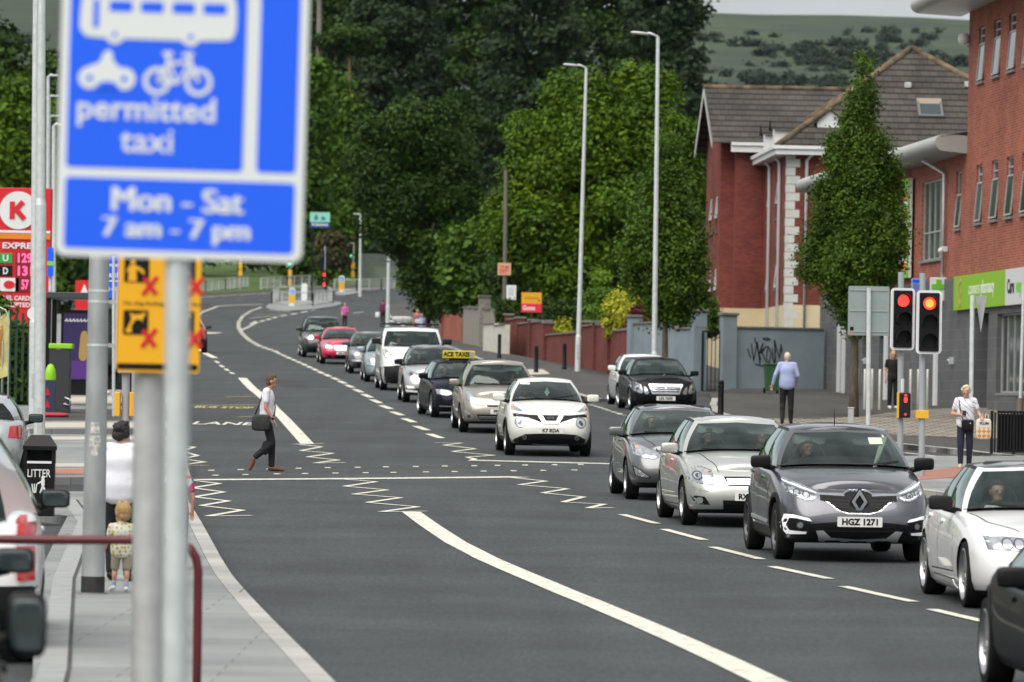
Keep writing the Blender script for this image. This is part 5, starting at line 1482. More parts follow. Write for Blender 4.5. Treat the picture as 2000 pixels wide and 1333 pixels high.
    def arch_trim(s, wdt=.05, mat='trim', sill=True, sillz=(.2, .36)):
        S = s.S; ws = S['r']+S.get('gap', .055)
        for sg in ('left', 'right'):
            for yy in s.axles:
                mb = MB()
                arc = [(yy+(ws+.005)*math.cos(t), S['r']+(ws+.005)*math.sin(t)) for t in np.linspace(R(-12), R(192), 22)]
                arc2 = [(yy+(ws+wdt)*math.cos(t), S['r']+(ws+wdt)*math.sin(t)) for t in np.linspace(R(-12), R(192), 22)]
                s.drape(mb, arc+arc2[::-1], sg, 0, .012, .06, .03)
                mb.build('arch_cladding', MT[mat], s.root)
            if sill:
                mb = MB()
                s.drape(mb, [(s.axles[0]+ws+wdt+.01, sillz[0]), (s.axles[1]-ws-wdt-.01, sillz[0]), (s.axles[1]-ws-wdt-.01, sillz[1]), (s.axles[0]+ws+wdt+.01, sillz[1])], sg, 0, .01, .1, .02)
                mb.build('sill_cladding', MT[mat], s.root)
    def wipers(s):
        if 'windscreen' not in s.gb: return
        C = s.S['cab']; z0 = s.sh(C['cowl']+.1)+.1
        w = s.W2
        s.part('wiper', [(stroke([(-.08*w, z0-.015), (-.62*w, z0+.015)], .018), 0, .012), (stroke([(.72*w, z0+.05), (.12*w, z0-.01)], .02), 0, .012)], [MT['trim']], bvh=s.gb['windscreen'], h=.08)
    def place(s, wpx, wpy, yaw, reverse=False, Yd=None):
        S = s.S
        g = gpY(wpx, Yd) if Yd else gp(wpx, wpy)
        a = R(yaw)
        if not reverse: lx, ly = -s.W2+.02, -S['wb']/2
        else: lx, ly = -s.W2+.02, S['wb']/2
        rz = a + (PI if reverse else 0)
        c, n = math.cos(rz), math.sin(rz)
        ox, oy = g.x-(c*lx-n*ly), g.y-(n*lx+c*ly)
        def gz(lx, ly): 
            X, Y = ox+c*lx-n*ly, oy+n*lx+c*ly
            return G(X, Y)
        zf = (gz(-s.W2, -S['wb']/2)+gz(s.W2, -S['wb']/2))/2; zr = (gz(-s.W2, S['wb']/2)+gz(s.W2, S['wb']/2))/2
        zl = (gz(-s.W2, -S['wb']/2)+gz(-s.W2, S['wb']/2))/2; zq = (gz(s.W2, -S['wb']/2)+gz(s.W2, S['wb']/2))/2
        s.root.location = (ox, oy, (zf+zr)/2)
        s.root.rotation_euler = (math.atan((zr-zf)/S['wb']), -math.atan((zq-zl)/S['W']), rz)
    def start(s, name, label, cat, group=None):
        s.root = thing(name, label, cat, (0, 0, 0), 0, group)
        link('body', s.body_mesh, s.root)
        s.cabin(); s.wheels()
def lampunit(c, outline, name='headlight', bulbs=(), base='lens', extra=(), mirror=True, mats=None, dirn='front'):
    """headlight: dark rim, lens body, round reflectors"""
    cx = sum(p[0] for p in outline)/len(outline); cz = sum(p[1] for p in outline)/len(outline)
    rim = [((p[0]-cx)*1.05+cx, (p[1]-cz)*1.09+cz) for p in outline]
    items = [(rim, 1, .003), (outline, 0, .007)]
    for (x, z, r, kind) in bulbs:
        items.append((disc(r, 14, x, z), {'d': 1, 'b': 2, 'a': 3, 'o': 4}[kind], .0105 if r > .05 else .0135))
    for pl, mi, of in extra: items.append((pl, mi, of))
    return c.part(name, items, mats or [MT[base], MT['lens_dark'], MT['lens_bright'], MT['lens_amber'], MT['lamp_on'], MT['drl'], MT['chrome']], dirn, mirror, h=.04)
QUEUE = 'cars queuing towards the crossing'
CARS = {}
def cab(**k): return k
# ---- grey crossover, the main car
P_grey = paint('paint_dark_grey', (.118, .121, .136), .75, .32)
P_blackroof = paint('paint_black_roof', (.035, .035, .038), .5, .25)
S = dict(L=4.12, W=1.78, H=1.566, wb=2.606, fo=.86, r=.335, tw=.21, rim=.68, paint=P_grey, roofpaint=P_blackroof, pillar=P_grey, zb=.2, nf=5.8, nr=4.4, crown=.10,
    shoulder=[(0, .72), (.25, .83), (.55, .90), (1.0, .98), (1.3, 1.03), (2.2, 1.07), (3.3, 1.12), (3.9, 1.12), (4.12, 1.08)],
    cab=cab(cowl=1.0, a=1.38, b=2.22, c=3.3, c2=3.75, tail=3.98, rf=1.75, rc=3.1, rr=3.7, wr=.575, wb=.80, roofz=[(1.7, 1.475), (2.1, 1.515), (2.7, 1.52), (3.7, 1.44)], crown=.05),
    rimmat=MT['darkalloy'], spokes=5, split=True, mz=.08, md=.1)
c = Car(S); c.start('parked_car', 'grey crossover with black roof and chrome diamond grille badge, plate HGZ 1271', 'car', QUEUE)
c.root.name = 'car'
g = [(.46, .80), (.17, .80), (.10, .845), (-.10, .845), (-.17, .80), (-.46, .80), (-.46, .735), (-.36, .69), (-.25, .60), (-.13, .565), (.13, .565), (.25, .60), (.36, .69), (.46, .735)]
gi = [(x*.97, z+.012*(1 if z < .7 else -1)) for x, z in g]
bars = []
for k, z in enumerate((.745, .705, .665, .625, .59)):
    hw = [.43, .40, .33, .28, .22][k]
    bars += [(stroke([(sx*.13, z), (sx*hw, z+.015)], .012), 2, .014) for sx in (-1, 1)]
o = c.part('grille', [(g, 1, .006), (gi, 0, .010), (stroke([(.5, .79), (.16, .775)], .018), 1, .015), (stroke([(-.5, .79), (-.16, .775)], .018), 1, .015)] + bars, [MT['trim'], MT['chrome'], MT['black_plastic']])
b = MB(); F0, d = c.cast(0, .705, 'front'); F = facing(F0 - d*.045)
b.prism([(0, .165), (.11, 0), (0, -.165), (-.11, 0)], .02, F @ Matrix.Translation((0, 0, -.008)))
bd = b.build('badge', MT['trim'], o[0])
b = MB()
def dia(w, h): return [(0, h), (w, 0), (0, -h), (-w, 0)]
F1 = F @ Matrix.Translation((0, 0, .013))
for q in (([(0, .145), (.092, .0), (.052, 0), (0, .082)]), ([(0, .145), (0, .082), (-.052, 0), (-.092, 0)]), ([(0, -.145), (.092, 0), (.052, 0), (0, -.082)][::-1]), ([(0, -.145), (-.092, 0), (-.052, 0), (0, -.082)])):
    b.prism(q, .012, F1)
b.build('badge_diamond', MT['chrome'], bd)
hl = [(.83, .955), (.79, .955), (.60, .875), (.45, .80), (.47, .755), (.53, .715), (.60, .71), (.70, .75), (.80, .80)]
lampunit(c, hl, bulbs=[(.60, .775, .045, 'd'), (.60, .775, .03, 'b'), (.70, .80, .04, 'd'), (.70, .80, .028, 'b')],
    extra=[([(.81, .935), (.60, .85), (.47, .795), (.50, .80), (.62, .84), (.80, .915)], 5, .012), ([(.79, .90), (.62, .825), (.50, .785), (.51, .775), (.63, .81), (.79, .885)], 1, .011), ([(.76, .82), (.77, .80), (.60, .725), (.52, .732), (.52, .742), (.60, .738)], 5, .013)])
c.part('lower_bumper', [([(-.82, .47), (-.6, .44), (-.3, .47), (.3, .47), (.6, .44), (.82, .47), (.87, .30), (.80, .2), (-.80, .2), (-.87, .30)], 0, .006), ([(-.72, .44), (-.3, .455), (.3, .455), (.72, .44), (.5, .30), (.3, .265), (-.3, .265), (-.5, .30)], 1, .010)] + [(stroke([(-.55+.04*k, .415-.05*k), (.55-.04*k, .415-.05*k)], .014), 0, .015) for k in range(3)], [MT['black_plastic'], MT['trim']])
c.part('skid_plate', [([(-.50, .365), (-.42, .37), (-.32, .285), (0, .265), (.32, .285), (.42, .37), (.50, .365), (.46, .27), (.52, .215), (.40, .215), (.36, .255), (.22, .255), (.18, .215), (.13, .215), (.09, .25), (-.09, .25), (-.13, .215), (-.18, .215), (-.22, .255), (-.36, .255), (-.40, .215), (-.52, .215), (-.46, .27)], 0, .022)], [M('skid_silver', (.72, .73, .74), .4, .35)])
c.part('fog_lamp', [([(.80, .53), (.60, .50), (.56, .46), (.60, .43), (.62, .33), (.82, .34), (.86, .42)], 1, .012), ([(.83, .545), (.75, .545), (.58, .505), (.555, .475), (.60, .48), (.72, .505), (.79, .505), (.815, .42), (.78, .36), (.61, .35), (.61, .325), (.80, .315), (.865, .40)], 2, .02), (disc(.042, 12, .68, .425), 3, .018), (disc(.03, 12, .68, .425), 4, .021)], [MT['black_plastic'], MT['trim'], MT['drl'], MT['lens_dark'], MT['lens_bright']], mirror=True)
c.plate('HGZ 1271', .475)
c.arch_trim(.055); c.mirrors(MT['black']); c.wipers()
c.seams([[(1.42, .40), (1.38, .95)], [(2.27, .38), (2.30, 1.04)], [(3.2, .62), (3.3, 1.05)], [(1.42, .40), (2.9, .40)]], handles=[(2.15, .93), (3.1, .97)])
c.part('side_moulding', [([(c.y(1.5), .40), (c.y(2.95), .42), (c.y(2.95), .46), (c.y(1.5), .43)], 0, .014)], [MT['satin']], 'left', mirror=True)
m = MB(); m.tube([(0, c.y(2.2), 1.56), (0, c.y(2.25), 1.74)], [.006, .004], 6); m.build('aerial', MT['trim'], c.root)
for q in (rrect(.17, .075, .005, 2, .40, 1.38), rrect(.12, .035, .003, 2, .56, 1.435)): c.part('parking_sticker', [(q, 0, .006)], [M('sticker', (.55, .6, .48), .6)], bvh=c.gb['windscreen'])
c.place(1512, 1092, 4.5); CARS['captur'] = c

# ---- white saloon
P_white = paint('paint_white', (.80, .80, .80), 0, .3)
S = dict(L=4.55, W=1.80, H=1.40, wb=2.65, fo=.90, r=.325, tw=.225, rim=.76, gap=.03, paint=P_white, roofpaint=paint('paint_black_gloss', (.03, .032, .035), .2, .22), zb=.13, nf=5.8, nr=4.6, crown=.06,
    shoulder=[(0, .66), (.25, .72), (.8, .80), (1.35, .88), (2.2, .92), (3.3, .95), (4.2, .95), (4.55, .9)],
    cab=cab(cowl=1.35, a=1.66, b=2.45, c=3.25, c2=3.6, tail=3.9, rf=2.0, rc=3.0, rr=3.35, wr=.56, wb=.79, roofz=[(2.0, 1.325), (2.4, 1.355), (2.9, 1.35), (3.4, 1.29)], crown=.045, visor=False),
    spokes=5, spw=(.045, .03), rimmat=MT['alloy'], mz=.09, md=.14)
c = Car(S); c.start('car', 'white lowered saloon with black roof and wide five-spoke alloys, young driver', 'car', QUEUE)
hl = [(.76, .715), (.60, .715), (.40, .705), (.37, .60), (.50, .59), (.74, .60)]
lampunit(c, hl, bulbs=[(.68, .655, .05, 'b'), (.57, .655, .058, 'd'), (.57, .655, .045, 'b'), (.46, .655, .055, 'd'), (.46, .655, .042, 'b')])
c.part('grille', [([(-.33, .70), (.33, .70), (.27, .48), (-.27, .48)], 0, .006)], [MT['trim']])
c.part('lower_bumper', [([(-.6, .36), (.6, .36), (.5, .24), (-.5, .24)], 0, .006)], [MT['trim']])
c.mirrors(MT['black_plastic']); c.wipers()
c.seams([[(1.52, .25), (1.50, .55), (1.62, .86)], [(2.50, .25), (2.52, .9)], [(3.15, .6), (3.35, .92)], [(1.52, .25), (2.9, .25)], [(1.5, .33), (2.95, .31)]], handles=[(2.38, .80), (3.25, .83)])
c.part('bonnet_seam', [(stroke([(.74, c.y(1.45)), (.66, c.y(.9)), (.42, c.y(.3))], .014), 0, .002)], [MT['trim']], 'top', mirror=True)
c.part('side_skirt', [([(c.y(1.4), .16), (c.y(2.9), .16), (c.y(2.85), .22), (c.y(1.45), .25)], 0, .03)], [P_white], 'left', mirror=True)
c.place(1880, 1187, 3.7); CARS['audi'] = c

# ---- pale silver hatch with two people
P_silver = paint('paint_pale_silver', (.56, .57, .53), .55, .34)
S = dict(L=4.65, W=1.76, H=1.48, wb=2.70, fo=.95, r=.318, rim=.62, paint=P_silver, zb=.17, nf=5.8, crown=.085,
    shoulder=[(0, .70), (.25, .77), (.7, .86), (1.2, .93), (2.2, .98), (3.5, 1.02), (4.3, 1.02), (4.65, .96)],
    cab=cab(cowl=1.2, a=1.55, b=2.42, c=3.55, c2=4.0, tail=4.3, rf=1.95, rc=3.3, rr=3.85, wr=.56, wb=.79, roofz=[(1.95, 1.395), (2.4, 1.43), (3.0, 1.43), (3.9, 1.34)], crown=.05),
    spokes=7, mz=.08)
c = Car(S); c.start('car', 'pale silver hatchback with chrome bar grille, driver and passenger both visible', 'car', QUEUE)
hl = [(.84, .82), (.66, .81), (.55, .77), (.53, .62), (.56, .585), (.70, .595), (.84, .63)]
lampunit(c, hl, bulbs=[(.735, .70, .062, 'd'), (.735, .70, .045, 'b'), (.735, .70, .03, 'd'), (.63, .71, .05, 'b'), (.62, .755, .025, 'a'), (.61, .645, .035, 'b')])
c.part('grille', [([(-.42, .70), (.42, .70), (.36, .56), (-.36, .56)], 1, .006), ([(-.40, .69), (.40, .69), (.345, .57), (-.345, .57)], 0, .010)] + [(stroke([(-.36, z), (.36, z)], .018), 1, .016) for z in (.60, .63, .66)], [MT['trim'], MT['chrome']])
c.part('lower_bumper', [([(-.42, .375), (.42, .375), (.40, .25), (-.40, .25)], 0, .006), ([(-.75, .20), (.75, .20), (.7, .17), (-.7, .17)], 0, .006)] + [(stroke([(-.38, z), (.38, z)], .01), 1, .012) for z in (.28, .31, .34)], [MT['trim'], MT['black_plastic']])
c.part('fog_lamp', [([(.82, .43), (.66, .42), (.58, .31), (.76, .31)], 0, .007), (disc(.045, 14, .72, .365), 1, .012)], [MT['trim'], MT['lens_bright']], mirror=True)
c.part('bumper_strip', [([(.86, .56), (.70, .53), (.60, .49), (.84, .505)], 0, .012)], [P_silver], mirror=True)
c.part('bonnet_seam', [(stroke([(.60, c.y(1.25)), (.55, c.y(.7)), (.45, c.y(.22))], .012), 0, .002)], [MT['trim']], 'top', mirror=True)
c.plate('RXZ 4018', .43)
c.mirrors(); c.wipers()
c.seams([[(1.5, .26), (1.5, .9)], [(2.45, .25), (2.48, .95)], [(3.35, .5), (3.6, .98)], [(1.5, .27), (3.0, .25)]], handles=[(2.3, .86), (3.3, .9)])
c.place(1331, 1025.6, 5.0); CARS['avensis'] = c

# ---- mid-grey hatch
P_grey2 = paint('paint_mid_grey', (.17, .175, .18), .75, .34)
S = dict(L=4.3, W=1.78, H=1.47, wb=2.65, fo=.89, r=.315, rim=.66, paint=P_grey2, zb=.18, nf=5.8, crown=.09,
    shoulder=[(0, .70), (.25, .78), (.6, .87), (1.2, .95), (2.2, 1.0), (3.3, 1.04), (4.0, 1.04), (4.3, 1.0)],
    cab=cab(cowl=1.05, a=1.42, b=2.3, c=3.3, c2=3.8, tail=4.1, rf=1.85, rc=3.2, rr=3.85, wr=.56, wb=.79, roofz=[(1.8, 1.385), (2.3, 1.42), (2.9, 1.42), (3.9, 1.34)], crown=.05), mz=.08)
c = Car(S); c.start('car', 'mid-grey hatchback behind the pale silver one, driver holding the wheel', 'car', QUEUE)
hl = [(.82, .90), (.77, .90), (.62, .83), (.42, .75), (.40, .70), (.50, .655), (.66, .665), (.80, .72)]
lampunit(c, hl, bulbs=[(.74, .83, .03, 'a'), (.72, .75, .055, 'b'), (.60, .735, .05, 'b'), (.50, .71, .035, 'b')], base='lens')
c.part('grille', [([(-.36, .60), (.36, .60), (.42, .45), (.30, .30), (-.30, .30), (-.42, .45)], 0, .007)], [MT['trim']])
c.part('fog_lamp', [([(.82, .53), (.78, .53), (.55, .37), (.60, .35), (.78, .38)], 1, .006), ([(.80, .515), (.78, .515), (.575, .375), (.62, .362), (.77, .39)], 0, .01)], [MT['lens_bright'], MT['trim']], mirror=True)
c.part('lower_bumper', [([(-.8, .28), (.8, .28), (.74, .18), (-.74, .18)], 0, .006)], [MT['trim']])
c.plate('VEZ 6240', .50)
c.mirrors(); c.wipers()
c.seams([[(1.45, .28), (1.42, .93)], [(2.35, .27), (2.4, 1.0)], [(3.15, .55), (3.35, 1.0)]], handles=[(2.2, .9), (3.15, .94)])
c.part('bonnet_seam', [(stroke([(.62, c.y(1.15)), (.58, c.y(.7)), (.42, c.y(.2))], .012), 0, .002)], [MT['trim']], 'top', mirror=True)
c.place(1221, 975, 3.8); CARS['i30'] = c

# ---- white round-lamp crossover in the middle
P_pearl = paint('paint_pearl_white', (.74, .745, .69), .1, .32)
S = dict(L=4.135, W=1.765, H=1.565, wb=2.53, fo=.85, r=.34, rim=.66, gap=.05, paint=P_pearl, zb=.2, nf=5.8, crown=.05,
    levels=[(0, .86, .18, .14), (.08, .93, .10, .08), (.22, .97, .03, .02), (.42, 1.0, 0, 0), (.62, .99, .02, .02), (.78, .965, .05, .06), (.90, .935, .11, .1), (.97, .895, .2, .15), (1.0, .86, .27, .2)],
    shoulder=[(0, .80), (.25, .92), (.55, 1.03), (1.0, 1.08), (1.4, 1.06), (2.2, 1.08), (3.0, 1.13), (3.8, 1.12), (4.135, 1.05)],
    cab=cab(cowl=.95, a=1.32, b=2.2, c=3.1, c2=3.6, tail=3.9, rf=1.7, rc=2.95, rr=3.6, wr=.545, wb=.75, roofz=[(1.6, 1.48), (2.0, 1.515), (2.6, 1.51), (3.7, 1.37)], crown=.05, visor=False), spokes=5, mz=.10, msize=1.05)
c = Car(S); c.start('car', 'white crossover with round headlights and plate K7 RDA stopping at the crossing line', 'car', QUEUE)
g = [(-.76, .875), (-.4, .845), (.4, .845), (.76, .875), (.74, .80), (.62, .815), (.45, .79), (.2, .70), (-.2, .70), (-.45, .79), (-.62, .815), (-.74, .80)]
c.part('grille', [(g, 0, .006)] + [(stroke([(sx*(.36+.1*k), .835), (sx*(.32+.1*k), .75+.014*k)], .008), 2, .01) for k in range(4) for sx in (-1, 1)] + [([(-.27, .845), (-.17, .845), (-.11, .725), (.11, .725), (.17, .845), (.27, .845), (.155, .675), (-.155, .675)], 1, .016)], [MT['trim'], MT['chrome'], MT['black']])
b = MB(); F0, d = c.cast(0, .79, 'front'); F = facing(F0 - d*.012)
for i in range(24):
    a0, a1 = 2*PI*i/24, 2*PI*(i+1)/24
    b.prism([(.057*math.cos(a0), .057*math.sin(a0)), (.057*math.cos(a1), .057*math.sin(a1)), (.042*math.cos(a1), .042*math.sin(a1)), (.042*math.cos(a0), .042*math.sin(a0))], .012, F)
b.prism([(-.075, -.012), (.075, -.012), (.075, .012), (-.075, .012)], .014, F); b.build('badge', MT['chrome'], c.root)
lampunit(c, disc(.105, 22, .615, .695), 'headlight', bulbs=[(.615, .695, .085, 'b'), (.60, .71, .035, 'd'), (.63, .67, .035, 'd')])
c.part('side_lamp', [([(.80, 1.06), (.73, 1.06), (.62, .97), (.53, .915), (.60, .905), (.78, .935), (.82, .97)], 1, .004), ([(.79, 1.05), (.73, 1.045), (.63, .965), (.56, .92), (.62, .915), (.77, .945)], 0, .009), (disc(.035, 10, .735, 1.0), 2, .012)], [MT['lens'], MT['pole_grey'], MT['lens_amber']], mirror=True)
c.part('lower_bumper', [([(-.78, .26), (-.72, .36), (-.52, .455), (-.3, .47), (.3, .47), (.52, .455), (.72, .36), (.78, .26), (.74, .16), (-.74, .16)], 0, .008), ([(-.45, .37), (-.3, .40), (.3, .40), (.45, .37), (.38, .25), (-.38, .25)], 1, .012), (stroke([(-.36, .255), (-.1, .235), (.1, .235), (.36, .255)], .014), 2, .016)], [MT['black_plastic'], MT['trim'], MT['pole_grey']])
c.part('fog_lamp', [(disc(.046, 14, .53, .39), 0, .014), (disc(.032, 14, .53, .39), 1, .018)], [MT['chrome'], MT['lens_dark']], mirror=True)
c.plate('K7 RDA', .535)
c.arch_trim(.05); c.mirrors(); c.wipers()
c.part('bonnet_seam', [(stroke([(.70, c.y(1.05)), (.60, c.y(.65)), (.42, c.y(.28))], .011), 0, .002)], [MT['pole_grey']], 'top', mirror=True)
c.seams([[(1.4, .40), (1.36, .97)], [(2.25, .38), (2.28, 1.02)], [(1.42, .42), (2.9, .40)]], handles=[(2.1, .93)])
c.part('tax_disc', [(rrect(.19, .035, .004, 2, -.42, 1.445), 0, .006)], [MT['plate']], bvh=c.gb['windscreen'])
b = MB(); b.prism([(0, .10), (.055, 0), (0, -.085), (-.055, 0)], .01, facing((.03, c.y(1.55), 1.27))); b.build('hanging_pennant', M('pennant', (.6, .75, .62), .7), c.root)
c.place(986, 889, 4.2); CARS['juke'] = c
def hatch(L=4.2, W=1.76, H=1.48, wb=2.58, fo=.86, r=.315, col=(.2, .2, .2), metal=.6, hood=.93, belt=1.0, cowl=1.05, wr=.56, nose=.74, rf=None, tail=None, zb=.18, roofdrop=.09, **k):
    P_ = paint('car_paint', col, metal, .32)
    a = cowl+.36; rf = rf or cowl+.78; tail = tail or L-.2
    b = a+.9; cc = min(tail-.6, b+1.0)
    S = dict(L=L, W=W, H=H, wb=wb, fo=fo, r=r, paint=P_, zb=zb, nf=5.6, crown=.085,
        shoulder=[(0, nose-.04), (.25, nose+.05), (.6, hood-.06), (cowl+.15, hood), (b, belt), (L-.6, belt+.04), (L, belt-.02)],
        cab=cab(cowl=cowl, a=a, b=b, c=cc, c2=min(cc+.45, tail-.25), tail=tail, rf=rf, rc=cc-.1, rr=tail-.3, wr=wr, wb=W/2*.9, roofz=[(rf-.05, H-.085), (rf+.4, H-.05), (b+.7, H-.05), (tail-.25, H-.05-roofdrop)], crown=.05))
    S['cab'].update(k.pop('cab', {})); S.update(k)
    return Car(S)
def shut(c):
    C = c.S['cab']
    c.seams([[(C['a']+.05, .3), (C['a']+.02, c.sh(C['a'])-.05)], [(C['b']+.04, .3), (C['b']+.05, c.sh(C['b'])-.04)]], handles=[(C['b']-.12, c.sh(C['b'])-.12)])
c = hatch(L=4.34, W=1.845, H=1.64, wb=2.70, fo=.9, r=.325, col=(.36, .335, .29), metal=.6, hood=1.02, belt=1.06, cowl=.95, nose=.82, wr=.6, zb=.2, rf=1.6, cab=dict(wb=.83))
c.start('car', 'champagne people carrier with swept-back headlights right behind the white crossover', 'car', QUEUE)
lampunit(c, [(.80, .97), (.74, .97), (.50, .78), (.40, .67), (.43, .64), (.66, .69), (.78, .76)], bulbs=[(.70, .83, .06, 'b'), (.56, .73, .05, 'b')])
c.part('fog_lamp', [([(.84, .52), (.80, .53), (.64, .38), (.66, .32), (.80, .33)], 0, .006), (disc(.06, 14, .74, .39), 1, .012), (disc(.04, 14, .74, .39), 2, .016)], [MT['satin'], MT['lens_bright'], MT['lens_dark']], mirror=True)
c.part('grille', [([(-.57, .44), (.57, .44), (.48, .26), (-.48, .26)], 0, .006)] + [(stroke([(-.52, z), (.52, z)], .014), 1, .012) for z in (.30, .345, .39)], [MT['trim'], MT['satin']])
c.part('upper_slot', [([(-.34, .655), (.34, .655), (.32, .615), (-.32, .615)], 0, .006)], [MT['trim']])
c.plate('FFZ 2793', .51); c.mirrors(); c.wipers(); shut(c)
c.place(897, 844.5, 4.3); CARS['scenic'] = c
c = hatch(L=4.24, W=1.765, H=1.42, wb=2.578, fo=.87, r=.322, col=(.012, .014, .024), metal=.3, hood=.90, belt=.95, cowl=1.2, nose=.70, wr=.545, rim=.72, zb=.14, cab=dict(b=2.45))
c.start('car', 'dark navy hatchback taxi carrying a yellow roof sign', 'taxi', QUEUE)
lampunit(c, [(.80, .715), (.66, .72), (.46, .69), (.44, .60), (.56, .57), (.78, .60)], bulbs=[(.70, .65, .05, 'b'), (.56, .645, .045, 'b')])
c.part('grille', [([(-.3, .70), (.3, .70), (.24, .32), (-.24, .32)], 0, .006), (stroke([(-.3, .70), (.3, .70)], .02), 1, .01)], [MT['trim'], MT['chrome']])
c.part('bumper_intake', [([(.78, .40), (.42, .40), (.40, .27), (.72, .27)], 0, .006), (stroke([(.74, .30), (.42, .30)], .02), 1, .012)], [MT['trim'], MT['satin']], mirror=True)
c.plate('LUI 9035', .42); c.mirrors(); c.wipers(); shut(c)
c.place(841, 815.5, 8.0); CARS['taxi'] = c
t = thing('taxi_roof_sign', 'yellow taxi roof sign lettered ACE TAXIS', 'sign')
t.parent = None
b = MB(); b.prism([(-.41, 0), (.41, 0), (.40, .19), (-.40, .19)], .16, facing((0, .08, 0)))
b.build('sign_box', M('taxi_yellow', (.72, .56, .02), .4), t, bevel=.012)
b = MB(); b.box((0, 0, -.025), (.5, .1, .05)); b.build('roof_mount', MT['black'], t)
b = MB(); addtext(b, 'ACE TAXIS', .155, facing((-.07, -.083, .095)), .001, .007, sx=.88)
b.build('lettering', MT['black'], t)
b = MB(); b.prism(rrect(.11, .12, .01, 2), .003, facing((.31, -.081, .095))); b.build('phone_panel', MT['pole_grey'], t)
bpy.context.view_layer.update()
t.matrix_world = c.root.matrix_basis @ Matrix.Translation((0, c.y(2.25), 1.45))
c = hatch(L=4.12, W=1.78, H=1.566, wb=2.606, fo=.86, r=.335, col=(.52, .53, .54), metal=.5, hood=.98, belt=1.06, cowl=1.0, nose=.78, wr=.575, zb=.2, roofpaint=paint('dark_grey_roof', (.09, .095, .1), .5), pillar=paint('dark_grey_pillar', (.09, .095, .1), .5))
c.start('car', 'silver crossover with dark roof between the white van and the taxi', 'car', QUEUE)
lampunit(c, [(.80, .90), (.68, .88), (.46, .78), (.44, .72), (.62, .70), (.80, .78)], bulbs=[(.68, .80, .05, 'd'), (.58, .77, .04, 'b')])
c.part('grille', [([(-.45, .78), (-.2, .80), (.2, .80), (.45, .78), (.2, .62), (-.2, .62)], 0, .006)], [MT['trim']])
c.part('lower_bumper', [([(-.8, .40), (.8, .40), (.72, .2), (-.72, .2)], 0, .006)], [MT['trim']])
c.part('fog_lamp', [([(.82, .47), (.60, .46), (.58, .40), (.76, .39)], 0, .012), (stroke([(.82, .33), (.5, .31)], .05), 0, .014)], [MT['drl']], mirror=True)
c.plate('', .52); c.arch_trim(.05); c.mirrors(MT['black']); c.wipers(); shut(c)
c.place(786, 786, 4.0); CARS['silver'] = c
P_van = paint('paint_van_white', (.80, .82, .82), 0, .35)
S = dict(L=4.97, W=1.986, H=1.97, wb=2.933, fo=1.02, r=.345, tw=.215, paint=P_van, zb=.2, nf=6.5, nr=9, crown=.06,
    levels=[(0, .90, .12, .06), (.08, .95, .06, .04), (.22, .985, .02, .01), (.42, 1.0, 0, 0), (.62, 1.0, .03, 0), (.78, .985, .08, .01), (.90, .975, .15, .02), (.97, .96, .24, .03), (1.0, .945, .32, .04)],
    shoulder=[(0, 1.0), (.3, 1.12), (.9, 1.3), (1.4, 1.36), (2.5, 1.38), (4.97, 1.38)],
    cab=cab(cowl=.85, a=1.3, b=2.3, c=3.6, c2=4.75, tail=4.9, rf=1.65, rc=3.6, rr=4.86, wr=.83, wb=.92, roofz=[(1.6, 1.84), (2.1, 1.9), (3, 1.91), (4.9, 1.9)], crown=.05, rearglass=False, rearside=False, bulge=.02, seatd=.2), mz=.16, msize=1.25)
c = Car(S); c.start('white_van', 'white panel van with a loaded roof rack and black front bumper', 'van', QUEUE)
lampunit(c, [(.93, 1.30), (.86, 1.30), (.62, 1.06), (.54, .98), (.60, .93), (.86, 1.02), (.92, 1.1)], bulbs=[(.80, 1.10, .06, 'o'), (.68, 1.02, .05, 'b')])
c.part('bumper', [([(-.97, .74), (-.5, .80), (.5, .80), (.97, .74), (.97, .36), (.9, .22), (-.9, .22), (-.97, .36)], 0, .012)], [MT['black_plastic']])
c.part('grille', [([(-.52, 1.0), (.52, 1.0), (.42, .80), (-.42, .80)], 0, .008)], [MT['trim']])
c.plate('', .58); c.mirrors(MT['black_plastic']); c.wipers()
c.seams([[(1.45, .3), (1.4, 1.25)], [(2.42, .3), (2.42, 1.3)]], handles=[(2.3, 1.1)])
b = MB()
for d in (1.95, 2.9, 3.9):
    b.tube([(-.86, c.y(d), 1.93), (-.86, c.y(d), 2.03), (.86, c.y(d), 2.03), (.86, c.y(d), 1.93)], .022, 6)
for x in (-.84, .84): b.tube([(x, c.y(1.85), 2.05), (x, c.y(4.1), 2.05)], .022, 6)
b.build('roof_rack', MT['black'], c.root)
c.place(742.5, 762.5, 4.4); CARS['van'] = c
vm = c.root.matrix_basis.copy()
def on_van(name, label, cat, builder, mat):
    b = MB(); builder(b); o = b.build(name, mat); tag(o, label, cat); o.matrix_world = vm; return o
on_van('ladder', 'aluminium ladder strapped flat on the van roof rack', 'ladder', lambda b: [b.tube([(x, c.y(1.9), 2.11), (x, c.y(4.3), 2.11)], .028, 6) for x in (-.55, -.15)] + [b.tube([(-.55, c.y(d), 2.11), (-.15, c.y(d), 2.11)], .018, 6) for d in np.arange(2.0, 4.3, .28)], MT['galv'])
on_van('tool_bag', 'pale bundle tied on the left side of the van roof', 'bundle', lambda b: b.add(*box_round(-.28, c.y(2.0), 2.2, .62, .5, .17)), M('canvas', (.45, .46, .45), .9, noise=.2, scale=10))
on_van('pipe_carrier', 'grey pipe carrier lying on the right of the van roof', 'pipe', lambda b: b.cyl((.3, c.y(1.75), 2.12), (.3, c.y(4.3), 2.12), .06, n=14), MT['grey_steel'])
c = hatch(L=4.03, W=1.72, H=1.47, wb=2.54, fo=.84, r=.3, col=(.36, .47, .52), metal=.5, hood=.96, belt=1.0, cowl=.95, nose=.80)
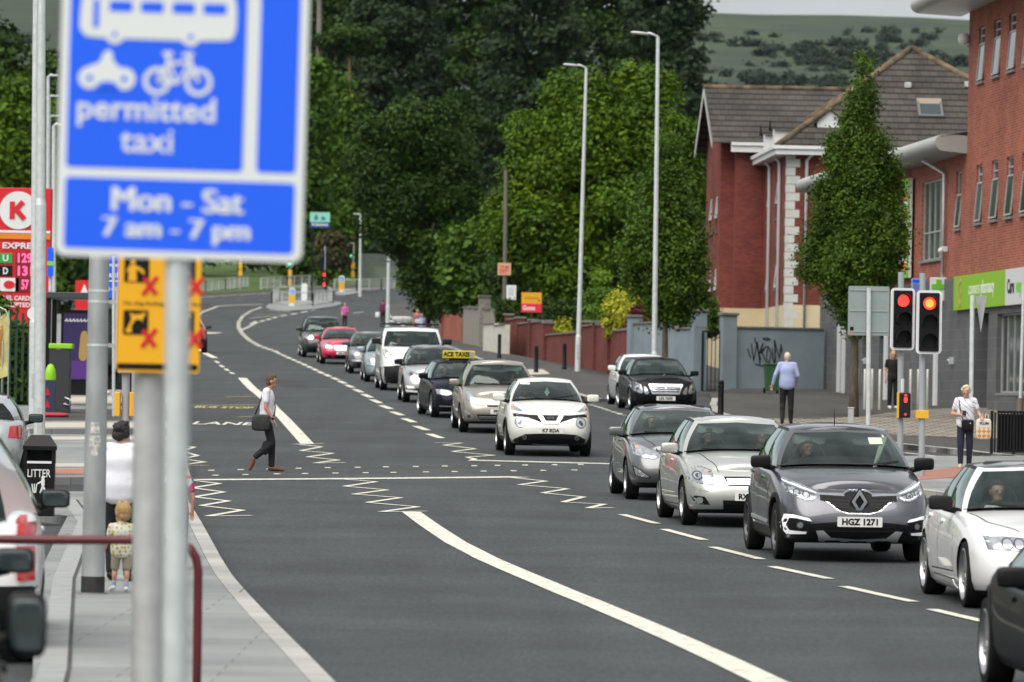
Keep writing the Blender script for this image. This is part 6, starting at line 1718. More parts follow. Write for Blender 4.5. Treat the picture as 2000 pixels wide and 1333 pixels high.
c.start('car', 'light blue hatchback half hidden behind the white van', 'car', QUEUE)
lampunit(c, [(.80, .96), (.70, .95), (.52, .76), (.48, .66), (.62, .62), (.78, .72)], bulbs=[(.66, .78, .06, 'b'), (.60, .70, .04, 'b')])
c.part('bumper_intake', [([(-.5, .55), (.5, .55), (.4, .30), (-.4, .30)], 0, .006), (stroke([(-.8, .54), (.8, .54)], .025), 0, .008)], [MT['trim']]); c.part('fog_lamp', [(disc(.06, 12, .62, .40), 0, .01)], [MT['lens_bright']], mirror=True)
c.mirrors(); c.wipers(); shut(c); c.place(711, 746, 4.1); CARS['blue'] = c
c = hatch(L=4.0, W=1.7, H=1.47, wb=2.46, fo=.83, r=.3, col=(.10, .115, .125), metal=.65, hood=.93, belt=.98, cowl=1.05, nose=.76)
c.start('car', 'dark grey small hatchback between the red coupe and the light blue car', 'car', QUEUE)
lampunit(c, [(.78, .84), (.62, .84), (.46, .80), (.46, .66), (.60, .64), (.76, .68)], bulbs=[(.68, .75, .055, 'b'), (.55, .74, .05, 'b')])
c.part('bumper_strip', [(stroke([(-.74, .47), (.74, .47)], .06), 0, .012)], [MT['satin']]); c.part('grille', [([(-.4, .80), (.4, .80), (.34, .66), (-.34, .66)], 0, .006)], [MT['trim']])
c.part('lower_bumper', [([(-.6, .40), (.6, .40), (.5, .24), (-.5, .24)], 0, .006)], [MT['trim']])
c.mirrors(); c.wipers(); shut(c); c.place(680, 729.5, 3.9); CARS['fabia'] = c
c = hatch(L=4.34, W=1.73, H=1.40, wb=2.715, fo=.78, r=.31, col=(.55, .012, .07), metal=.15, hood=.90, belt=.94, cowl=1.25, nose=.74, wr=.54)
c.start('car', 'red coupe with twin oval headlights and chrome slatted grille', 'car', QUEUE)
lampunit(c, disc(.115, 16, .66, .70, .10), bulbs=[(.66, .70, .085, 'b')]); lampunit(c, disc(.085, 16, .49, .67, .08), bulbs=[(.49, .67, .06, 'b')])
c.part('grille', [([(-.36, .72), (.36, .72), (.30, .55), (-.30, .55)], 0, .008)] + [(stroke([(-.3, z), (.3, z)], .012), 1, .012) for z in (.60, .64, .68)], [MT['chrome'], MT['trim']])
c.part('bumper_intake', [([(.66, .36), (.44, .36), (.44, .27), (.58, .27)], 0, .006)], [MT['trim']], mirror=True); c.part('lower_bumper', [([(-.34, .36), (.34, .36), (.3, .24), (-.3, .24)], 0, .006)], [MT['trim']])
c.plate('UIL 5082', .44); c.mirrors(); c.wipers(); shut(c); c.place(625, 711, 4.5); CARS['redcoupe'] = c
c = hatch(L=4.4, W=1.79, H=1.65, wb=2.68, fo=.88, r=.315, col=(.03, .034, .036), metal=.5, hood=1.02, belt=1.06, cowl=1.0, nose=.86, wr=.61, rf=1.65, cab=dict(wb=.83))
c.start('car', 'black people carrier with one headlamp lit, last in the queue', 'car', QUEUE)
c.part('headlight', [([(.80, .92), (.50, .90), (.48, .76), (.62, .73), (.80, .78)], 0, .006), (disc(.06, 12, .70, .83), 1, .010)], [MT['lens'], MT['lens_bright']], mirror=True)
c.part('headlamp_bulb', [(disc(.085, 14, -.53, .82), 0, .014)], [MT['lamp_on']])
c.part('grille', [([(-.42, .86), (.42, .86), (.36, .76), (-.36, .76)], 0, .006), (stroke([(-.4, .80), (.4, .80)], .02), 1, .01)], [MT['trim'], MT['chrome']]); c.part('lower_bumper', [([(-.7, .44), (.7, .44), (.64, .26), (-.64, .26)], 0, .006)], [MT['trim']])
c.mirrors(); c.wipers(); shut(c); c.place(589, 698, 5.0); CARS['touran'] = c
c = hatch(L=4.87, W=1.854, H=1.47, wb=2.874, fo=.85, r=.335, col=(.018, .019, .022), metal=.4, hood=.92, belt=.98, cowl=1.4, nose=.82, wr=.575, tail=4.35, zb=.16, cab=dict(b=2.65, c=3.55, c2=3.85, rr=3.7, rc=3.35))
c.start('car', 'black saloon with big chrome grille standing empty by the grey wall', 'car', 'cars standing in the side entrance')
lampunit(c, [(.90, .79), (.80, .80), (.67, .72), (.62, .52), (.68, .49), (.84, .55), (.90, .64)], bulbs=[(.76, .64, .07, 'b'), (.76, .62, .04, 'd')])
lampunit(c, [(.60, .68), (.54, .66), (.46, .52), (.50, .47), (.58, .48)], bulbs=[(.545, .56, .045, 'b')])
c.part('grille', [([(-.47, .75), (.47, .75), (.38, .48), (-.38, .48)], 0, .008), ([(-.43, .725), (.43, .725), (.345, .505), (-.345, .505)], 1, .012)] + [(stroke([(-.40+.02*k, .69-.055*k), (.40-.02*k, .69-.055*k)], .02), 0, .016) for k in range(4)] + [(stroke([(0, .74), (0, .49)], .02), 0, .018)], [MT['chrome'], MT['trim']])
c.part('bumper_intake', [([(.8, .36), (.52, .36), (.5, .25), (.72, .25)], 0, .006)], [MT['trim']], mirror=True)
c.plate('LIG 7650', .36); c.mirrors(); c.wipers(); shut(c)
b = MB(); b.cyl((0, c.y(.42), .86), (0, c.y(.42), .93), .006); b.tube([(.04*math.cos(t), c.y(.42), .965+.04*math.sin(t)) for t in np.linspace(0, 2*PI, 14)[:-1]], .006, 5, closed=True); b.build('bonnet_ornament', MT['chrome'], c.root)
c.place(1229, 802, 5.0); CARS['eclass'] = c
c = hatch(L=4.1, W=1.74, H=1.52, wb=2.5, fo=.85, r=.31, col=(.80, .81, .80), metal=0, hood=.98, belt=1.02, cowl=1.0, nose=.8)
c.start('car', 'white hatchback tucked behind the black saloon', 'car', 'cars standing in the side entrance')
lampunit(c, [(.80, .92), (.70, .92), (.50, .80), (.50, .72), (.64, .70), (.80, .78)], bulbs=[(.66, .80, .06, 'b')]); c.mirrors(); c.wipers(); shut(c)
c.place(1205, 793, 5.0, Yd=150); CARS['whitehatch'] = c
c = hatch(mz=.08, L=4.25, W=1.80, H=1.26, wb=2.6, fo=.86, r=.325, col=(.006, .006, .007), metal=0, hood=.77, belt=.81, nose=.66, wr=.47, cab=dict(wb=.79), cowl=1.0, rim=.72)
c.start('car', 'glossy black hatchback nearest the camera, cut by the right edge', 'car', QUEUE)
lampunit(c, [(.82, .88), (.70, .88), (.5, .78), (.5, .7), (.66, .68), (.82, .74)], bulbs=[(.68, .78, .06, 'b')]); c.mirrors(MT['black']); c.wipers(); shut(c); c.arch_trim(.03, sill=False)
c.place(2031, 1370, 3.0, Yd=34.2); CARS['blackedge'] = c
def rear(c, lamp, plate='', window=True, mats=None):
    c.part('tail_light', [(lamp, 0, .008)] , mats or [MT['lens_red']], 'rear', True)
    if plate is not None: c.plate(plate, .62, rear=True)
c = hatch(L=4.2, W=1.76, H=1.48, col=(.45, .012, .03), metal=.1)
c.start('car', 'red car driving away, half hidden by the yellow notice', 'car')
rear(c, [(.80, .98), (.62, .96), (.62, .78), (.80, .80)]); c.part('rear_bumper', [([(-.84, .58), (.84, .58), (.8, .22), (-.8, .22)], 0, .008)], [MT['black_plastic']], 'rear'); c.mirrors(MT['black']); shut(c)
c.place(404, 690, 4.5, True); CARS['redaway'] = c
PARK = 'cars parked along the left edge'
c = hatch(L=4.38, W=1.81, H=1.80, wb=2.73, fo=.9, r=.32, col=(.82, .83, .84), metal=0, hood=1.05, belt=1.06, cowl=.95, nose=.9, wr=.45, tail=4.33, roofdrop=.03, nr=7, cab=dict(wb=.86, c2x=.72, c=3.2, c2=4.2, rr=4.15, rc=3.3))
c.start('car', 'white tall estate parked with its high red tail lamp and mirror facing us', 'car', PARK)
c.part('tail_light', [([(.84, 1.16), (.70, 1.13), (.69, .92), (.83, .92)], 0, .04), ([(.83, .92), (.69, .92), (.69, .87), (.83, .87)], 1, .04), ([(.83, .87), (.69, .87), (.70, .62), (.83, .62)], 0, .04)], [MT['lens_red'], MT['lens_bright']], 'rear', True)
c.part('rear_bumper', [([(-.9, .58), (.9, .58), (.88, .22), (-.88, .22)], 0, .012)], [MT['black_plastic']], 'rear'); c.part('reflector', [([(.84, .52), (.68, .52), (.68, .42), (.84, .42)], 0, .022)], [MT['lens_red']], 'rear', True)
c.mirrors(MT['black_plastic']); shut(c); c.place(80, 1176, 5.5, True, Yd=38.05); CARS['berlingo'] = c
c = hatch(L=4.25, W=1.78, H=1.46, wb=2.6, col=(.50, .52, .53), metal=.5)
c.start('car', 'silver hatchback parked beyond the white estate with one red tail lamp showing', 'car', PARK)
rear(c, [(.82, .98), (.62, .96), (.60, .78), (.80, .76)]); c.mirrors(MT['black']); shut(c); c.place(50, 872, 4.0, True, Yd=81); CARS['silverpark'] = c
c = hatch(L=4.1, W=1.76, H=1.45, wb=2.55, col=(.008, .008, .009), metal=0)
c.start('car', 'black hatchback parked just behind the white estate', 'car', PARK)
rear(c, [(.82, 1.0), (.64, .99), (.62, .80), (.82, .78)]); c.mirrors(MT['black']); shut(c); c.place(-16, 1270, 5.5, True, Yd=27.6); CARS['blackpark'] = c
c = hatch(L=4.1, W=1.76, H=1.5, wb=2.55, col=(.006, .006, .007), metal=0, mw=.17, mh=.28, mz=.08)
c.start('car', 'black car nearest on the left, its blurred door mirror jutting over the pavement', 'car', PARK)
rear(c, [(.82, 1.0), (.64, .99), (.62, .80), (.82, .78)]); c.mirrors(MT['black']); shut(c); c.place(-4, 1560, 5.5, True, Yd=20.2); CARS['blacknear'] = c
# ================================================================ signs, signals, posts, street furniture
def fit(mb, body, F, w, h, ext=.002, bold=.02, mi=0):
    v, f = textmesh(body, 1.0, ext, bold, 'CENTER', 1.0)
    x0 = min(a[0] for a in v); x1 = max(a[0] for a in v); y0 = min(a[1] for a in v); y1 = max(a[1] for a in v)
    mb.add([((a[0]-(x0+x1)/2)*w/(x1-x0), (a[1]-(y0+y1)/2)*h/(y1-y0), a[2]) for a in v], f, False, mi, F)
# ---- bus lane sign close to the camera
ZS = 17.8; S_ = FPX/ZS
o_ = at(355, 250, ZS); g_ = gpY(341, ZS+.1)
bs = thing('bus_lane_sign', 'big blue bus lane sign with white pictograms on a grey pole close to the camera', 'road sign', (g_.x, ZS, g_.z))
F0 = facing((o_.x-g_.x, 0, o_.z-g_.z)) @ Matrix.Rotation(R(-.75)+0, 4, 'Z')
def lp(px, py):
    return ((px-355)/S_, (250-py)/S_)
def rr_px(x0, y0, x1, y1, r=9):
    a = lp(x0, y0); b = lp(x1, y1)
    return rrect(abs(b[0]-a[0]), abs(a[1]-b[1]), r/S_, 5, (a[0]+b[0])/2, (a[1]+b[1])/2)
def lift(k): return F0 @ Matrix.Translation((0, 0, k*.0012))
mb = MB(); mb.prism(rr_px(114, -330, 597, 506, 20), .004, lift(0) @ Matrix.Translation((0, 0, -.004))); mb.build('sign_plate', MT['signwhite'], bs)
mb = MB(); mb.prism(rr_px(131, -310, 476, 333), .0012, lift(0)); mb.build('blue_panel', MT['signblue'], bs)
mb = MB(); mb.prism(rr_px(503, -310, 580, 333), .0012, lift(0)); mb.build('blue_panel', MT['signblue'], bs)
mb = MB(); mb.prism(rr_px(131, 352, 580, 491), .0012, lift(0)); mb.build('blue_panel', MT['signblue'], bs)
W_ = MT['signwhite']
mb = MB(); fit(mb, 'permitted', lift(2) @ Matrix.Translation((*lp(285, 222), 0)), 270/S_, 62/S_, .001, .02); fit(mb, 'taxi', lift(2) @ Matrix.Translation((*lp(287, 278), 0)), 103/S_, 46/S_, .001, .012); mb.build('lettering', W_, bs)
mb = MB(); [(fit(mb, 'Mon - Sat', lift(2+.2*q) @ Matrix.Translation((*lp(352+q, 392), 0)), 255/S_, 47/S_, .001, 0), fit(mb, '7 am - 7 pm', lift(2+.2*q) @ Matrix.Translation((*lp(350+q, 453), 0)), 285/S_, 50/S_, .001, 0)) for q in (-2.5, 0, 2.5)]; mb.build('lettering', W_, bs)
mb = MB(); mb.prism(smooth_poly([lp(*p) for p in ((150, 76), (150, 20), (158, -22), (440, -22), (456, 0), (456, 72), (430, 80), (200, 80))], 1), .001, lift(2)); 
for x in (219, 367): mb.prism(disc(19/S_, 18, *lp(x, 72)), .0012, lift(2))
mb.build('bus_pictogram', W_, bs)
for x0, x1 in ((207, 252), (268, 313), (330, 374), (390, 436)):
    mb = MB(); mb.prism(rr_px(x0, 6, x1, 27, 5), .001, lift(3)); mb.build('bus_window', MT['signblue'], bs)
mb = MB(); mb.prism(rr_px(176, 4, 187, 60, 4), .001, lift(3)); mb.build('bus_door', MT['signblue'], bs)
for x in (219, 367):
    mb = MB(); mb.prism(disc(5/S_, 12, *lp(x, 72)), .001, lift(4)); mb.build('hub', MT['signblue'], bs)
mb = MB()
for x in (172, 240): mb.prism(disc(22/S_, 18, *lp(x, 158)), .001, lift(2))
mb.prism(smooth_poly([lp(*p) for p in ((160, 150), (172, 132), (190, 130), (196, 112), (205, 101), (216, 106), (216, 122), (232, 138), (258, 146), (240, 172), (192, 172))], 2), .0012, lift(2)); mo_ = mb.build('motorcycle_pictogram', W_, bs); mb = MB()
for x in (172, 240): mb.prism(disc(6/S_, 12, *lp(x, 158)), .001, lift(4))
mb.prism(stroke([lp(*p) for p in ((188, 178), (200, 170), (216, 170), (226, 178))], 12/S_), .001, lift(4)); mb.build('cut_outs', MT['signblue'], mo_)
mb = MB()
for x in (304, 385):
    c = lp(x, 160); a_ = [(c[0]+23/S_*math.cos(t), c[1]+23/S_*math.sin(t)) for t in np.linspace(0, 2*PI, 25)]
    mb.prism(stroke(a_, 9/S_), .001, lift(2))
for l in (((304, 160), (325, 125), (368, 122), (385, 160)), ((325, 125), (345, 162), (368, 124)), ((304, 160), (345, 162)), ((314, 106), (334, 106)), ((322, 106), (327, 128)), ((362, 106), (370, 125)), ((352, 108), (374, 106))): mb.prism(stroke([lp(*p) for p in l], 8/S_), .0012+.00015*l[0][0]/100, lift(2))
mb.build('bicycle_pictogram', W_, bs)
mb = MB(); mb.cyl((0, .055, -.3), (at(352, -420, ZS).x-g_.x, .055, at(352, -420, ZS).z-g_.z), .0435, n=20); mb.build('pole', MT['galv'], bs)
# ---- yellow notice on its own thick pole
ZY = 27.5; SY = FPX/ZY; g_ = gpY(286, ZY+.12); o_ = at(310, 610, ZY)
ys_ = thing('yellow_notice', 'yellow no-littering and no-dog-fouling notice on a thick grey pole', 'sign', (g_.x, ZY, g_.z))
FY_ = facing((o_.x-g_.x, 0, o_.z-g_.z)) @ Matrix.Rotation(R(-.2), 4, 'Z')
def ly(px, py): return ((px-310)/SY, (610-py)/SY)
def ry(x0, y0, x1, y1, r=3):
    a = ly(x0, y0); b = ly(x1, y1); return rrect(abs(b[0]-a[0]), abs(a[1]-b[1]), r/SY, 4, (a[0]+b[0])/2, (a[1]+b[1])/2)
def fy(k): return FY_ @ Matrix.Translation((0, 0, k*.0015))
mb = MB(); mb.prism(ry(229, 380, 391, 728, 6), .03, FY_ @ Matrix.Translation((0, 0, -.03))); mb.build('notice_board', MT['signyellow'], ys_)
mb = MB(); mb.prism(ry(231, 711, 388, 723, 2), .001, fy(1)); mb.build('black_strip', MT['black'], ys_)
for dx in (0, 90):
    for y0 in (505, 607, 403):
        mb = MB(); mb.prism(ry(241+dx, y0, 290+dx, y0+48), .001, fy(1)); o = mb.build('pictogram_panel', MT['black'], ys_)
        mb = MB()
        if y0 != 607: [mb.prism([ly(*p) for p in q], .001+.0002*i_, fy(2)) for i_, q in enumerate(([(249+dx, y0+46), (251+dx, y0+14), (264+dx, y0+14), (266+dx, y0+46)], [(252+dx, y0+15), (245+dx, y0+26), (248+dx, y0+28), (256+dx, y0+18)], [(262+dx, y0+14), (278+dx, y0+22), (282+dx, y0+32), (276+dx, y0+31), (273+dx, y0+26), (260+dx, y0+22)]))]; mb.prism(disc(5/SY, 12, *ly(258+dx, y0+8)), .001, fy(2))
        else: mb.prism(smooth_poly([ly(*p) for p in ((252+dx, y0+4), (262+dx, y0+9), (275+dx, y0+8), (283+dx, y0+3), (285+dx, y0+10), (279+dx, y0+14), (280+dx, y0+24), (275+dx, y0+18), (266+dx, y0+18), (261+dx, y0+24), (256+dx, y0+34), (260+dx, y0+44), (244+dx, y0+44), (252+dx, y0+30), (258+dx, y0+16))], 1), .001, fy(2))
        mb.build('pictogram', MT['signyellow'], o)
        mb = MB(); cx, cy = 292+dx, y0+54
        mb.prism(stroke([ly(cx-14, cy+18), ly(cx+14, cy-18)], 8/SY), .001, fy(3)); mb.prism(stroke([ly(cx-12, cy-15), ly(cx+12, cy+16)], 9/SY), .0012, fy(3.3)); mb.build('red_cross', MT['red'], o)
    mb = MB(); fit(mb, 'No dog fouling', fy(2) @ Matrix.Translation((*ly(280+dx, 594), 0)), 78/SY, 9/SY, .0008, .01); mb.build('lettering', M('brown_ink', (.09, .05, .01), .6), ys_)
mb = MB(); mb.cyl((0, .13, -.3), (at(296, -300, ZY).x-g_.x, .13, at(296, -300, ZY).z-g_.z), .086, .08, n=24); mb.build('pole', MT['grey_steel'], ys_)
# ---- dark red hoop rail
ZR = 33.0
rl = thing('hoop_rail', 'dark red tubular hoop rail at the lower left', 'railing', gpY(385, ZR))
pts = [at(-160, 1052, ZR)] + [at(x, 1055, ZR) for x in (100, 330)] + [at(354, 1060, ZR), at(372, 1072, ZR), at(383, 1090, ZR), at(387, 1115, ZR)] 
e = gpY(388, ZR); pts += [Vector((pts[-1].x+.003, ZR, pts[-1].z-.5)), Vector((pts[-1].x+.005, ZR, e.z-.2))]
s0 = gpY(-160, ZR); pts = [Vector((pts[0].x-.03, ZR, s0.z-.2)), Vector((pts[0].x-.03, ZR, pts[0].z-.1))] + pts
mb = MB(); mb.tube([p-rl.location for p in pts], .029, 12); mb.build('rail_tube', M('maroon_paint', (.10, .012, .016), .4, noise=.1), rl)
# ---- generic lamp column
def lamp(name, label, base, top, r0, r1, arm=None, group=None, mat='galv', door=True, lower=1.3):
    t = thing(name, label, 'lamp post', base, 0, group)
    d = Vector(top)-Vector(base); mb = MB(); L_ = d.length; n = d/L_
    mb.cyl((0, 0, -.3), n*lower, r0, r0*.97, 16); mb.cyl(n*lower, n*(lower+.12), r0*.97, r0*.78, 16, caps=False); mb.cyl(n*(lower+.12), d, r0*.78, r1, 16)
    mb.build('column', MT[mat], t)
    if door:
        q = MB(); q.box((0, -r0*.98, .75), (r0*.9, .03, .55)); q.build('access_door', MT['grey_steel'], t)
    if arm:
        a = Vector(arm)-Vector(base)
        mb = MB(); mb.tube([d, d+(a-d)*.3+Vector((0, 0, .06)), d+(a-d)*.5], r1*.75, 8); mb.build('arm', MT[mat], t)
        c = d+(a-d)*.68; v = (a-d); rz = math.atan2(v.y, v.x)
        lm = MB(); Mx = Matrix.Translation(c) @ Matrix.Rotation(rz, 4, 'Z') @ Matrix.Rotation(R(-5), 4, 'Y'); vs, fs, _q = box_round(0, 0, 0, v.length*.66, .30, .10, .6); lm.add(vs, fs, True, 0, Mx); lm.build('luminaire', MT['grey_steel'], t)
    return t
b = gpY(1277, 166, K); lamp('lamp_post', 'tall grey lamp post rising behind the black saloon', b, at(1285, 72, 166), .115, .055, at(1232, 62, 166), 'lamp posts along the right-hand pavement')
b = gpY(1128, 195, K); lamp('lamp_post', 'tall grey lamp post left of the conical conifer, narrow plate on its column', b, at(1145, 133, 195), .115, .055, at(1100, 125, 195), 'lamp posts along the right-hand pavement')
b = gpY(757, 330, K); lamp('lamp_post', 'far lamp post rising into the dark tree near the two distant walkers', b, at(761, 330, 330), .14, .08, at(735, 326, 330), 'lamp posts along the right-hand pavement', door=False)
b = gpY(703, 440, K); lamp('lamp_post', 'distant lamp post beside the green traffic signal', b, at(704, 420, 440), .14, .08, at(690, 418, 440), 'lamp posts along the right-hand pavement', door=False)
b = gpY(76.5, 88, K); lamp('lamp_post', 'thick pale lamp column standing behind the litter bin', b, at(82, -60, 88), .10, .062, None, 'lamp columns at the left edge', lower=4.5)
b = gpY(66, 118, K); lamp('lamp_post', 'thinner lamp column half hidden by the thick one behind the litter bin', b, at(71, -60, 118), .12, .075, None, 'lamp columns at the left edge', lower=2.2)
for px, py, Y, lab in ((93, 150, 230, 'nearest of the distant lamp posts stacked left of the blue sign'), (95, 190, 290, 'middle of the distant lamp posts stacked left of the blue sign'), (96, 229, 340, 'farthest of the distant lamp posts stacked left of the blue sign'), (104, 246, 200, 'short lamp post just left of the blue sign edge')):
    b = gpY(px, Y, K); lamp('lamp_post', lab, b, at(px+1, py, Y), .13, .07, at(px+22, py-3, Y), 'distant lamp posts left of the blue sign', door=False)
# ---- big column on the left pavement
b = gp(181, 1160, K); YC = b.y; tp = at(207, -160, YC); d = tp-b
bp = thing('lamp_post', 'thick weathered steel column with steel straps and black base on the left pavement', 'lamp post', b, 0, 'lamp columns at the left edge')
mb = MB(); n = d/d.length; mb.cyl((0, 0, -.2), d, .108, .078, 28); mb.build('column', M('weathered_steel', (.36, .38, .38), .5, .35, noise=.25, scale=5, nz=(1, 1, .35)), bp)
mb = MB(); mb.cyl((0, 0, -.05), n*.16, .1095, .109, 28); mb.build('black_base', M('tar_black', (.02, .02, .02), .7, noise=.5, scale=14), bp)
mb = MB(); mb.cyl((0, 0, -.03), (0, 0, .012), .135, n=20); mb.build('base_collar', M('collar', (.2, .2, .2), .9), bp)
for py in (571, 592, 677):
    z = at(195, py, YC).z-b.z; mb = MB(); r_ = .1075-.03*z/d.z; c = n*(z/n.z)
    mb.cyl(c, c+n*.022, r_+.002, n=28); mb.build('strap', MT['galv'], bp)
mb = MB()
for py in (592, 677):
    z = at(195, py, YC).z-b.z; c = n*(z/n.z); mb.box((c.x+.13, 0, c.z+.01), (.09, .04, .035))
mb.box((n.x*(at(195, 635, YC).z-b.z)+.165, 0, at(195, 640, YC).z-b.z), (.02, .03, .75)); mb.build('sign_bracket', MT['grey_steel'], bp)
mb = MB()
for k, (py, w_) in enumerate(((836, .07), (862, .09), (880, .05))):
    z = at(190, py, YC).z-b.z; c = n*(z/n.z)
    rr_ = .1075-.03*z/d.z
    q = [(c.x+rr_*1.012*math.sin(a), -rr_*1.012*math.cos(a), z+h) for h in (-.05, .05) for a in np.linspace(-w_*6, w_*6, 9)]
    mb.add(q, [(i, i+1, 10+i, 9+i) for i in range(8)], True)
mb.build('sticker_remains', M('old_sticker', (.5, .5, .47), .8, noise=.5, scale=30), bp)
# ---- litter bin
b = gp(76, 1008, K); sB = FPX/b.y; w = 66/sB; h = 158/sB
lb = thing('litter_bin', 'black litter bin with white LITTER lettering and pictogram on the left pavement', 'litter bin', b, R(3))
mb = MB(); mb.box((0, 0, h*.33), (w*.9, w*.8, h*.66)); mb.box((0, 0, .03), (w*.8, w*.7, .06))
for sx in (-1, 1): mb.box((sx*w*.41, 0, h*.74), (w*.1, w*.8, h*.18))
mb.box((0, w*.36, h*.74), (w*.74, w*.06, h*.18)); mb.box((0, 0, h*.84), (w*.98, w*.9, .05))
z0 = h*.84+.025
mb.add([(-w*.49, -w*.45, z0), (w*.49, -w*.45, z0), (w*.49, w*.45, z0), (-w*.49, w*.45, z0), (-w*.28, -w*.25, h), (w*.28, -w*.25, h), (w*.28, w*.25, h), (-w*.28, w*.25, h)], [(4, 5, 6, 7), (0, 1, 5, 4), (1, 2, 6, 5), (2, 3, 7, 6), (3, 0, 4, 7)])
mb.build('bin_body', MT['black'], lb)
mb = MB(); mb.box((0, -w*.41, h*.665), (w*.72, .02, .03)); mb.build('white_edge', MT['upvc'], lb)
Fb = facing((0, -w*.4-.002, 0)); mb = MB(); fit(mb, 'LITTER', Fb @ Matrix.Translation((0, h*.53, .002)), w*.68, .10, .001, .01); mb.build('lettering', MT['upvc'], lb)
mb = MB(); Fp = Fb @ Matrix.Translation((.02, h*.38, .002)); mb.prism(disc(.022, 10, .03, .10), .002, Fp)
for l, w_ in ((((.03, .08), (.03, .0)), .045), (((.03, .0), (.0, -.1)), .025), (((.03, .0), (.07, -.1)), .025), (((.03, .06), (-.04, .02)), .02), (((-.11, .02), (-.09, -.09)), .015), (((-.05, .02), (-.06, -.09)), .015), (((-.09, -.09), (-.06, -.09)), .015), (((-.08, .02), (-.075, -.09)), .012)): mb.prism(stroke(l, w_), .002+w_*.01, Fp)
mb.build('litter_pictogram', MT['upvc'], lb)
# ---- signal heads
MT['sig_red'] = M('red_signal', (.8, .02, .02), .4, emit=(1, .04, .03), estr=1.6)
MT['sig_core'] = M('red_signal_core', (1, .3, .05), .4, emit=(1, .22, .03), estr=1.8)
MT['sig_green'] = M('green_signal', (.05, .9, .4), .4, emit=(.1, 1, .45), estr=1.3)
def signal_head(parent, c, w, h, lit, rz=0.0, border=True, core='sig_red'):
    F = facing(c, rz)
    mb = MB(); mb.prism(rrect(w, h, w*.16, 6), .03, F)
    hd = mb.build('backing_board', MT['upvc'], parent)
    mb = MB(); mb.prism(rrect(w*.78, h*.92, w*.05, 4), .05, F @ Matrix.Translation((0, 0, .008))); mb.prism(rrect(w*.74, h*.86, w*.05, 3), .22, F @ Matrix.Translation((0, 0, -.2))); mb.build('signal_case', MT['black'], parent, bevel=.006)
    r = w*.265
    for k, nm in ((1, 'red'), (0, 'amber'), (-1, 'green')):
        on = (lit == nm); Fk = F @ Matrix.Translation((0, k*h*.295, .058))
        lm = MB(); lm.prism(disc(r*.93, 22), .006, Fk)
        l_ = lm.build('signal_lamp', MT[{'red': 'sig_red', 'green': 'sig_green'}[nm]] if on else MT['trim'], parent)
        if on and nm == 'red':
            cm = MB(); cm.prism(disc(r*.62, 18), .003, Fk @ Matrix.Translation((0, 0, .0065))); cm.build('lamp_core', MT[core], l_)
        hm = MB(); rows = []
        for zf in (0, .16):
            rows.append([Fk @ Vector((r*1.08*math.cos(a), r*1.08*math.sin(a), zf*(.55+.45*max(0, math.sin(a)+.45)))) for a in np.linspace(R(-50), R(230), 24)])
        hm.grid(rows, True); rows2 = [[Fk @ Vector((r*1.14*math.cos(a), r*1.14*math.sin(a), zf*(.55+.45*max(0, math.sin(a)+.45)))) for a in np.linspace(R(-50), R(230), 24)] for zf in (.16, 0)]; hm.grid(rows2, True); hm.grid([rows[1], rows2[0]], True)
        hm.build('visor', MT['black'], l_)
def sigpole(name, label, px, Y, ytop, r=.057, group=None, mat='pole_grey'):
    b = gpY(px, Y, K); top = at(px+2, ytop, Y)
    t = thing(name, label, 'traffic light', b, 0, group)
    mb = MB(); mb.cyl((0, 0, -.2), (top.x-b.x, 0, top.z-b.z), r, n=16); mb.build('pole', MT[mat], t)
    return t, b
GS = 'traffic signals at the right-hand crossing'
t, b = sigpole('traffic_signal', 'left one of the two red traffic signals, with pedestrian box below', 1758, 95.5, 532, group=GS)
Y = 95.5; c = at(1761, 624, Y)-b; signal_head(t, (c.x, -.17, c.z), 48*Y/FPX, 121*Y/FPX, 'red', R(9), core='sig_red')
c = at(1766, 792, Y)-b; mb = MB(); mb.box((c.x, -.13, c.z), (.21, .16, .47)); pb_ = mb.build('pedestrian_box', MT['black_plastic'], t, bevel=.03)
mb = MB(); mb.box((c.x-.125, -.11, c.z), (.035, .17, .48)); mb.build('yellow_side', MT['yellow_box'], pb_, bevel=.008)
mb = MB(); Fp = facing((c.x+.01, -.212, c.z)); mb.prism(disc(.022, 10, 0, .185), .003, Fp); mb.prism(rrect(.06, .10, .02, 4, 0, .10), .004, Fp); mb.build('red_man', MT['sig_red'], pb_)
mb = MB(); mb.prism(disc(.028, 10, 0, -.17), .003, Fp); mb.build('demand_light', M('dim_red', (.4, .02, .05), .4, emit=(1, .05, .12), estr=.35), pb_)
c = at(1760, 756, Y)-b; mb = MB(); mb.cyl((c.x, 0, c.z-.15), (c.x, 0, c.z+.15), .0585, n=16); mb.build('white_band', MT['upvc'], t)
t, b = sigpole('traffic_signal', 'right one of the two red traffic signals, on the nearer pole', 1800, 93.0, 534, group=GS)
Y = 93.0; c = at(1813, 630, Y)-b; signal_head(t, (c.x, -.15, c.z), 50*Y/FPX, 124*Y/FPX, 'red', R(2), core='sig_core')
c = at(1801, 810, Y)-b; mb = MB(); mb.box((c.x, .02, c.z), (.23, .22, .15)); mb.build('yellow_push_box', MT['yellow_box'], t, bevel=.01)
mb = MB(); mb.box((c.x+.13, -.05, (at(1801, 631, Y)-b).z), (.2, .05, .06)); mb.build('head_bracket', MT['black'], t)
Y = 101; b = gpY(1695, Y, K); t = thing('road_sign', 'grey back of a rectangular road sign on a galvanised post', 'road sign', b)
mb = MB(); tp = at(1697, 563, Y)-b; mb.cyl((0, 0, -.2), tp, .045, n=14); mb.build('post', MT['galv'], t)
a0 = at(1656, 655, Y)-b; a1 = at(1738, 560, Y)-b
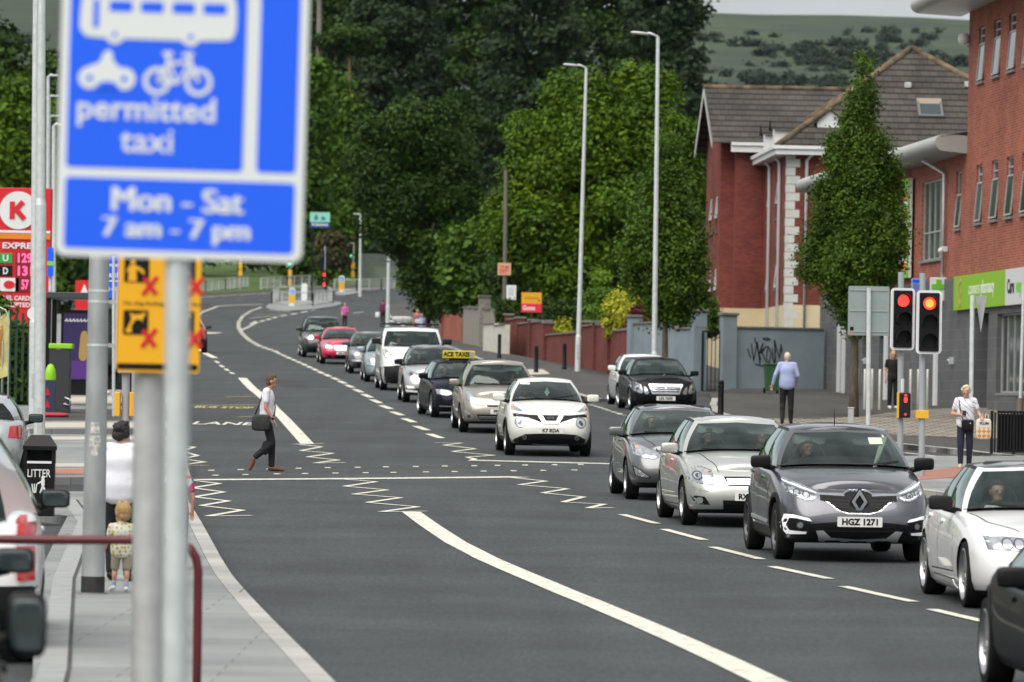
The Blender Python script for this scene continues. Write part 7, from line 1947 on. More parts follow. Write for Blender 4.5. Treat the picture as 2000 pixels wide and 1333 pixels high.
mb = MB(); mb.prism(rrect(a1.x-a0.x, a1.z-a0.z, .03, 4, (a0.x+a1.x)/2, (a0.z+a1.z)/2), .004, facing((0, .065, 0))); mb.build('sign_back', M('sign_back_grey', (.25, .30, .295), .5, noise=.05), t)
for f in (.08, .5, .92):
    mb = MB(); mb.box(((a0.x+a1.x)/2, .054, a0.z+(a1.z-a0.z)*f), (a1.x-a0.x-.06, .014, .022)); mb.build('rail', MT['pole_grey'], t)
mb = MB(); mb.prism(rrect(.07, .075, .004, 2, a0.x+.08, a0.z+.13), .002, facing((0, .06, 0))); mb.build('sticker', MT['black'], t); mb = MB(); mb.prism(rrect(.1, .045, .004, 2, a0.x+.08, a0.z+.05), .002, facing((0, .06, 0))); mb.build('sticker', M('pink_sticker', (.6, .2, .25), .6), t)
Y = 104; b = gpY(1895, Y, K); t = thing('give_way_sign', 'triangular sign seen almost edge-on behind the white-haired woman', 'road sign', b)
mb = MB(); tp = at(1899, 577, Y)-b; mb.cyl((0, 0, -.2), tp, .045, n=14); mb.build('post', MT['galv'], t)
mb = MB(); zt = at(1900, 578, Y).z-b.z; mb.prism([(-.42, zt), (.42, zt), (0, zt-.74)], .006, Matrix.Translation((.17, 0, 0)) @ Matrix.Rotation(R(-80), 4, 'Z') @ Matrix.Rotation(R(90), 4, 'X')); mb.build('sign_plate', MT['grey_steel'], t)
Y = 116; b = gpY(1990, Y, K); t = thing('sign_post', 'grey post with dark lower sleeve at the right edge', 'post', b); mb = MB(); tp = at(2000, 560, Y)-b; mb.cyl((0, 0, -.1), tp, .04, n=12); mb.build('post', MT['galv'], t); mb = MB(); mb.cyl((0, 0, 0), tp*.28, .075, n=12); mb.build('sleeve', M('rust', (.16, .13, .11), .7), t)
Y = 107; a = gpY(1936, Y, K); b = gpY(2110, Y-1, K); t = thing('guard_rail', 'black pedestrian guard rail at the right edge behind the white saloon', 'railing', a)
mb = MB(); Lr = b.x-a.x; hh = 84*Y/FPX
for k in range(29): mb.box((Lr*k/28, -(1)*k/28, hh*.5+.02), (.035 if k % 7 else .06, .03, hh if k % 7 == 0 else hh*.92))
for z in (.08, hh): mb.box((Lr/2, -.5, z), (Lr, .05, .05), math.atan2(-1, Lr))
mb.build('railing', MT['black'], t)
mb = MB(); mb.box((Lr/2, -.46, hh*.52), (Lr, .012, hh*.86), math.atan2(-1, Lr)); mb.build('mesh_panel', MT['black'], t)
def bollard(name, label, p, h, r, mat, group, cap=True):
    t = MB(); prof = [(r*1.25, -.1), (r*1.25, .08), (r*1.02, .12), (r, h*.82), (r*1.12, h*.83), (r*1.12, h*.87), (r*.98, h*.88), (r*1.05, h*.96), (r*.6, h), (.001, h)] if cap else [(r, -.1), (r, h-.01), (r*.9, h), (.001, h)]
    t.lathe(prof, 14); o = t.build(name, mat, None, 40); o.location = p
    return tag(o, label, 'bollard', group)
for px, py, lab in ((975, 700, 'black bollard near the wooden pole, farthest of the four'), (1047, 728, 'black bollard left of the lamp post, on the buff paving edge'), (1102, 722, 'black bollard in front of the red brick wall, just left of the lamp post'), (1407, 812, 'black bollard standing alone right of the black saloon')):
    p = gp(px, py, K) if px < 1400 else gpY(1407, 128, K)
    bollard('bollard', lab, p, 1.02, .075, MT['black'], 'black bollards on the right-hand pavement')
mts = M('steel_bollard', (.55, .54, .48), .35, .6)
for px, py, lab in ((1674, 797, 'leftmost steel bollard by the tree trunk'), (1689, 800, 'steel bollard just left of the grey sign post'), (1703, 800, 'steel bollard just right of the grey sign post'), (1718, 801, 'steel bollard left of the woman in black'), (1778, 800, 'steel bollard right of the pedestrian box'), (1793, 800, 'steel bollard left of the right signal pole'), (1811, 800, 'rightmost steel bollard, right of the right signal pole')):
    bollard('steel_bollard', lab, gp(px, py, K), 1.12, .05, mts, 'steel bollards before the grey tiled wall', False)
Y = 118; b = gpY(1661, Y, K); mb = MB(); mb.box((0, 0, .3), (.13, .12, .66)); mb.box((0, 0, .64), (.15, .14, .03)); o = mb.build('service_pillar', MT['grey_steel'], None, bevel=.01); o.location = b; tag(o, 'stubby grey service pillar at the foot of the columnar tree', 'pillar')
Y = 172; b = gpY(1507, Y, K); t = thing('wheelie_bin', 'green wheelie bin against the graffiti wall', 'bin', b, R(4)); mb = MB(); hh = .95
mb.add([(-.2, -.2, .08), (.2, -.2, .08), (.2, .25, .08), (-.2, .25, .08), (-.25, -.28, hh), (.25, -.28, hh), (.25, .3, hh), (-.25, .3, hh)], [(3, 2, 1, 0), (4, 5, 6, 7), (0, 1, 5, 4), (1, 2, 6, 5), (2, 3, 7, 6), (3, 0, 4, 7)]); mb.build('bin_body', M('bin_green', (.03, .10, .035), .5, noise=.15), t, bevel=.02)
mb = MB(); mb.box((0, 0, hh+.03), (.56, .64, .06)); mb.build('lid', M('bin_lid_green', (.025, .075, .03), .5), t, bevel=.02)
for sx in (-.22, .22):
    mb = MB(); mb.cyl((sx-.03, .26, .1), (sx+.03, .26, .1), .1, n=14); mb.build('wheel', MT['rubber'], t)
Y = 242; b = gpY(985, Y, K); t = thing('wooden_pole', 'weathered wooden pole with two small notices fixed to it', 'pole', b); tp = at(988, 333, Y)-b
mb = MB(); mb.cyl((0, 0, -.3), tp, .12, .085, 12); mb.build('pole', M('grey_timber', (.13, .12, .10), .9, noise=.3, scale=8, nz=(1, 1, .1)), t)
c = at(985, 526, Y)-b; mb = MB(); mb.prism(rrect(26*Y/FPX, 24*Y/FPX, .02), .02, facing((c.x, -.12, c.z))); n1 = mb.build('notice', M('notice_orange', (.62, .35, .22), .6), t)
mb = MB(); fit(mb, 'FILM', facing((c.x, -.143, c.z+.1)), .4, .12, .001, .02); fit(mb, 'EXIT', facing((c.x, -.143, c.z-.1)), .42, .2, .001, .03); mb.build('lettering', MT['red'], n1)
c = at(998.5, 572, Y)-b; mb = MB(); mb.prism(rrect(19*Y/FPX, 29*Y/FPX, .03), .015, facing((c.x, -.11, c.z))); n2 = mb.build('notice', MT['upvc'], t)
mb = MB()
for k in range(6): mb.box((c.x, -.128, c.z+.2-.07*k), (.28-.05*(k % 2), .004, .022))
mb.build('small_print', MT['pole_grey'], n2)
Y = 231; b = gpY(1058, Y, K); t = thing('estate_agent_board', 'orange and red estate agent board reading Gone', 'sign board', b); tp = at(1059, 575, Y)-b
mb = MB(); mb.box((tp.x/2, .03, tp.z/2), (.06, .06, tp.z)); mb.build('post', M('dark_timber', (.05, .04, .03), .8), t)
a0 = at(1018, 610, Y)-b; a1 = at(1058, 572, Y)-b; w = a1.x-a0.x; h = a1.z-a0.z; cx = (a0.x+a1.x)/2
mb = MB(); mb.box((cx, -.01, a0.z+h*.72), (w, .03, h*.56)); bo_ = mb.build('orange_board', M('board_orange', (.75, .36, .01), .5), t); mb = MB(); mb.box((cx, -.012, a0.z+h*.22), (w, .03, h*.44)); b2_ = mb.build('red_board', M('board_red', (.75, .015, .05), .5), t)
mb = MB(); fit(mb, 'Gone', facing((cx-w*.12, -.03, a0.z+h*.22)), w*.62, h*.25, .001, .03); mb.build('lettering', MT['upvc'], b2_); mb = MB(); fit(mb, 'mGannon', facing((cx, -.03, a0.z+h*.74)), w*.7, h*.16, .001, -.005); mb.box((cx+w*.38, -.028, a0.z+h*.6), (w*.1, .006, h*.1)); mb.build('lettering', M('olive_ink', (.25, .14, .01), .6), bo_)
# ---- left side: signal pole, small bus lane sign
t, b = sigpole('crossing_pole', 'grey crossing pole with yellow push boxes hidden behind the thick columns', 245, 88, 560, .07)
for px, dx in ((232, -.02), (257, .02)):
    c = at(px, 790, 88)-b; mb = MB(); mb.box((c.x+dx, -.02, c.z), (.10, .2, .42)); mb.build('push_box', MT['yellow_box'], t, bevel=.015)
c = at(236, 645, 88)-b; mb = MB(); mb.box((.0, -.1, (at(236, 700, 88)-b).z), (.3, .12, .5)); mb.build('signal_box', MT['grey_steel'], t, bevel=.02)
Y = 120; b = gpY(222, Y, K); t = thing('bus_lane_sign', 'small distant blue bus lane sign peeping out beside the thick column', 'road sign', b)
mb = MB(); mb.cyl((0, .03, -.2), at(222, 500, Y)-b, .04, n=10); mb.build('post', MT['galv'], t); a0 = at(198, 582, Y)-b; a1 = at(236, 498, Y)-b
mb = MB(); mb.prism(rrect(a1.x-a0.x, a1.z-a0.z, .03, 4, (a0.x+a1.x)/2, (a0.z+a1.z)/2), .01, facing((0, 0, 0))); mb.build('sign_plate', MT['signblue'], t)
mb = MB()
for k, tx in enumerate(('permitted', 'taxi', 'Mon - Sat')): fit(mb, tx, facing(((a0.x+a1.x)/2, -.012, a1.z-.25-.22*k-(.1 if k == 2 else 0))), (a1.x-a0.x)*.8, .12, .001, .03)
mb.box(((a0.x+a1.x)/2, -.012, a1.z-.62), (a1.x-a0.x, .004, .03)); mb.build('lettering', MT['signwhite'], t)
# ---- filling station totem
Y = 150; b = gpY(25, Y, K); t = thing('price_totem', 'red filling station totem with white circled K and pink price digits', 'totem sign', b)
x0, x1 = (at(-72, 500, Y)-b).x, (at(100, 500, Y)-b).x; zt = lambda py: (at(30, py, Y)-b).z
def pan(nm, xa, xb, ya, yb, mat, y=-.3, par=t):
    a_ = (at(xa, ya, Y)-b).x; b_ = (at(xb, ya, Y)-b).x; mb = MB(); mb.box(((a_+b_)/2, y, (zt(ya)+zt(yb))/2), (b_-a_, .03, zt(ya)-zt(yb))); return mb.build(nm, mat, par)
mb = MB(); mb.box(((x0+x1)/2, 0, (zt(368)+zt(640))/2), (x1-x0, .55, zt(368)-zt(640))); mb.box(((x0+x1)/2, 0, zt(640)/2-.1), ((x1-x0)*.8, .4, zt(640)+.2)); mb.build('totem_body', MT['red'], t, bevel=.02)
c = at(38, 412, Y)-b; mb = MB(); mb.prism(disc(37*Y/FPX, 32), .03, facing((c.x, -.28, c.z))); ci = mb.build('white_disc', MT['upvc'], t)
mb = MB(); kk = Y/FPX
for i_, (l, w_) in enumerate(((((-12, 17), (-12, -17)), 10), (((-8, -2), (9, 17)), 10), (((-5, 2), (12, -17)), 10))): mb.prism(stroke([(p[0]*kk, p[1]*kk) for p in l], w_*kk), .02+.004*i_, facing((c.x, -.312, c.z)))
mb.build('letter_k', MT['red'], ci)
pan('white_stripe', -72, 100, 451, 456, MT['upvc']); pan('orange_stripe', -72, 100, 457, 468, M('stripe_orange', (.75, .22, .01), .5))
pan('green_panel', -30, 26, 496, 515, M('fuel_green', (.03, .33, .06), .5)); pan('black_panel', -30, 26, 520, 540, MT['black'])
pan('price_display', 33, 66, 494, 570, M('display', (.22, .01, .02), .4)); wp = pan('white_panel', 2, 39, 544, 570, MT['upvc'])
mb = MB(); c = at(20, 557, Y)-b; mb.prism(disc(11*kk, 20, 0, 0, 8*kk), .01, facing((c.x, -.32, c.z))); mb.build('red_oval', MT['red'], wp)
mb = MB()
for tx, px, py, w_, h_ in (('EXPRESS', 45, 481, 76, 12), ('FUEL CARDS', 34, 583, 62, 9), ('ACCEPTED', 30, 596, 62, 9), ('U', 13, 505, 11, 13), ('D', 13, 530, 10, 13)):
    c = at(px, py, Y)-b; fit(mb, tx, facing((c.x, -.325, c.z)), w_*kk, h_*kk, .001, .03)
mb.build('lettering', MT['upvc'], t)
mb = MB()
for tx, py in (('129', 505), ('131', 530), ('57', 557)):
    c = at(51, py, Y)-b; fit(mb, tx, facing((c.x, -.325, c.z)), (28 if len(tx) > 2 else 14)*kk, 19*kk, .001, .03)
mb.build('price_digits', M('price_pink', (.9, .1, .25), .4, emit=(1, .1, .28), estr=.9), t)
Y = 128; b = gpY(140, Y, K); t = thing('bus_shelter', 'dark bus shelter with a purple advert panel beyond the lamp columns', 'bus shelter', b)
zt = lambda py: (at(140, py, Y)-b).z; xt = lambda px: (at(px, 700, Y)-b).x
mb = MB(); mb.box(((xt(90)+xt(250))/2, .6, zt(578)), (xt(250)-xt(90), 1.9, .16)); mb.build('roof', M('charcoal', (.045, .05, .055), .5), t, bevel=.02)
for px, yy in ((95, -.2), (95, 1.4), (245, -.2), (245, 1.4)):
    mb = MB(); mb.box((xt(px), yy, zt(582)/2), (.12, .12, zt(582))); mb.build('post', MT['black'], t)
mb = MB(); mb.box(((xt(118)+xt(178))/2, .1, (zt(606)+zt(772))/2), (xt(178)-xt(118), .18, zt(606)-zt(772))); ad = mb.build('advert_case', MT['black'], t)
mb = MB(); mb.box(((xt(123)+xt(174))/2, .0, (zt(612)+zt(742))/2), (xt(174)-xt(123), .03, zt(612)-zt(742))); po = mb.build('poster', M('poster_purple', (.035, .022, .10), .35), ad)
mb = MB(); mb.prism(smooth_poly([(xt(153), zt(705)), (xt(172), zt(705)), (xt(174), zt(660)), (xt(168), zt(645)), (xt(157), zt(648)), (xt(155), zt(675))], 2), .01, facing((0, -.016, 0))); mb.build('tan_shape', M('biscuit', (.42, .26, .08), .6), po)
mb = MB(); mb.box(((xt(124)+xt(173))/2, -.018, (zt(705)+zt(740))/2), (xt(173)-xt(124), .006, zt(705)-zt(740))); mb.build('violet_band', M('violet', (.09, .03, .22), .4), po)
mb = MB()
for k in range(7): mb.prism(stroke([(xt(126+k*7), zt(628)), (xt(129+k*7), zt(623)), (xt(131+k*7), zt(629))], .035), .005, facing((0, -.016, 0)))
mb.build('white_script', MT['upvc'], po)
mb = MB(); mb.box(((xt(180)+xt(240))/2, 1.45, (zt(600)+zt(760))/2), (xt(240)-xt(180), .02, zt(600)-zt(760))); mb.build('glass_panel', MT['glass_dark'], t)
Y = 122; b = gpY(116, Y, K); t = thing('recycling_unit', 'tall dark recycling unit with lime green lid', 'bin', b); k_ = Y/FPX
mb = MB(); mb.box((0, 0, 62*k_), (40*k_, .5, 124*k_)); mb.build('cabinet', M('cabinet_dark', (.03, .034, .04), .5), t, bevel=.01)
mb = MB(); mb.box((.02, 0, 130*k_), (46*k_, .55, 10*k_)); mb.build('lid', M('lid_lime', (.28, .62, .015), .5), t, bevel=.02)
mb = MB(); mb.tube([(12*k_, -.27, 30*k_), (22*k_, -.3, 26*k_), (22*k_, -.3, 14*k_), (10*k_, -.27, 18*k_)], .02, 6); mb.build('handle', MT['galv'], t)
Y = 119; b = gpY(97, Y, K); t = thing('recycling_bin', 'small bin with lime domed lid and red cone stickers', 'bin', b); k_ = Y/FPX
mb = MB(); mb.box((0, 0, 36*k_), (21*k_, .4, 72*k_)); mb.build('bin_body', M('bin_navy', (.03, .04, .09), .5), t); mb = MB(); mb.lathe([(.13, 0), (.13, .12), (.11, .25), (.06, .35), (.001, .38)], 14, M=Matrix.Translation((0, 0, 72*k_))); mb.build('lid', M('lid_lime2', (.3, .66, .015), .5), t)
for z in (18, 42):
    mb = MB(); mb.prism([(-.09, 0), (.02, 0), (-.05, .2)], .006, facing((0, -.202, z*k_))); mb.build('cone_sticker', MT['red'], t)
b = gp(97, 815, K); mb = MB(); mb.add(*box_round(0, 0, .05, .9, .7, .12, .6)); o = mb.build('flattened_cone', M('cone_red', (.5, .04, .06), .6)); o.location = b; tag(o, 'flattened red plastic cone lying by the lamp column', 'traffic cone')
for lab, px, Y, ya, yb, w_, mat in (('red and white promotional board above the shelter roof', 162, 165, 548, 605, 36, MT['red']), ('small blue board with coloured stripes left of the blue sign', 94, 140, 484, 540, 12, MT['signblue'])):
    b = gpY(px, Y, K); t = thing('promotional_board', lab, 'sign', b); k_ = Y/FPX; z0, z1 = (at(px, yb, Y)-b).z, (at(px, ya, Y)-b).z
    mb = MB(); mb.box((0, 0, (z0+z1)/2), (w_*k_, .08, z1-z0)); mb.build('board', mat, t); mb = MB(); mb.cyl((0, .1, -.2), (0, .1, z1), .05, n=10); mb.build('post', MT['galv'], t)
    mb = MB()
    if w_ > 20: mb.prism([(-.16, z1-.5), (.16, z1-.5), (0, z1-.12)], .01, facing((0, -.042, 0)))
    else: mb.box((0, -.045, z0+.35), (w_*k_, .01, .12))
    mb.build('emblem', MT['upvc'] if w_ > 20 else MT['green'], t)
mb = MB(); Y = 117; c = at(66, 613, Y); mb.prism(disc(.14, 20), .01, facing((0, -.135, 0))); o = mb.build('round_sign', MT['upvc']); o.location = c; tag(o, 'small white round sign fixed to the thinner left column', 'sign')
Y = 126; a = gpY(28, Y, .3); t = thing('palisade_fence', 'dark green palisade fence above the left bank', 'fence', a)
mb = MB(); mp = M('palisade_green', (.012, .045, .025), .5)
for k in range(16):
    x = k*.15-1.6; mb.box((x, k*.12, 1.05), (.07, .03, 2.2)); 
for z in (.4, 1.8): mb.tube([(-1.6, -.0, z), (.65, 1.8, z)], .03, 6)
mb.build('pales', mp, t)
for px, ya, yb, lab, col in ((14, 606, 735, 'pale yellow feather flag at the left edge', (.55, .5, .2)), (2, 612, 715, 'orange-brown feather flag beyond the yellow one', (.42, .2, .04))):
    Y = 112; b = gpY(px, Y, .2); t = thing('feather_flag', lab, 'flag', b); k_ = Y/FPX; z1 = (at(px, ya, Y)-b).z; z0 = (at(px, yb, Y)-b).z
    mb = MB(); mb.tube([(0, 0, -.1), (0, 0, z1-.2), (-.08, 0, z1), (-.3, 0, z1+.1)], .015, 6); mb.build('pole', MT['galv'], t)
    mb = MB(); rows = []
    for k in range(9):
        z = z0+(z1-z0)*k/8; rows.append([(x*(.35 if k < 8 else .1), .05*math.sin(k*.9+x*3), z+.1*x) for x in (-1, -.5, 0, .0001)])
    mb.grid(rows, True); mb.build('cloth', M('flag_cloth', col, .8, noise=.35, scale=3), t)
# ---- junction at the top of the road
def guard(name, label, pts, h=1.05, bars=True):
    P = [gp(*p, K) for p in pts]; t = thing(name, label, 'railing', P[0]); mb = MB()
    for i in range(len(P)-1):
        a, b = P[i], P[i+1]; n = max(1, int((b-a).length/2.0))
        for k in range(n+1):
            p = a+(b-a)*k/n-P[0]; mb.box((p.x, p.y, p.z+h/2), (.10, .10, h))
        for z in (.14, h): mb.tube([a-P[0]+Vector((0, 0, z)), b-P[0]+Vector((0, 0, z))], .035, 6)
        m_ = max(2, int((b-a).length/.22))
        for k in range(m_):
            p = a+(b-a)*k/m_-P[0]; mb.box((p.x, p.y, p.z+h/2), (.018, .018, h-.1))
    mb.build('railing', MT['grey_steel'], t); return t
guard('guard_railing', 'grey guard railing along the grass verge left of the far junction', [(380, 575), (401, 572), (440, 568), (484, 563)])
guard('guard_railing', 'long grey guard railing across the back of the far junction', [(509, 567), (560, 563), (632, 559)])
guard('guard_railing', 'grey guard railing enclosing the traffic island', [(531, 594), (570, 598), (611, 598), (650, 592), (640, 585), (545, 586), (531, 594)])
guard('guard_railing', 'grey guard railing right of the far bollard', [(653, 569), (697, 570), (745, 568), (770, 566)])
def keepleft(label, px, py, h=1.35, w=.5, front=True):
    b = gp(px, py, K); t = thing('island_bollard', label, 'bollard', b, 0, 'illuminated bollards on the islands')
    mb = MB(); mb.prism(rrect(w*1.1, .1, .03, 3, 0, .05), .3, facing((0, .1, 0))); mb.prism(rrect(w, h, w*.42, 8, 0, h/2+.1), .16, facing((0, .1, 0))); mb.build('shell', MT['upvc'], t)
    if front:
        mb = MB(); mb.prism(rrect(w*.92, h*.52, .04, 4, 0, h*.40), .01, facing((0, -.062, 0))); mb.build('yellow_front', MT['yellow_box'], t)
        mb = MB(); mb.prism(disc(w*.42, 20, 0, h*.84), .012, facing((0, -.062, 0))); q = mb.build('blue_disc', M('disc_blue', (.08, .30, .75), .4), t)
        mb = MB(); mb.prism(stroke([(.09, h*.84+.09), (-.08, h*.84-.08)], .05), .004, facing((0, -.075, 0))); mb.prism(stroke([(-.09, h*.84+.02), (-.09, h*.84-.09), (.02, h*.84-.09)], .045), .005, facing((0, -.075, 0))); mb.build('arrow', MT['upvc'], q)
keepleft('yellow-fronted bollard on the nearer traffic island', 570, 598); keepleft('yellow-fronted bollard on the farther island', 667, 571); keepleft('white back of a bollard on the nearer traffic island', 594, 588, front=False)
def farsig(label, px, pbase, ytop, heads, boxes, group='distant traffic signals'):
    b = gp(px, pbase, K); Y = b.y; top = at(px, ytop, Y)-b; t = thing('traffic_signal', label, 'traffic light', b, 0, group)
    mb = MB(); mb.cyl((0, 0, -.2), (0, 0, top.z), .11, n=10); mb.build('pole', MT['pole_grey'], t)
    for dx, py, lit, rz in heads:
        c = at(px+dx, py, Y)-b
        if lit in ('green', 'red'): signal_head(t, (c.x, -.25, c.z), .62, 1.5, lit, rz)
        else:
            mb = MB(); mb.box((c.x, .1, c.z), (.5, .4, 1.3)); mb.build('signal_case', MT['black'], t)
    for py, kind in boxes:
        c = at(px, py, Y)-b; mb = MB()
        if kind == 'y': mb.box((0, -.02, c.z), (.34, .34, .55)); mb.build('yellow_box', MT['yellow_box'], t)
        else:
            mb.box((0, -.15, c.z), (.3, .2, .7)); q = mb.build('pedestrian_box', MT['black'], t); mb = MB(); mb.prism(disc(.16, 14), .02, facing((0, -.26, c.z))); mb.build('red_man', MT['sig_red'], q)
farsig('green signal on the near island, left of the red one', 566, 562, 500, [(0, 506, 'green', 0)], [(533, 'y'), (552, 'y')])
farsig('far signal pole with two red pedestrian lights', 634, 572, 482, [(3, 505, 'back', 0), (-4, 517, 'back', 0)], [(537, 'r'), (556, 'r')])
farsig('green signal at the right side of the far junction', 689, 556, 480, [(-4, 490, 'green', 0)], [(519, 'y'), (537, 'y')])
farsig('grey signal pole with yellow boxes by the grass verge', 469, 566, 505, [], [(519, 'y'), (533, 'y')])
Y = 420; b = gpY(622, Y); t = thing('school_sign', 'green and blue school name board on a post below the trees', 'sign', b); k_ = Y/FPX; z0 = (at(622, 445, Y)-b).z; z1 = (at(622, 415, Y)-b).z; w = 39*k_
for sx in (-.7, .7):
    mb = MB(); mb.cyl((sx*w/2, .06, -.3), (sx*w/2, .06, z1-.1), .06, n=10); mb.build('post', MT['black'], t)
mb = MB(); mb.box((0, 0, z0+(z1-z0)*.68), (w, .06, (z1-z0)*.64)); sb_ = mb.build('green_board', M('mint_board', (.25, .62, .46), .5), t); mb = MB(); mb.box((0, -.002, z0+(z1-z0)*.18), (w, .06, (z1-z0)*.36)); s2_ = mb.build('blue_board', M('navy_board', (.02, .05, .25), .5), t)
mb = MB(); fit(mb, 'St Genevieve', facing((0, -.034, z0+(z1-z0)*.22)), w*.8, .28, .001, .02); mb.build('lettering', MT['upvc'], s2_)
mb = MB(); mb.prism(smooth_poly([(-.5, 0), (-.1, .1), (-.25, .5), (-.4, .5)], 1), .006, facing((0, -.032, z0+(z1-z0)*.45))); mb.prism(smooth_poly([(.1, 0), (.5, .05), (.35, .35), (.15, .4)], 1), .006, facing((0, -.032, z0+(z1-z0)*.45))); mb.build('emblem', M('emblem_navy', (.05, .18, .3), .5), sb_)
Pa, Pb = gp(700, 559, K), gp(775, 560, K); t = thing('palisade_fence', 'grey-green steel palisade fence under the dark tree', 'fence', Pa); mb = MB()
for k in range(28):
    p = (Pb-Pa)*k/27; mb.box((p.x, p.y, p.z+1.5), (.09, .04, 3.0))
mb.build('pales', M('palisade_grey', (.14, .17, .15), .6), t)
b = gp(660, 546, K); mb = MB(); mb.box((0, 0, .9), (.5, .5, 2.2)); mb.box((0, 0, 2.05), (.62, .62, .14)); o = mb.build('gate_pillar', M('pillar_brown', (.10, .075, .06), .9)); o.location = b; tag(o, 'dark brick gate pillar at the far verge', 'pillar')
# ================================================================ people
def skin_tone(n, c): return M(n, c, .55, noise=.06, scale=12)
SK = {'fair': skin_tone('skin_fair', (.55, .30, .215)), 'tan': skin_tone('skin_tan', (.46, .22, .15)), 'old': skin_tone('skin_old', (.52, .28, .21))}
def cloth(n, c, noise=.10): return M(n, c, .85, noise=noise, scale=9, bump=.35)
MT['shoe_white'] = M('shoe_white', (.7, .7, .68), .6)
MT['eye'] = M('eye_dark', (.03, .02, .015), .3)
STD = dict(pelvis=(0, 0, .95), waist=(0, 0, 1.10), chest=(0, 0, 1.30), neck=(0, .01, 1.46), head=(0, -.015, 1.625),
    shL=(.175, .01, 1.425), elL=(.225, .03, 1.15), wrL=(.235, -.04, .91), shR=(-.175, .01, 1.425), elR=(-.225, .03, 1.15), wrR=(-.235, -.04, .91),
    hiL=(.085, 0, .92), knL=(.095, -.02, .50), anL=(.095, .02, .09), toL=(.105, -.14, .035), hiR=(-.085, 0, .92), knR=(-.095, -.02, .50), anR=(-.095, .02, .09), toR=(-.105, -.14, .035))
def remesh(mb, vox, name, mats, parent, smooth=4):
    m = mb.mesh(name); o = bpy.data.objects.new(name, m); COL.objects.link(o)
    r = o.modifiers.new('r', 'REMESH'); r.mode = 'VOXEL'; r.voxel_size = vox; r.use_smooth_shade = True
    s = o.modifiers.new('s', 'SMOOTH'); s.iterations = smooth; s.factor = .5
    e = evaluated(o); bpy.data.objects.remove(o)
    e.polygons.foreach_set('use_smooth', [True]*len(e.polygons))
    e.materials.clear()
    for x in mats: e.materials.append(x)
    return link(name, e, parent)
def limb(mb, p, q, r0, r1):
    mb.cyl(p, q, r0, r1, 12); mb.ell(p, (r0,)*3, 12, 8); mb.ell(q, (r1,)*3, 12, 8)
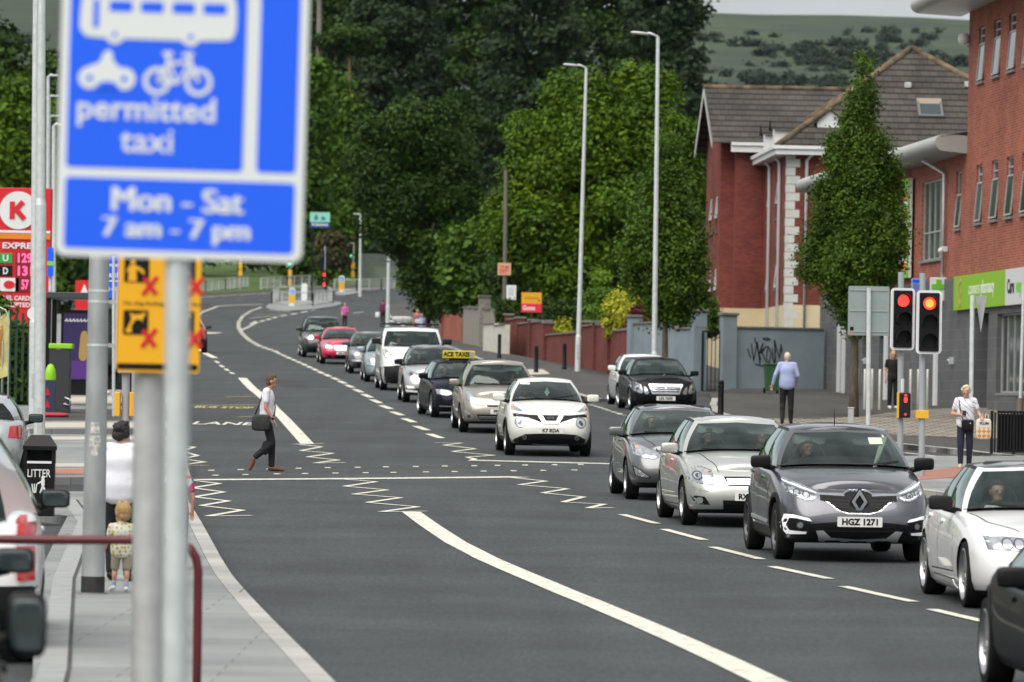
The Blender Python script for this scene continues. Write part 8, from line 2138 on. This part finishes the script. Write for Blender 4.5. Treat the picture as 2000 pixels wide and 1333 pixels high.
def person(label, loc, rz=0.0, height=1.75, pose=None, girth=1.0, skin='fair', hair=None, hairmat=None, top=None, sleeve='short', bottom=None, shorts=False, shoes=None, socks=None, vox=.011, head=1.0, group=None, bust=False, headturn=0.0, headtilt=0.0, rx=0.0, collar=None, belt=None, name='person'):
    J = {k: Vector(v) for k, v in STD.items()}
    for k, v in (pose or {}).items(): J[k] = Vector(v)
    t = thing(name, label, 'person', loc, rz, group, rx)
    s = height/1.75; t.scale = (s, s, s)
    g = girth
    Hc = J['head']; Hm = Matrix.Translation(Hc) @ Matrix.Rotation(R(headturn), 4, 'Z') @ Matrix.Rotation(R(headtilt), 4, 'X') @ Matrix.Scale(head, 4)
    b = MB()
    b.ell((0, 0, .015), (.074, .093, .105), 18, 12, M=Hm); b.ell((0, -.028, -.062), (.052, .062, .056), 14, 9, M=Hm); b.ell((0, -.098, -.012), (.013, .02, .022), 10, 7, M=Hm)
    b.ell((0, -.088, .024), (.045, .012, .012), 10, 6, M=Hm); b.ell((0, -.078, -.066), (.026, .014, .011), 10, 6, M=Hm)
    for sx in (-1, 1): b.ell((sx*.076, .012, -.008), (.012, .022, .032), 8, 7, M=Hm)
    limb(b, J['neck']-Vector((0, 0, .05)), Hc+Vector((0, .012, -.05)), .054*min(g, 1.25), .05)
    def torso(mb, e, lo=True):
        P, W_, C_ = J['pelvis'], J['waist'], J['chest']; w_ = g**1.5; up = Vector((0, 0, 1))
        k = (J['neck'].z-C_.z)/.16
        rows = [(P-up*.12, .09*g, .08*g), (P-up*.06, .148*g, .112*g), (P, .160*g, .120*g), (P*.45+W_*.55, .148*w_, .114*w_), (W_, .140*w_, .109*w_), (W_*.5+C_*.5, .148*g, .112*g), (C_, .159*g, .115*g), (C_+up*.07*k, .164*(.5+.5*g), .105*(.4+.6*g)), (C_+up*.12*k, .135*(.6+.4*g), .088), (C_+up*.165*k, .07, .065)]
        if not lo: rows = rows[4:]
        A = np.array([(*c, rx, ry) for c, rx, ry in rows]); f_ = [pchip(range(len(rows)), A[:, q]) for q in range(5)]
        rows = [(Vector([f_[q](t) for q in range(3)]), f_[3](t), f_[4](t)) for t in np.linspace(0, len(A)-1, 4*len(A)-3)]
        mb.grid([[c+Vector(((rx+e)*math.copysign(abs(math.cos(a))**.85, math.cos(a)), (ry+e)*math.sin(a), 0)) for a in np.linspace(0, 2*PI, 25)[:-1]] for c, rx, ry in rows], True, closed=True)
        for q in (0, -1):
            c, rx, ry = rows[q]; r_ = [c+Vector(((rx+e)*math.cos(a), (ry+e)*math.sin(a), 0)) for a in np.linspace(0, 2*PI, 25)[:-1]]
            mb.add(r_, [tuple(range(24)) if q else tuple(range(23, -1, -1))])
        limb(mb, J['shL']*.72+Vector((0, 0, J['shL'].z*.28)), J['shR']*.72+Vector((0, 0, J['shR'].z*.28)), .060+e, .060+e)
    torso(b, 0, not bust)
    def hand(mb, w, el, sd):
        d = (w-el).normalized(); side = d.cross(Vector((0, 1, 0)))
        if side.length < .1: side = Vector((1, 0, 0))
        side.normalize(); nrm = d.cross(side)
        Mq = Matrix((side, nrm, d)).transposed()
        mb.ell(w+d*.045, (.037, .017, .052), 10, 8, rot=Mq)
        for k, (o, l) in enumerate(((-.028, .062), (-.010, .074), (.010, .070), (.027, .054))):
            p0 = w+d*.085+side*o; p1 = p0+d*l*.5-nrm*.006*sd; p2 = p1+d*l*.42-nrm*.018*sd
            limb(mb, p0, p1, .0095, .009); limb(mb, p1, p2, .009, .0078)
        p0 = w+d*.03+side*.034; p1 = p0+side*.026+d*.035-nrm*.01*sd; limb(mb, p0, p1, .011, .0095); limb(mb, p1, p1+d*.028+side*.004, .0095, .008)
    ga = .6+.4*g
    for S_ in 'LR':
        limb(b, J['sh'+S_], J['el'+S_], .046*ga, .036*ga); limb(b, J['el'+S_], J['wr'+S_], .038*ga, .026*(.7+.3*ga)); hand(b, J['wr'+S_], J['el'+S_], 1)
        if not bust:
            limb(b, J['hi'+S_], J['kn'+S_], .078*ga, .052*ga); limb(b, J['kn'+S_], J['an'+S_], .054*ga, .034)
            c = J['kn'+S_]*.68+J['an'+S_]*.32; b.ell(c+Vector((0, .012, 0)), (.052*ga, .056*ga, .10), 10, 8)
            limb(b, J['an'+S_]-Vector((0, 0, .04)), J['to'+S_], .036, .028)
    remesh(b, vox, 'body', [SK[skin]], t)
    em = MB()
    for sx in (-1, 1): em.ell((sx*.030, -.085, .008), (.012, .008, .007), 8, 6, M=Hm)
    em.build('eyes', MT['eye'], t)
    if top is not None:
        c = MB(); torso(c, .014, not bust)
        c.ell(J['pelvis']+Vector((0, 0, .045)), (.163*g+.006, .122*g+.006, .09), 16, 8) if not bust else None
        limb(c, J['neck']-Vector((0, 0, .075)), J['neck']-Vector((0, 0, .015)), .082, .058)
        for S_ in 'LR':
            e = J['el'+S_]; sh = J['sh'+S_]
            if sleeve == 'long': limb(c, sh, e, .062*ga, .048*ga); limb(c, e, e+(J['wr'+S_]-e)*.95, .049*ga, .037*ga)
            elif sleeve == 'short': limb(c, sh, sh+(e-sh)*.58, .063*ga, .056*ga)
            else: limb(c, sh, sh+(e-sh)*.3, .062*ga, .058*ga)
        remesh(c, vox, 'top', [top], t, 9)
    if bottom is not None and not bust:
        c = MB(); c.ell(J['pelvis']-Vector((0, 0, .01)), (.157*g+.012, .12*g+.012, .115), 16, 10)
        for S_ in 'LR':
            h, k, a = J['hi'+S_], J['kn'+S_], J['an'+S_]
            if shorts: limb(c, h, h+(k-h)*.8, .092*ga, .078*ga)
            else:
                limb(c, h, k, .090*ga, .070*ga); limb(c, k, a+(k-a)*.06, .070*ga, .056)
                q = k*.68+a*.32; c.ell(q+Vector((0, .012, 0)), (.064*ga, .070*ga, .13), 10, 8)
        remesh(c, vox, 'shorts' if shorts else 'trousers', [bottom], t)
    if shoes is not None and not bust:
        for S_ in 'LR':
            a, q = J['an'+S_], J['to'+S_]; c = MB(); d = q-a
            limb(c, a+Vector((0, .02, -.03)), a+d*.55+Vector((0, 0, -.012)), .046, .044); limb(c, a+d*.55+Vector((0, 0, -.01)), q+d*.18, .045, .034)
            remesh(c, max(.008, vox*.8), 'shoe', [shoes], t, 2)
            if socks is not None:
                c = MB(); limb(c, a+Vector((0, 0, -.01)), a+(J['kn'+S_]-a)*.2, .044, .045); c.build('sock', socks, t)
    if belt is not None:
        c = MB(); c.lathe([(1, -.018), (1.02, 0), (1, .018)], 20, M=Matrix.Translation(J['pelvis']+Vector((0, 0, .09))) @ Matrix.Diagonal((.152*g, .122*g, 1, 1))); c.build('belt', belt, t)
    if hair:
        c = MB(); hv = .009
        if hair == 'short':
            c.ell((0, .018, .034), (.080, .092, .098), 16, 10, M=Hm); c.ell((0, .045, -.02), (.074, .062, .075), 14, 9, M=Hm); c.ell((0, -.045, .088), (.062, .045, .034), 12, 8, M=Hm)
        elif hair == 'thin':
            c.ell((0, .03, .012), (.080, .088, .092), 16, 10, M=Hm); c.ell((0, .05, -.03), (.073, .055, .065), 14, 9, M=Hm)
        elif hair == 'curly':
            rr = random.Random(5)
            for k in range(70):
                a = rr.uniform(0, 2*PI); p = rr.uniform(-.25, 1.5)
                if math.sin(a) < -.35 and p < .55: continue
                c.ell((.083*math.cos(a)*math.cos(p), .012+.098*math.sin(a)*math.cos(p), .025+.105*math.sin(p)), (.032, .032, .03), 8, 6, M=Hm)
            c.ell((0, .025, .03), (.083, .092, .10), 14, 9, M=Hm)
        elif hair == 'long':
            c.ell((0, .018, .032), (.084, .098, .103), 16, 10, M=Hm)
            for sx in (-1, 1): limb(c, Hm @ Vector((sx*.068, .01, 0)), Hm @ Vector((sx*.085, .0, -.20)), .032, .03)
            limb(c, Hm @ Vector((0, .06, 0)), Hm @ Vector((0, .07, -.22)), .07, .06)
        elif hair == 'bun':
            c.ell((0, .022, .03), (.086, .098, .104), 16, 10, M=Hm); c.ell((.01, .07, -.045), (.075, .06, .06), 14, 9, M=Hm); c.ell((.0, .115, .03), (.045, .04, .042), 12, 8, M=Hm)
            for sx in (-1, 1): c.ell((sx*.07, .03, -.01), (.03, .05, .06), 10, 8, M=Hm)
            rr = random.Random(8)
            for k in range(24): c.ell((rr.uniform(-.07, .07), rr.uniform(0, .10), .0+rr.uniform(0, .115)), (.026, .026, .018), 8, 6, M=Hm)
        elif hair == 'tuft':
            c.ell((0, .022, .03), (.084, .098, .103), 16, 10, M=Hm); c.ell((0, .05, -.03), (.07, .06, .06), 12, 8, M=Hm)
            rr = random.Random(3)
            for k in range(16): limb(c, Hm @ Vector((rr.uniform(-.06, .06), rr.uniform(-.06, .07), .10)), Hm @ Vector((rr.uniform(-.085, .06), rr.uniform(-.08, .07), .122+rr.uniform(0, .012))), .014, .007)
        remesh(c, hv, 'hair', [hairmat], t, 2)
    return t
def hairm(n, c): return M(n, c, .7, noise=.35, scale=40, bump=.6)
HB, HD, HW, HBl, HG, HBr = hairm('hair_brown', (.085, .045, .022)), hairm('hair_dark', (.014, .011, .010)), hairm('hair_white', (.55, .52, .46)), hairm('hair_blond', (.42, .27, .11)), hairm('hair_grey', (.30, .29, .28)), hairm('hair_fair_toddler', (.50, .32, .13))
WT = cloth('white_tee', (.72, .72, .78), .04); BLK = cloth('black_cloth', (.007, .007, .008)); DK = cloth('dark_jeans', (.008, .010, .014))
MT['brown_leather'] = M('brown_leather', (.13, .055, .03), .5, noise=.2)
b = gp(519, 921)
cm = person('man in white short-sleeved shirt and dark trousers striding over the crossing, bag at his hip', b, R(93), 1.76,
    pose=dict(pelvis=(0, 0, .94), waist=(0, .0, 1.10), chest=(0, -.01, 1.29), neck=(0, -.02, 1.45), head=(0, -.075, 1.61), knL=(.08, -.10, .52), anL=(.08, -.10, .085), toL=(.085, -.27, .035), knR=(-.085, -.09, .50), anR=(-.085, .20, .25), toR=(-.09, .27, .075), hiL=(.08, 0, .91), hiR=(-.08, 0, .91), elR=(-.215, .02, 1.14), wrR=(-.225, -.12, .92), elL=(.215, .09, 1.15), wrL=(.215, .03, .92)),
    skin='tan', hair='short', hairmat=HB, top=WT, bottom=DK, shoes=MT['brown_leather'], vox=.009, headturn=6)
mb = MB(); mb.add(*box_round(-.235, .10, .87, .10, .34, .30, .45)); bg = mb.build('bag_body', M('bag_black', (.02, .02, .021), .6, noise=.3, scale=10, bump=.4), None)
bt = thing('shoulder_bag', "black shoulder bag hanging at the crossing man's hip", 'bag', b, R(93)); bt.scale = cm.scale; bg.parent = bt
mb = MB(); mb.tube([(-.22, .22, .97), (-.15, .135, 1.2), (-.03, .06, 1.46), (.10, .02, 1.47), (.14, -.12, 1.32), (.05, -.15, 1.15), (-.1, -.135, 1.0), (-.23, -.03, .94)], .013, 6); mb.build('strap', MT['black'], bt)
mb = MB(); wr = Vector((-.225, -.105, .945)); mb.cyl(wr+Vector((0, -.012, .018)), wr+Vector((0, .012, -.018)), .033, n=12); mb.build('wristwatch', MT['black'], cm)
b = gp(233, 1135, K)
person('stocky dark-haired woman in white T-shirt and black leggings walking away on the left pavement', b, R(178), 1.57,
    pose=dict(elR=(-.30, -.02, 1.17), wrR=(-.20, -.24, 1.10), elL=(.30, -.02, 1.17), wrL=(.2, -.24, 1.10), knL=(.10, -.10, .52), anL=(.10, -.06, .09), toL=(.11, -.22, .035), anR=(-.10, .12, .11), toR=(-.11, -.03, .035), head=(0, -.04, 1.60)),
    girth=1.27, hair='bun', hairmat=HD, top=WT, bottom=BLK, shoes=MT['black'], vox=.009, headturn=-20, headtilt=12)
b = gp(236, 1157, K)
dots = M('dotted_cotton', (.70, .70, .62), .85)
nt = dots.node_tree; N = nt.nodes; L = nt.links; tc = N.new('ShaderNodeTexCoord'); vo = N.new('ShaderNodeTexVoronoi'); vo.inputs['Scale'].default_value = 13; vo.inputs['Randomness'].default_value = .45
rp = N.new('ShaderNodeValToRGB'); rp.color_ramp.elements[0].position = .36; rp.color_ramp.elements[1].position = .40; rp.color_ramp.elements[0].color = (.48, .38, .02, 1); rp.color_ramp.elements[1].color = (.70, .70, .62, 1)
L.new(tc.outputs['Object'], vo.inputs['Vector']); L.new(vo.outputs['Distance'], rp.inputs[0]); L.new(rp.outputs[0], N['Principled BSDF'].inputs['Base Color'])
person('toddler in yellow-spotted top and beige shorts walking away behind the thick column', b, R(186), .84,
    pose=dict(head=(0, -.02, 1.53), neck=(0, .01, 1.35), chest=(0, 0, 1.16), waist=(0, 0, .94), pelvis=(0, 0, .78), shL=(.20, .01, 1.26), shR=(-.20, .01, 1.26), elL=(.27, .04, 1.0), wrL=(.33, -.02, .80), elR=(-.26, .0, 1.0), wrR=(-.28, -.08, .80), hiL=(.10, 0, .74), hiR=(-.10, 0, .74), knL=(.12, -.06, .42), anL=(.14, -.04, .12), toL=(.19, -.2, .05), knR=(-.11, -.02, .42), anR=(-.10, .05, .10), toR=(-.10, -.10, .05)),
    girth=1.25, head=1.78, hair='tuft', hairmat=HBr, top=dots, bottom=cloth('beige_cotton', (.36, .32, .23)), shorts=True, shoes=MT['shoe_white'], socks=M('sock_blue', (.25, .35, .55), .9), vox=.012, headturn=30)
pat = M('bright_print', (.5, .05, .12), .85)
nt = pat.node_tree; N = nt.nodes; L = nt.links; tc = N.new('ShaderNodeTexCoord'); vo = N.new('ShaderNodeTexVoronoi'); vo.inputs['Scale'].default_value = 11; rp = N.new('ShaderNodeValToRGB'); rp.color_ramp.interpolation = 'CONSTANT'
e = rp.color_ramp.elements; e[0].color = (.50, .02, .10, 1); e[1].position = .35; e[1].color = (.06, .14, .45, 1); x = e.new(.55); x.color = (.55, .6, .5, 1); x = e.new(.68); x.color = (.5, .03, .08, 1); x = e.new(.85); x.color = (.08, .3, .12, 1)
L.new(tc.outputs['Object'], vo.inputs['Vector']); L.new(vo.outputs['Color'], rp.inputs[0]); L.new(rp.outputs[0], N['Principled BSDF'].inputs['Base Color'])
b = gpY(346, 52.5, K)
person('child in bright patterned top, only one arm showing beside the grey pole', b, R(180), 1.12, girth=1.0, pose=dict(elR=(-.235, .02, 1.14), wrR=(-.225, .0, .93)), head=1.3, hair='short', hairmat=HD, top=pat, sleeve='short', bottom=DK, shoes=MT['shoe_white'], vox=.012, skin='tan')
b = gp(1536, 829, K)
person('white-haired man in light blue shirt and dark trousers walking away by the graffiti wall', b, R(176), 1.80, girth=1.16,
    pose=dict(elL=(.285, .05, 1.17), wrL=(.345, -.02, .94), elR=(-.255, .03, 1.17), wrR=(-.22, -.16, 1.02), knL=(.10, -.06, .5), anL=(.10, .10, .10), toL=(.11, -.06, .04), anR=(-.10, -.04, .09), toR=(-.11, -.2, .035), head=(.01, -.03, 1.615)), skin='fair', hair='thin', hairmat=HW, top=cloth('pale_blue_cotton', (.34, .40, .62), .06), sleeve='long', bottom=BLK, shoes=MT['black'], belt=MT['black'], vox=.011, headturn=22)
b = gp(1743, 799, K)
person('fair-haired woman all in black standing behind the left signal pole', b, R(12), 1.64, girth=.98, hair='long', hairmat=HBl, top=BLK, sleeve='short', bottom=BLK, shoes=MT['shoe_white'], vox=.012)
tee = M('printed_tee', (.72, .72, .76), .85, bump=.3)
nt = tee.node_tree; N = nt.nodes; L = nt.links; tc = N.new('ShaderNodeTexCoord'); wv = N.new('ShaderNodeTexWave'); wv.inputs['Scale'].default_value = 3.2; wv.inputs['Distortion'].default_value = 9; wv.inputs['Detail'].default_value = 2
mp = N.new('ShaderNodeMapping'); mp.inputs['Rotation'].default_value = (.3, .8, .4)
rp = N.new('ShaderNodeValToRGB'); rp.color_ramp.elements[0].position = .015; rp.color_ramp.elements[1].position = .045; rp.color_ramp.elements[0].color = (.08, .12, .30, 1); rp.color_ramp.elements[1].color = (.72, .72, .76, 1)
L.new(tc.outputs['Object'], mp.inputs[0]); L.new(mp.outputs[0], wv.inputs['Vector']); L.new(wv.outputs['Fac'], rp.inputs[0]); L.new(rp.outputs[0], N['Principled BSDF'].inputs['Base Color'])
b = gp(1884, 915, K)
ow = person('elderly woman with curly white-blond hair in white printed T-shirt and navy trousers, phone in hand', b, R(-4), 1.60, girth=1.12,
    pose=dict(elR=(-.27, .03, 1.14), wrR=(-.10, -.20, 1.12), elL=(.27, .02, 1.17), wrL=(.31, -.17, 1.10), head=(.0, -.06, 1.60), anL=(.09, .05, .09), toL=(.10, -.1, .035), anR=(-.09, -.08, .09), toR=(-.10, -.24, .035), knR=(-.095, -.08, .5)), skin='old', hair='curly', hairmat=hairm('hair_white_blond', (.58, .50, .34)), top=tee, bottom=cloth('navy_cotton', (.012, .014, .035)), shoes=M('shoe_cream', (.5, .42, .3), .6), vox=.009, headtilt=22)
mb = MB(); mb.box((0, 0, 0), (.075, .012, .14)); o = mb.build('phone', MT['black'], None, bevel=.004); o.matrix_world = Matrix.Translation(b) @ Matrix.Rotation(R(-4), 4, 'Z') @ Matrix.Translation((-.03, -.29, 1.06)) @ Matrix.Rotation(R(-50), 4, 'X'); tag(o, "dark phone in the white-haired woman's hand", 'phone')
t = thing('crossbody_bag', "black crossbody bag over the white-haired woman's trousers", 'bag', b, R(-4)); mb = MB(); mb.add(*box_round(.04, -.17, .84, .24, .09, .2, .4)); mb.build('bag_body', MT['black'], t)
mb = MB(); mb.tube([(-.05, -.17, .92), (-.10, -.17, 1.1), (-.13, -.10, 1.26), (-.11, 0, 1.345), (-.05, .12, 1.25), (.06, .16, 1.0), (.13, -.05, .9)], .010, 6); mb.build('strap', MT['black'], t)
mb = MB(); mb.ell((.09, -.217, .86), (.012, .006, .012)); mb.build('clasp', MT['chrome'], t)
tote = M('tote_print', (.66, .62, .50), .85)
nt = tote.node_tree; N = nt.nodes; L = nt.links; tc = N.new('ShaderNodeTexCoord'); ck = N.new('ShaderNodeTexChecker'); ck.inputs['Scale'].default_value = 16; ck.inputs['Color1'].default_value = (.66, .62, .5, 1); ck.inputs['Color2'].default_value = (.60, .27, .03, 1)
mp = N.new('ShaderNodeMapping'); mp.inputs['Rotation'].default_value = (0, .785, 0); mp.inputs['Scale'].default_value = (1, .0, 1)
sp = N.new('ShaderNodeSeparateXYZ'); gt_ = N.new('ShaderNodeMath'); gt_.operation = 'LESS_THAN'; gt_.inputs[1].default_value = .03; mx = N.new('ShaderNodeMixRGB'); mx.inputs[1].default_value = (.66, .64, .55, 1)
L.new(tc.outputs['Object'], mp.inputs[0]); L.new(mp.outputs[0], ck.inputs['Vector']); L.new(tc.outputs['Object'], sp.inputs[0]); L.new(sp.outputs[2], gt_.inputs[0]); L.new(gt_.outputs[0], mx.inputs[0]); L.new(ck.outputs[0], mx.inputs[2]); L.new(mx.outputs[0], N['Principled BSDF'].inputs['Base Color'])
c = b + Vector((.33, -.22, .76)); t = thing('tote_bag', "cream carrier bag with orange triangle print in the white-haired woman's left hand", 'bag', c, R(8))
mb = MB(); mb.add(*box_round(0, 0, 0, .30, .08, .40, .35)); mb.build('bag_body', tote, t)
for sx in (-.05, .06):
    mb = MB(); mb.tube([(sx-.04, -.01, .17), (sx-.02, -.01, .29), (sx+.02, -.01, .29), (sx+.04, -.01, .17)], .009, 6); mb.build('handle', M('tote_cream', (.6, .57, .48), .8), t)
mb = MB(); fit(mb, 'PLUM', facing((0, -.045, .11)), .17, .05, .001, .02); mb.build('lettering', MT['black'], t)
GF = 'distant walkers'
b = gp(673, 641, 0); person('distant person in bright pink top and black trousers crossing the road', b, R(15), 1.62, girth=1.12, hair='short', hairmat=HG, top=cloth('pink_cloth', (.55, .10, .34)), bottom=BLK, shoes=MT['black'], vox=.02, pose=dict(wrL=(.05, -.2, 1.15), elL=(.24, -.02, 1.16)))
b = gp(748, 634, K); person('distant person in burgundy jacket walking away beside the far lamp post', b, R(165), 1.66, girth=1.2, hair='short', hairmat=HB, top=cloth('burgundy_cloth', (.11, .012, .05)), sleeve='long', bottom=BLK, shoes=MT['black'], vox=.02)
mb = MB(); mb.add(*box_round(0, 0, 0, .28, .14, .36)); o = mb.build('carrier_bag', MT['upvc']); o.location = b+Vector((-.38, -.1, .62)); tag(o, "small white carrier bag in the burgundy walker's hand", 'bag')
Y = 262; 
for px, lab, hm_, tp_ in ((823, 'blond child in blue and white top behind the van roof', HBl, cloth('blue_white', (.25, .35, .7), .4)), (814, 'person in dark pink glimpsed left of the blond child behind the van', HB, cloth('dusty_pink', (.35, .15, .16)))):
    b = gpY(px, Y, K); person(lab, b, R(10), 1.45 if px == 823 else 1.7, hair='short', hairmat=hm_, top=tp_, bottom=DK, shoes=MT['black'], vox=.022); Y += 6
b = gp(218, 771, K); person('person in white top and maroon shorts half hidden behind the thick column', b, R(175), 1.65, hair='short', hairmat=HB, top=WT, bottom=cloth('maroon_cloth', (.17, .015, .03)), shorts=True, shoes=MT['shoe_white'], vox=.018)
DP = dict(elR=(-.26, -.10, 1.20), wrR=(-.14, -.42, 1.27), elL=(.24, -.08, 1.18), wrL=(.12, -.42, 1.26), head=(0, -.03, 1.61))
PP = dict(elR=(-.24, -.05, 1.16), wrR=(-.08, -.22, 1.05), elL=(.24, -.05, 1.16), wrL=(.08, -.22, 1.05))
bpy.context.view_layer.update()
def sit(car, label, top, hm_, who='driver', skin='fair', hair='short', girth=1.0, dz=0.0, pose=None, turn=0, sleeve='short', tone=None):
    c = CARS[car]; lp_ = (c.driver_local if who == 'driver' else c.pass_local) + Vector((0, 0, -1.40+dz))
    Mw = c.root.matrix_basis @ Matrix.Translation(lp_)
    t = person(label, (0, 0, 0), 0, 1.75, pose=pose or (DP if who == 'driver' else PP), girth=girth, skin=skin, hair=hair, hairmat=hm_, top=top, sleeve=sleeve, bust=True, vox=.014, headturn=turn)
    t.location = Mw.to_translation(); t.rotation_euler = Mw.to_euler()
    return t
sit('captur', 'grey-haired driver with one hand on the wheel of the grey crossover', cloth('dark_jumper', (.03, .035, .04)), HG, skin='tan', sleeve='long', turn=15)
sit('audi', 'young dark-haired driver of the white saloon at the right edge', cloth('black_top', (.015, .015, .016)), HD, turn=10, dz=-.04)
sit('avensis', 'driver of the pale silver hatchback, bare forearm over the wheel', cloth('dark_red_top', (.05, .02, .02)), HB, skin='tan', turn=0)
sit('avensis', 'white-haired passenger in the pale silver hatchback', cloth('grey_top', (.12, .12, .13)), HW, 'passenger', skin='old', hair='thin')
sit('i30', 'dark-haired driver of the mid-grey hatchback', cloth('charcoal_top', (.03, .03, .03)), HD, hair='long', turn=-10)
sit('juke', 'driver in white shirt inside the white crossover', WT, HD, turn=-25)
sit('scenic', 'driver of the champagne people carrier', cloth('brown_top', (.06, .04, .03)), HB, skin='tan')
sit('scenic', 'dark-clothed passenger of the champagne people carrier', cloth('black_top_b', (.02, .02, .02)), HD, 'passenger')
sit('silver', 'driver of the silver crossover with dark roof', cloth('grey_jumper', (.08, .08, .09)), HB)
sit('van', 'driver of the white van', cloth('work_top', (.10, .11, .12)), HB, skin='tan', sleeve='long', dz=-.05)
sit('fabia', 'driver of the dark grey small hatchback', cloth('pink_top', (.35, .18, .2)), HD)
sit('touran', 'driver in pale top inside the black people carrier', cloth('mint_top', (.45, .6, .5)), HB)
sit('taxi', 'taxi driver in a pale green top under the yellow sign', cloth('pale_green_top', (.4, .55, .45)), HD)

hz = MB(); hz.box((0, 2000, 330), (6000, 4160, 680)); hm = bpy.data.materials.new('haze'); hm.use_nodes = True; N = hm.node_tree.nodes; N.clear()
o = N.new('ShaderNodeOutputMaterial'); v = N.new('ShaderNodeVolumePrincipled'); v.inputs['Color'].default_value = (.82, .9, 1, 1); v.inputs['Density'].default_value = .000014; v.inputs['Anisotropy'].default_value = .2
hm.node_tree.links.new(v.outputs[0], o.inputs['Volume']); o = hz.build('haze', hm); tag(o, 'thin pale haze in front of the far hillside', 'haze', kind='stuff')
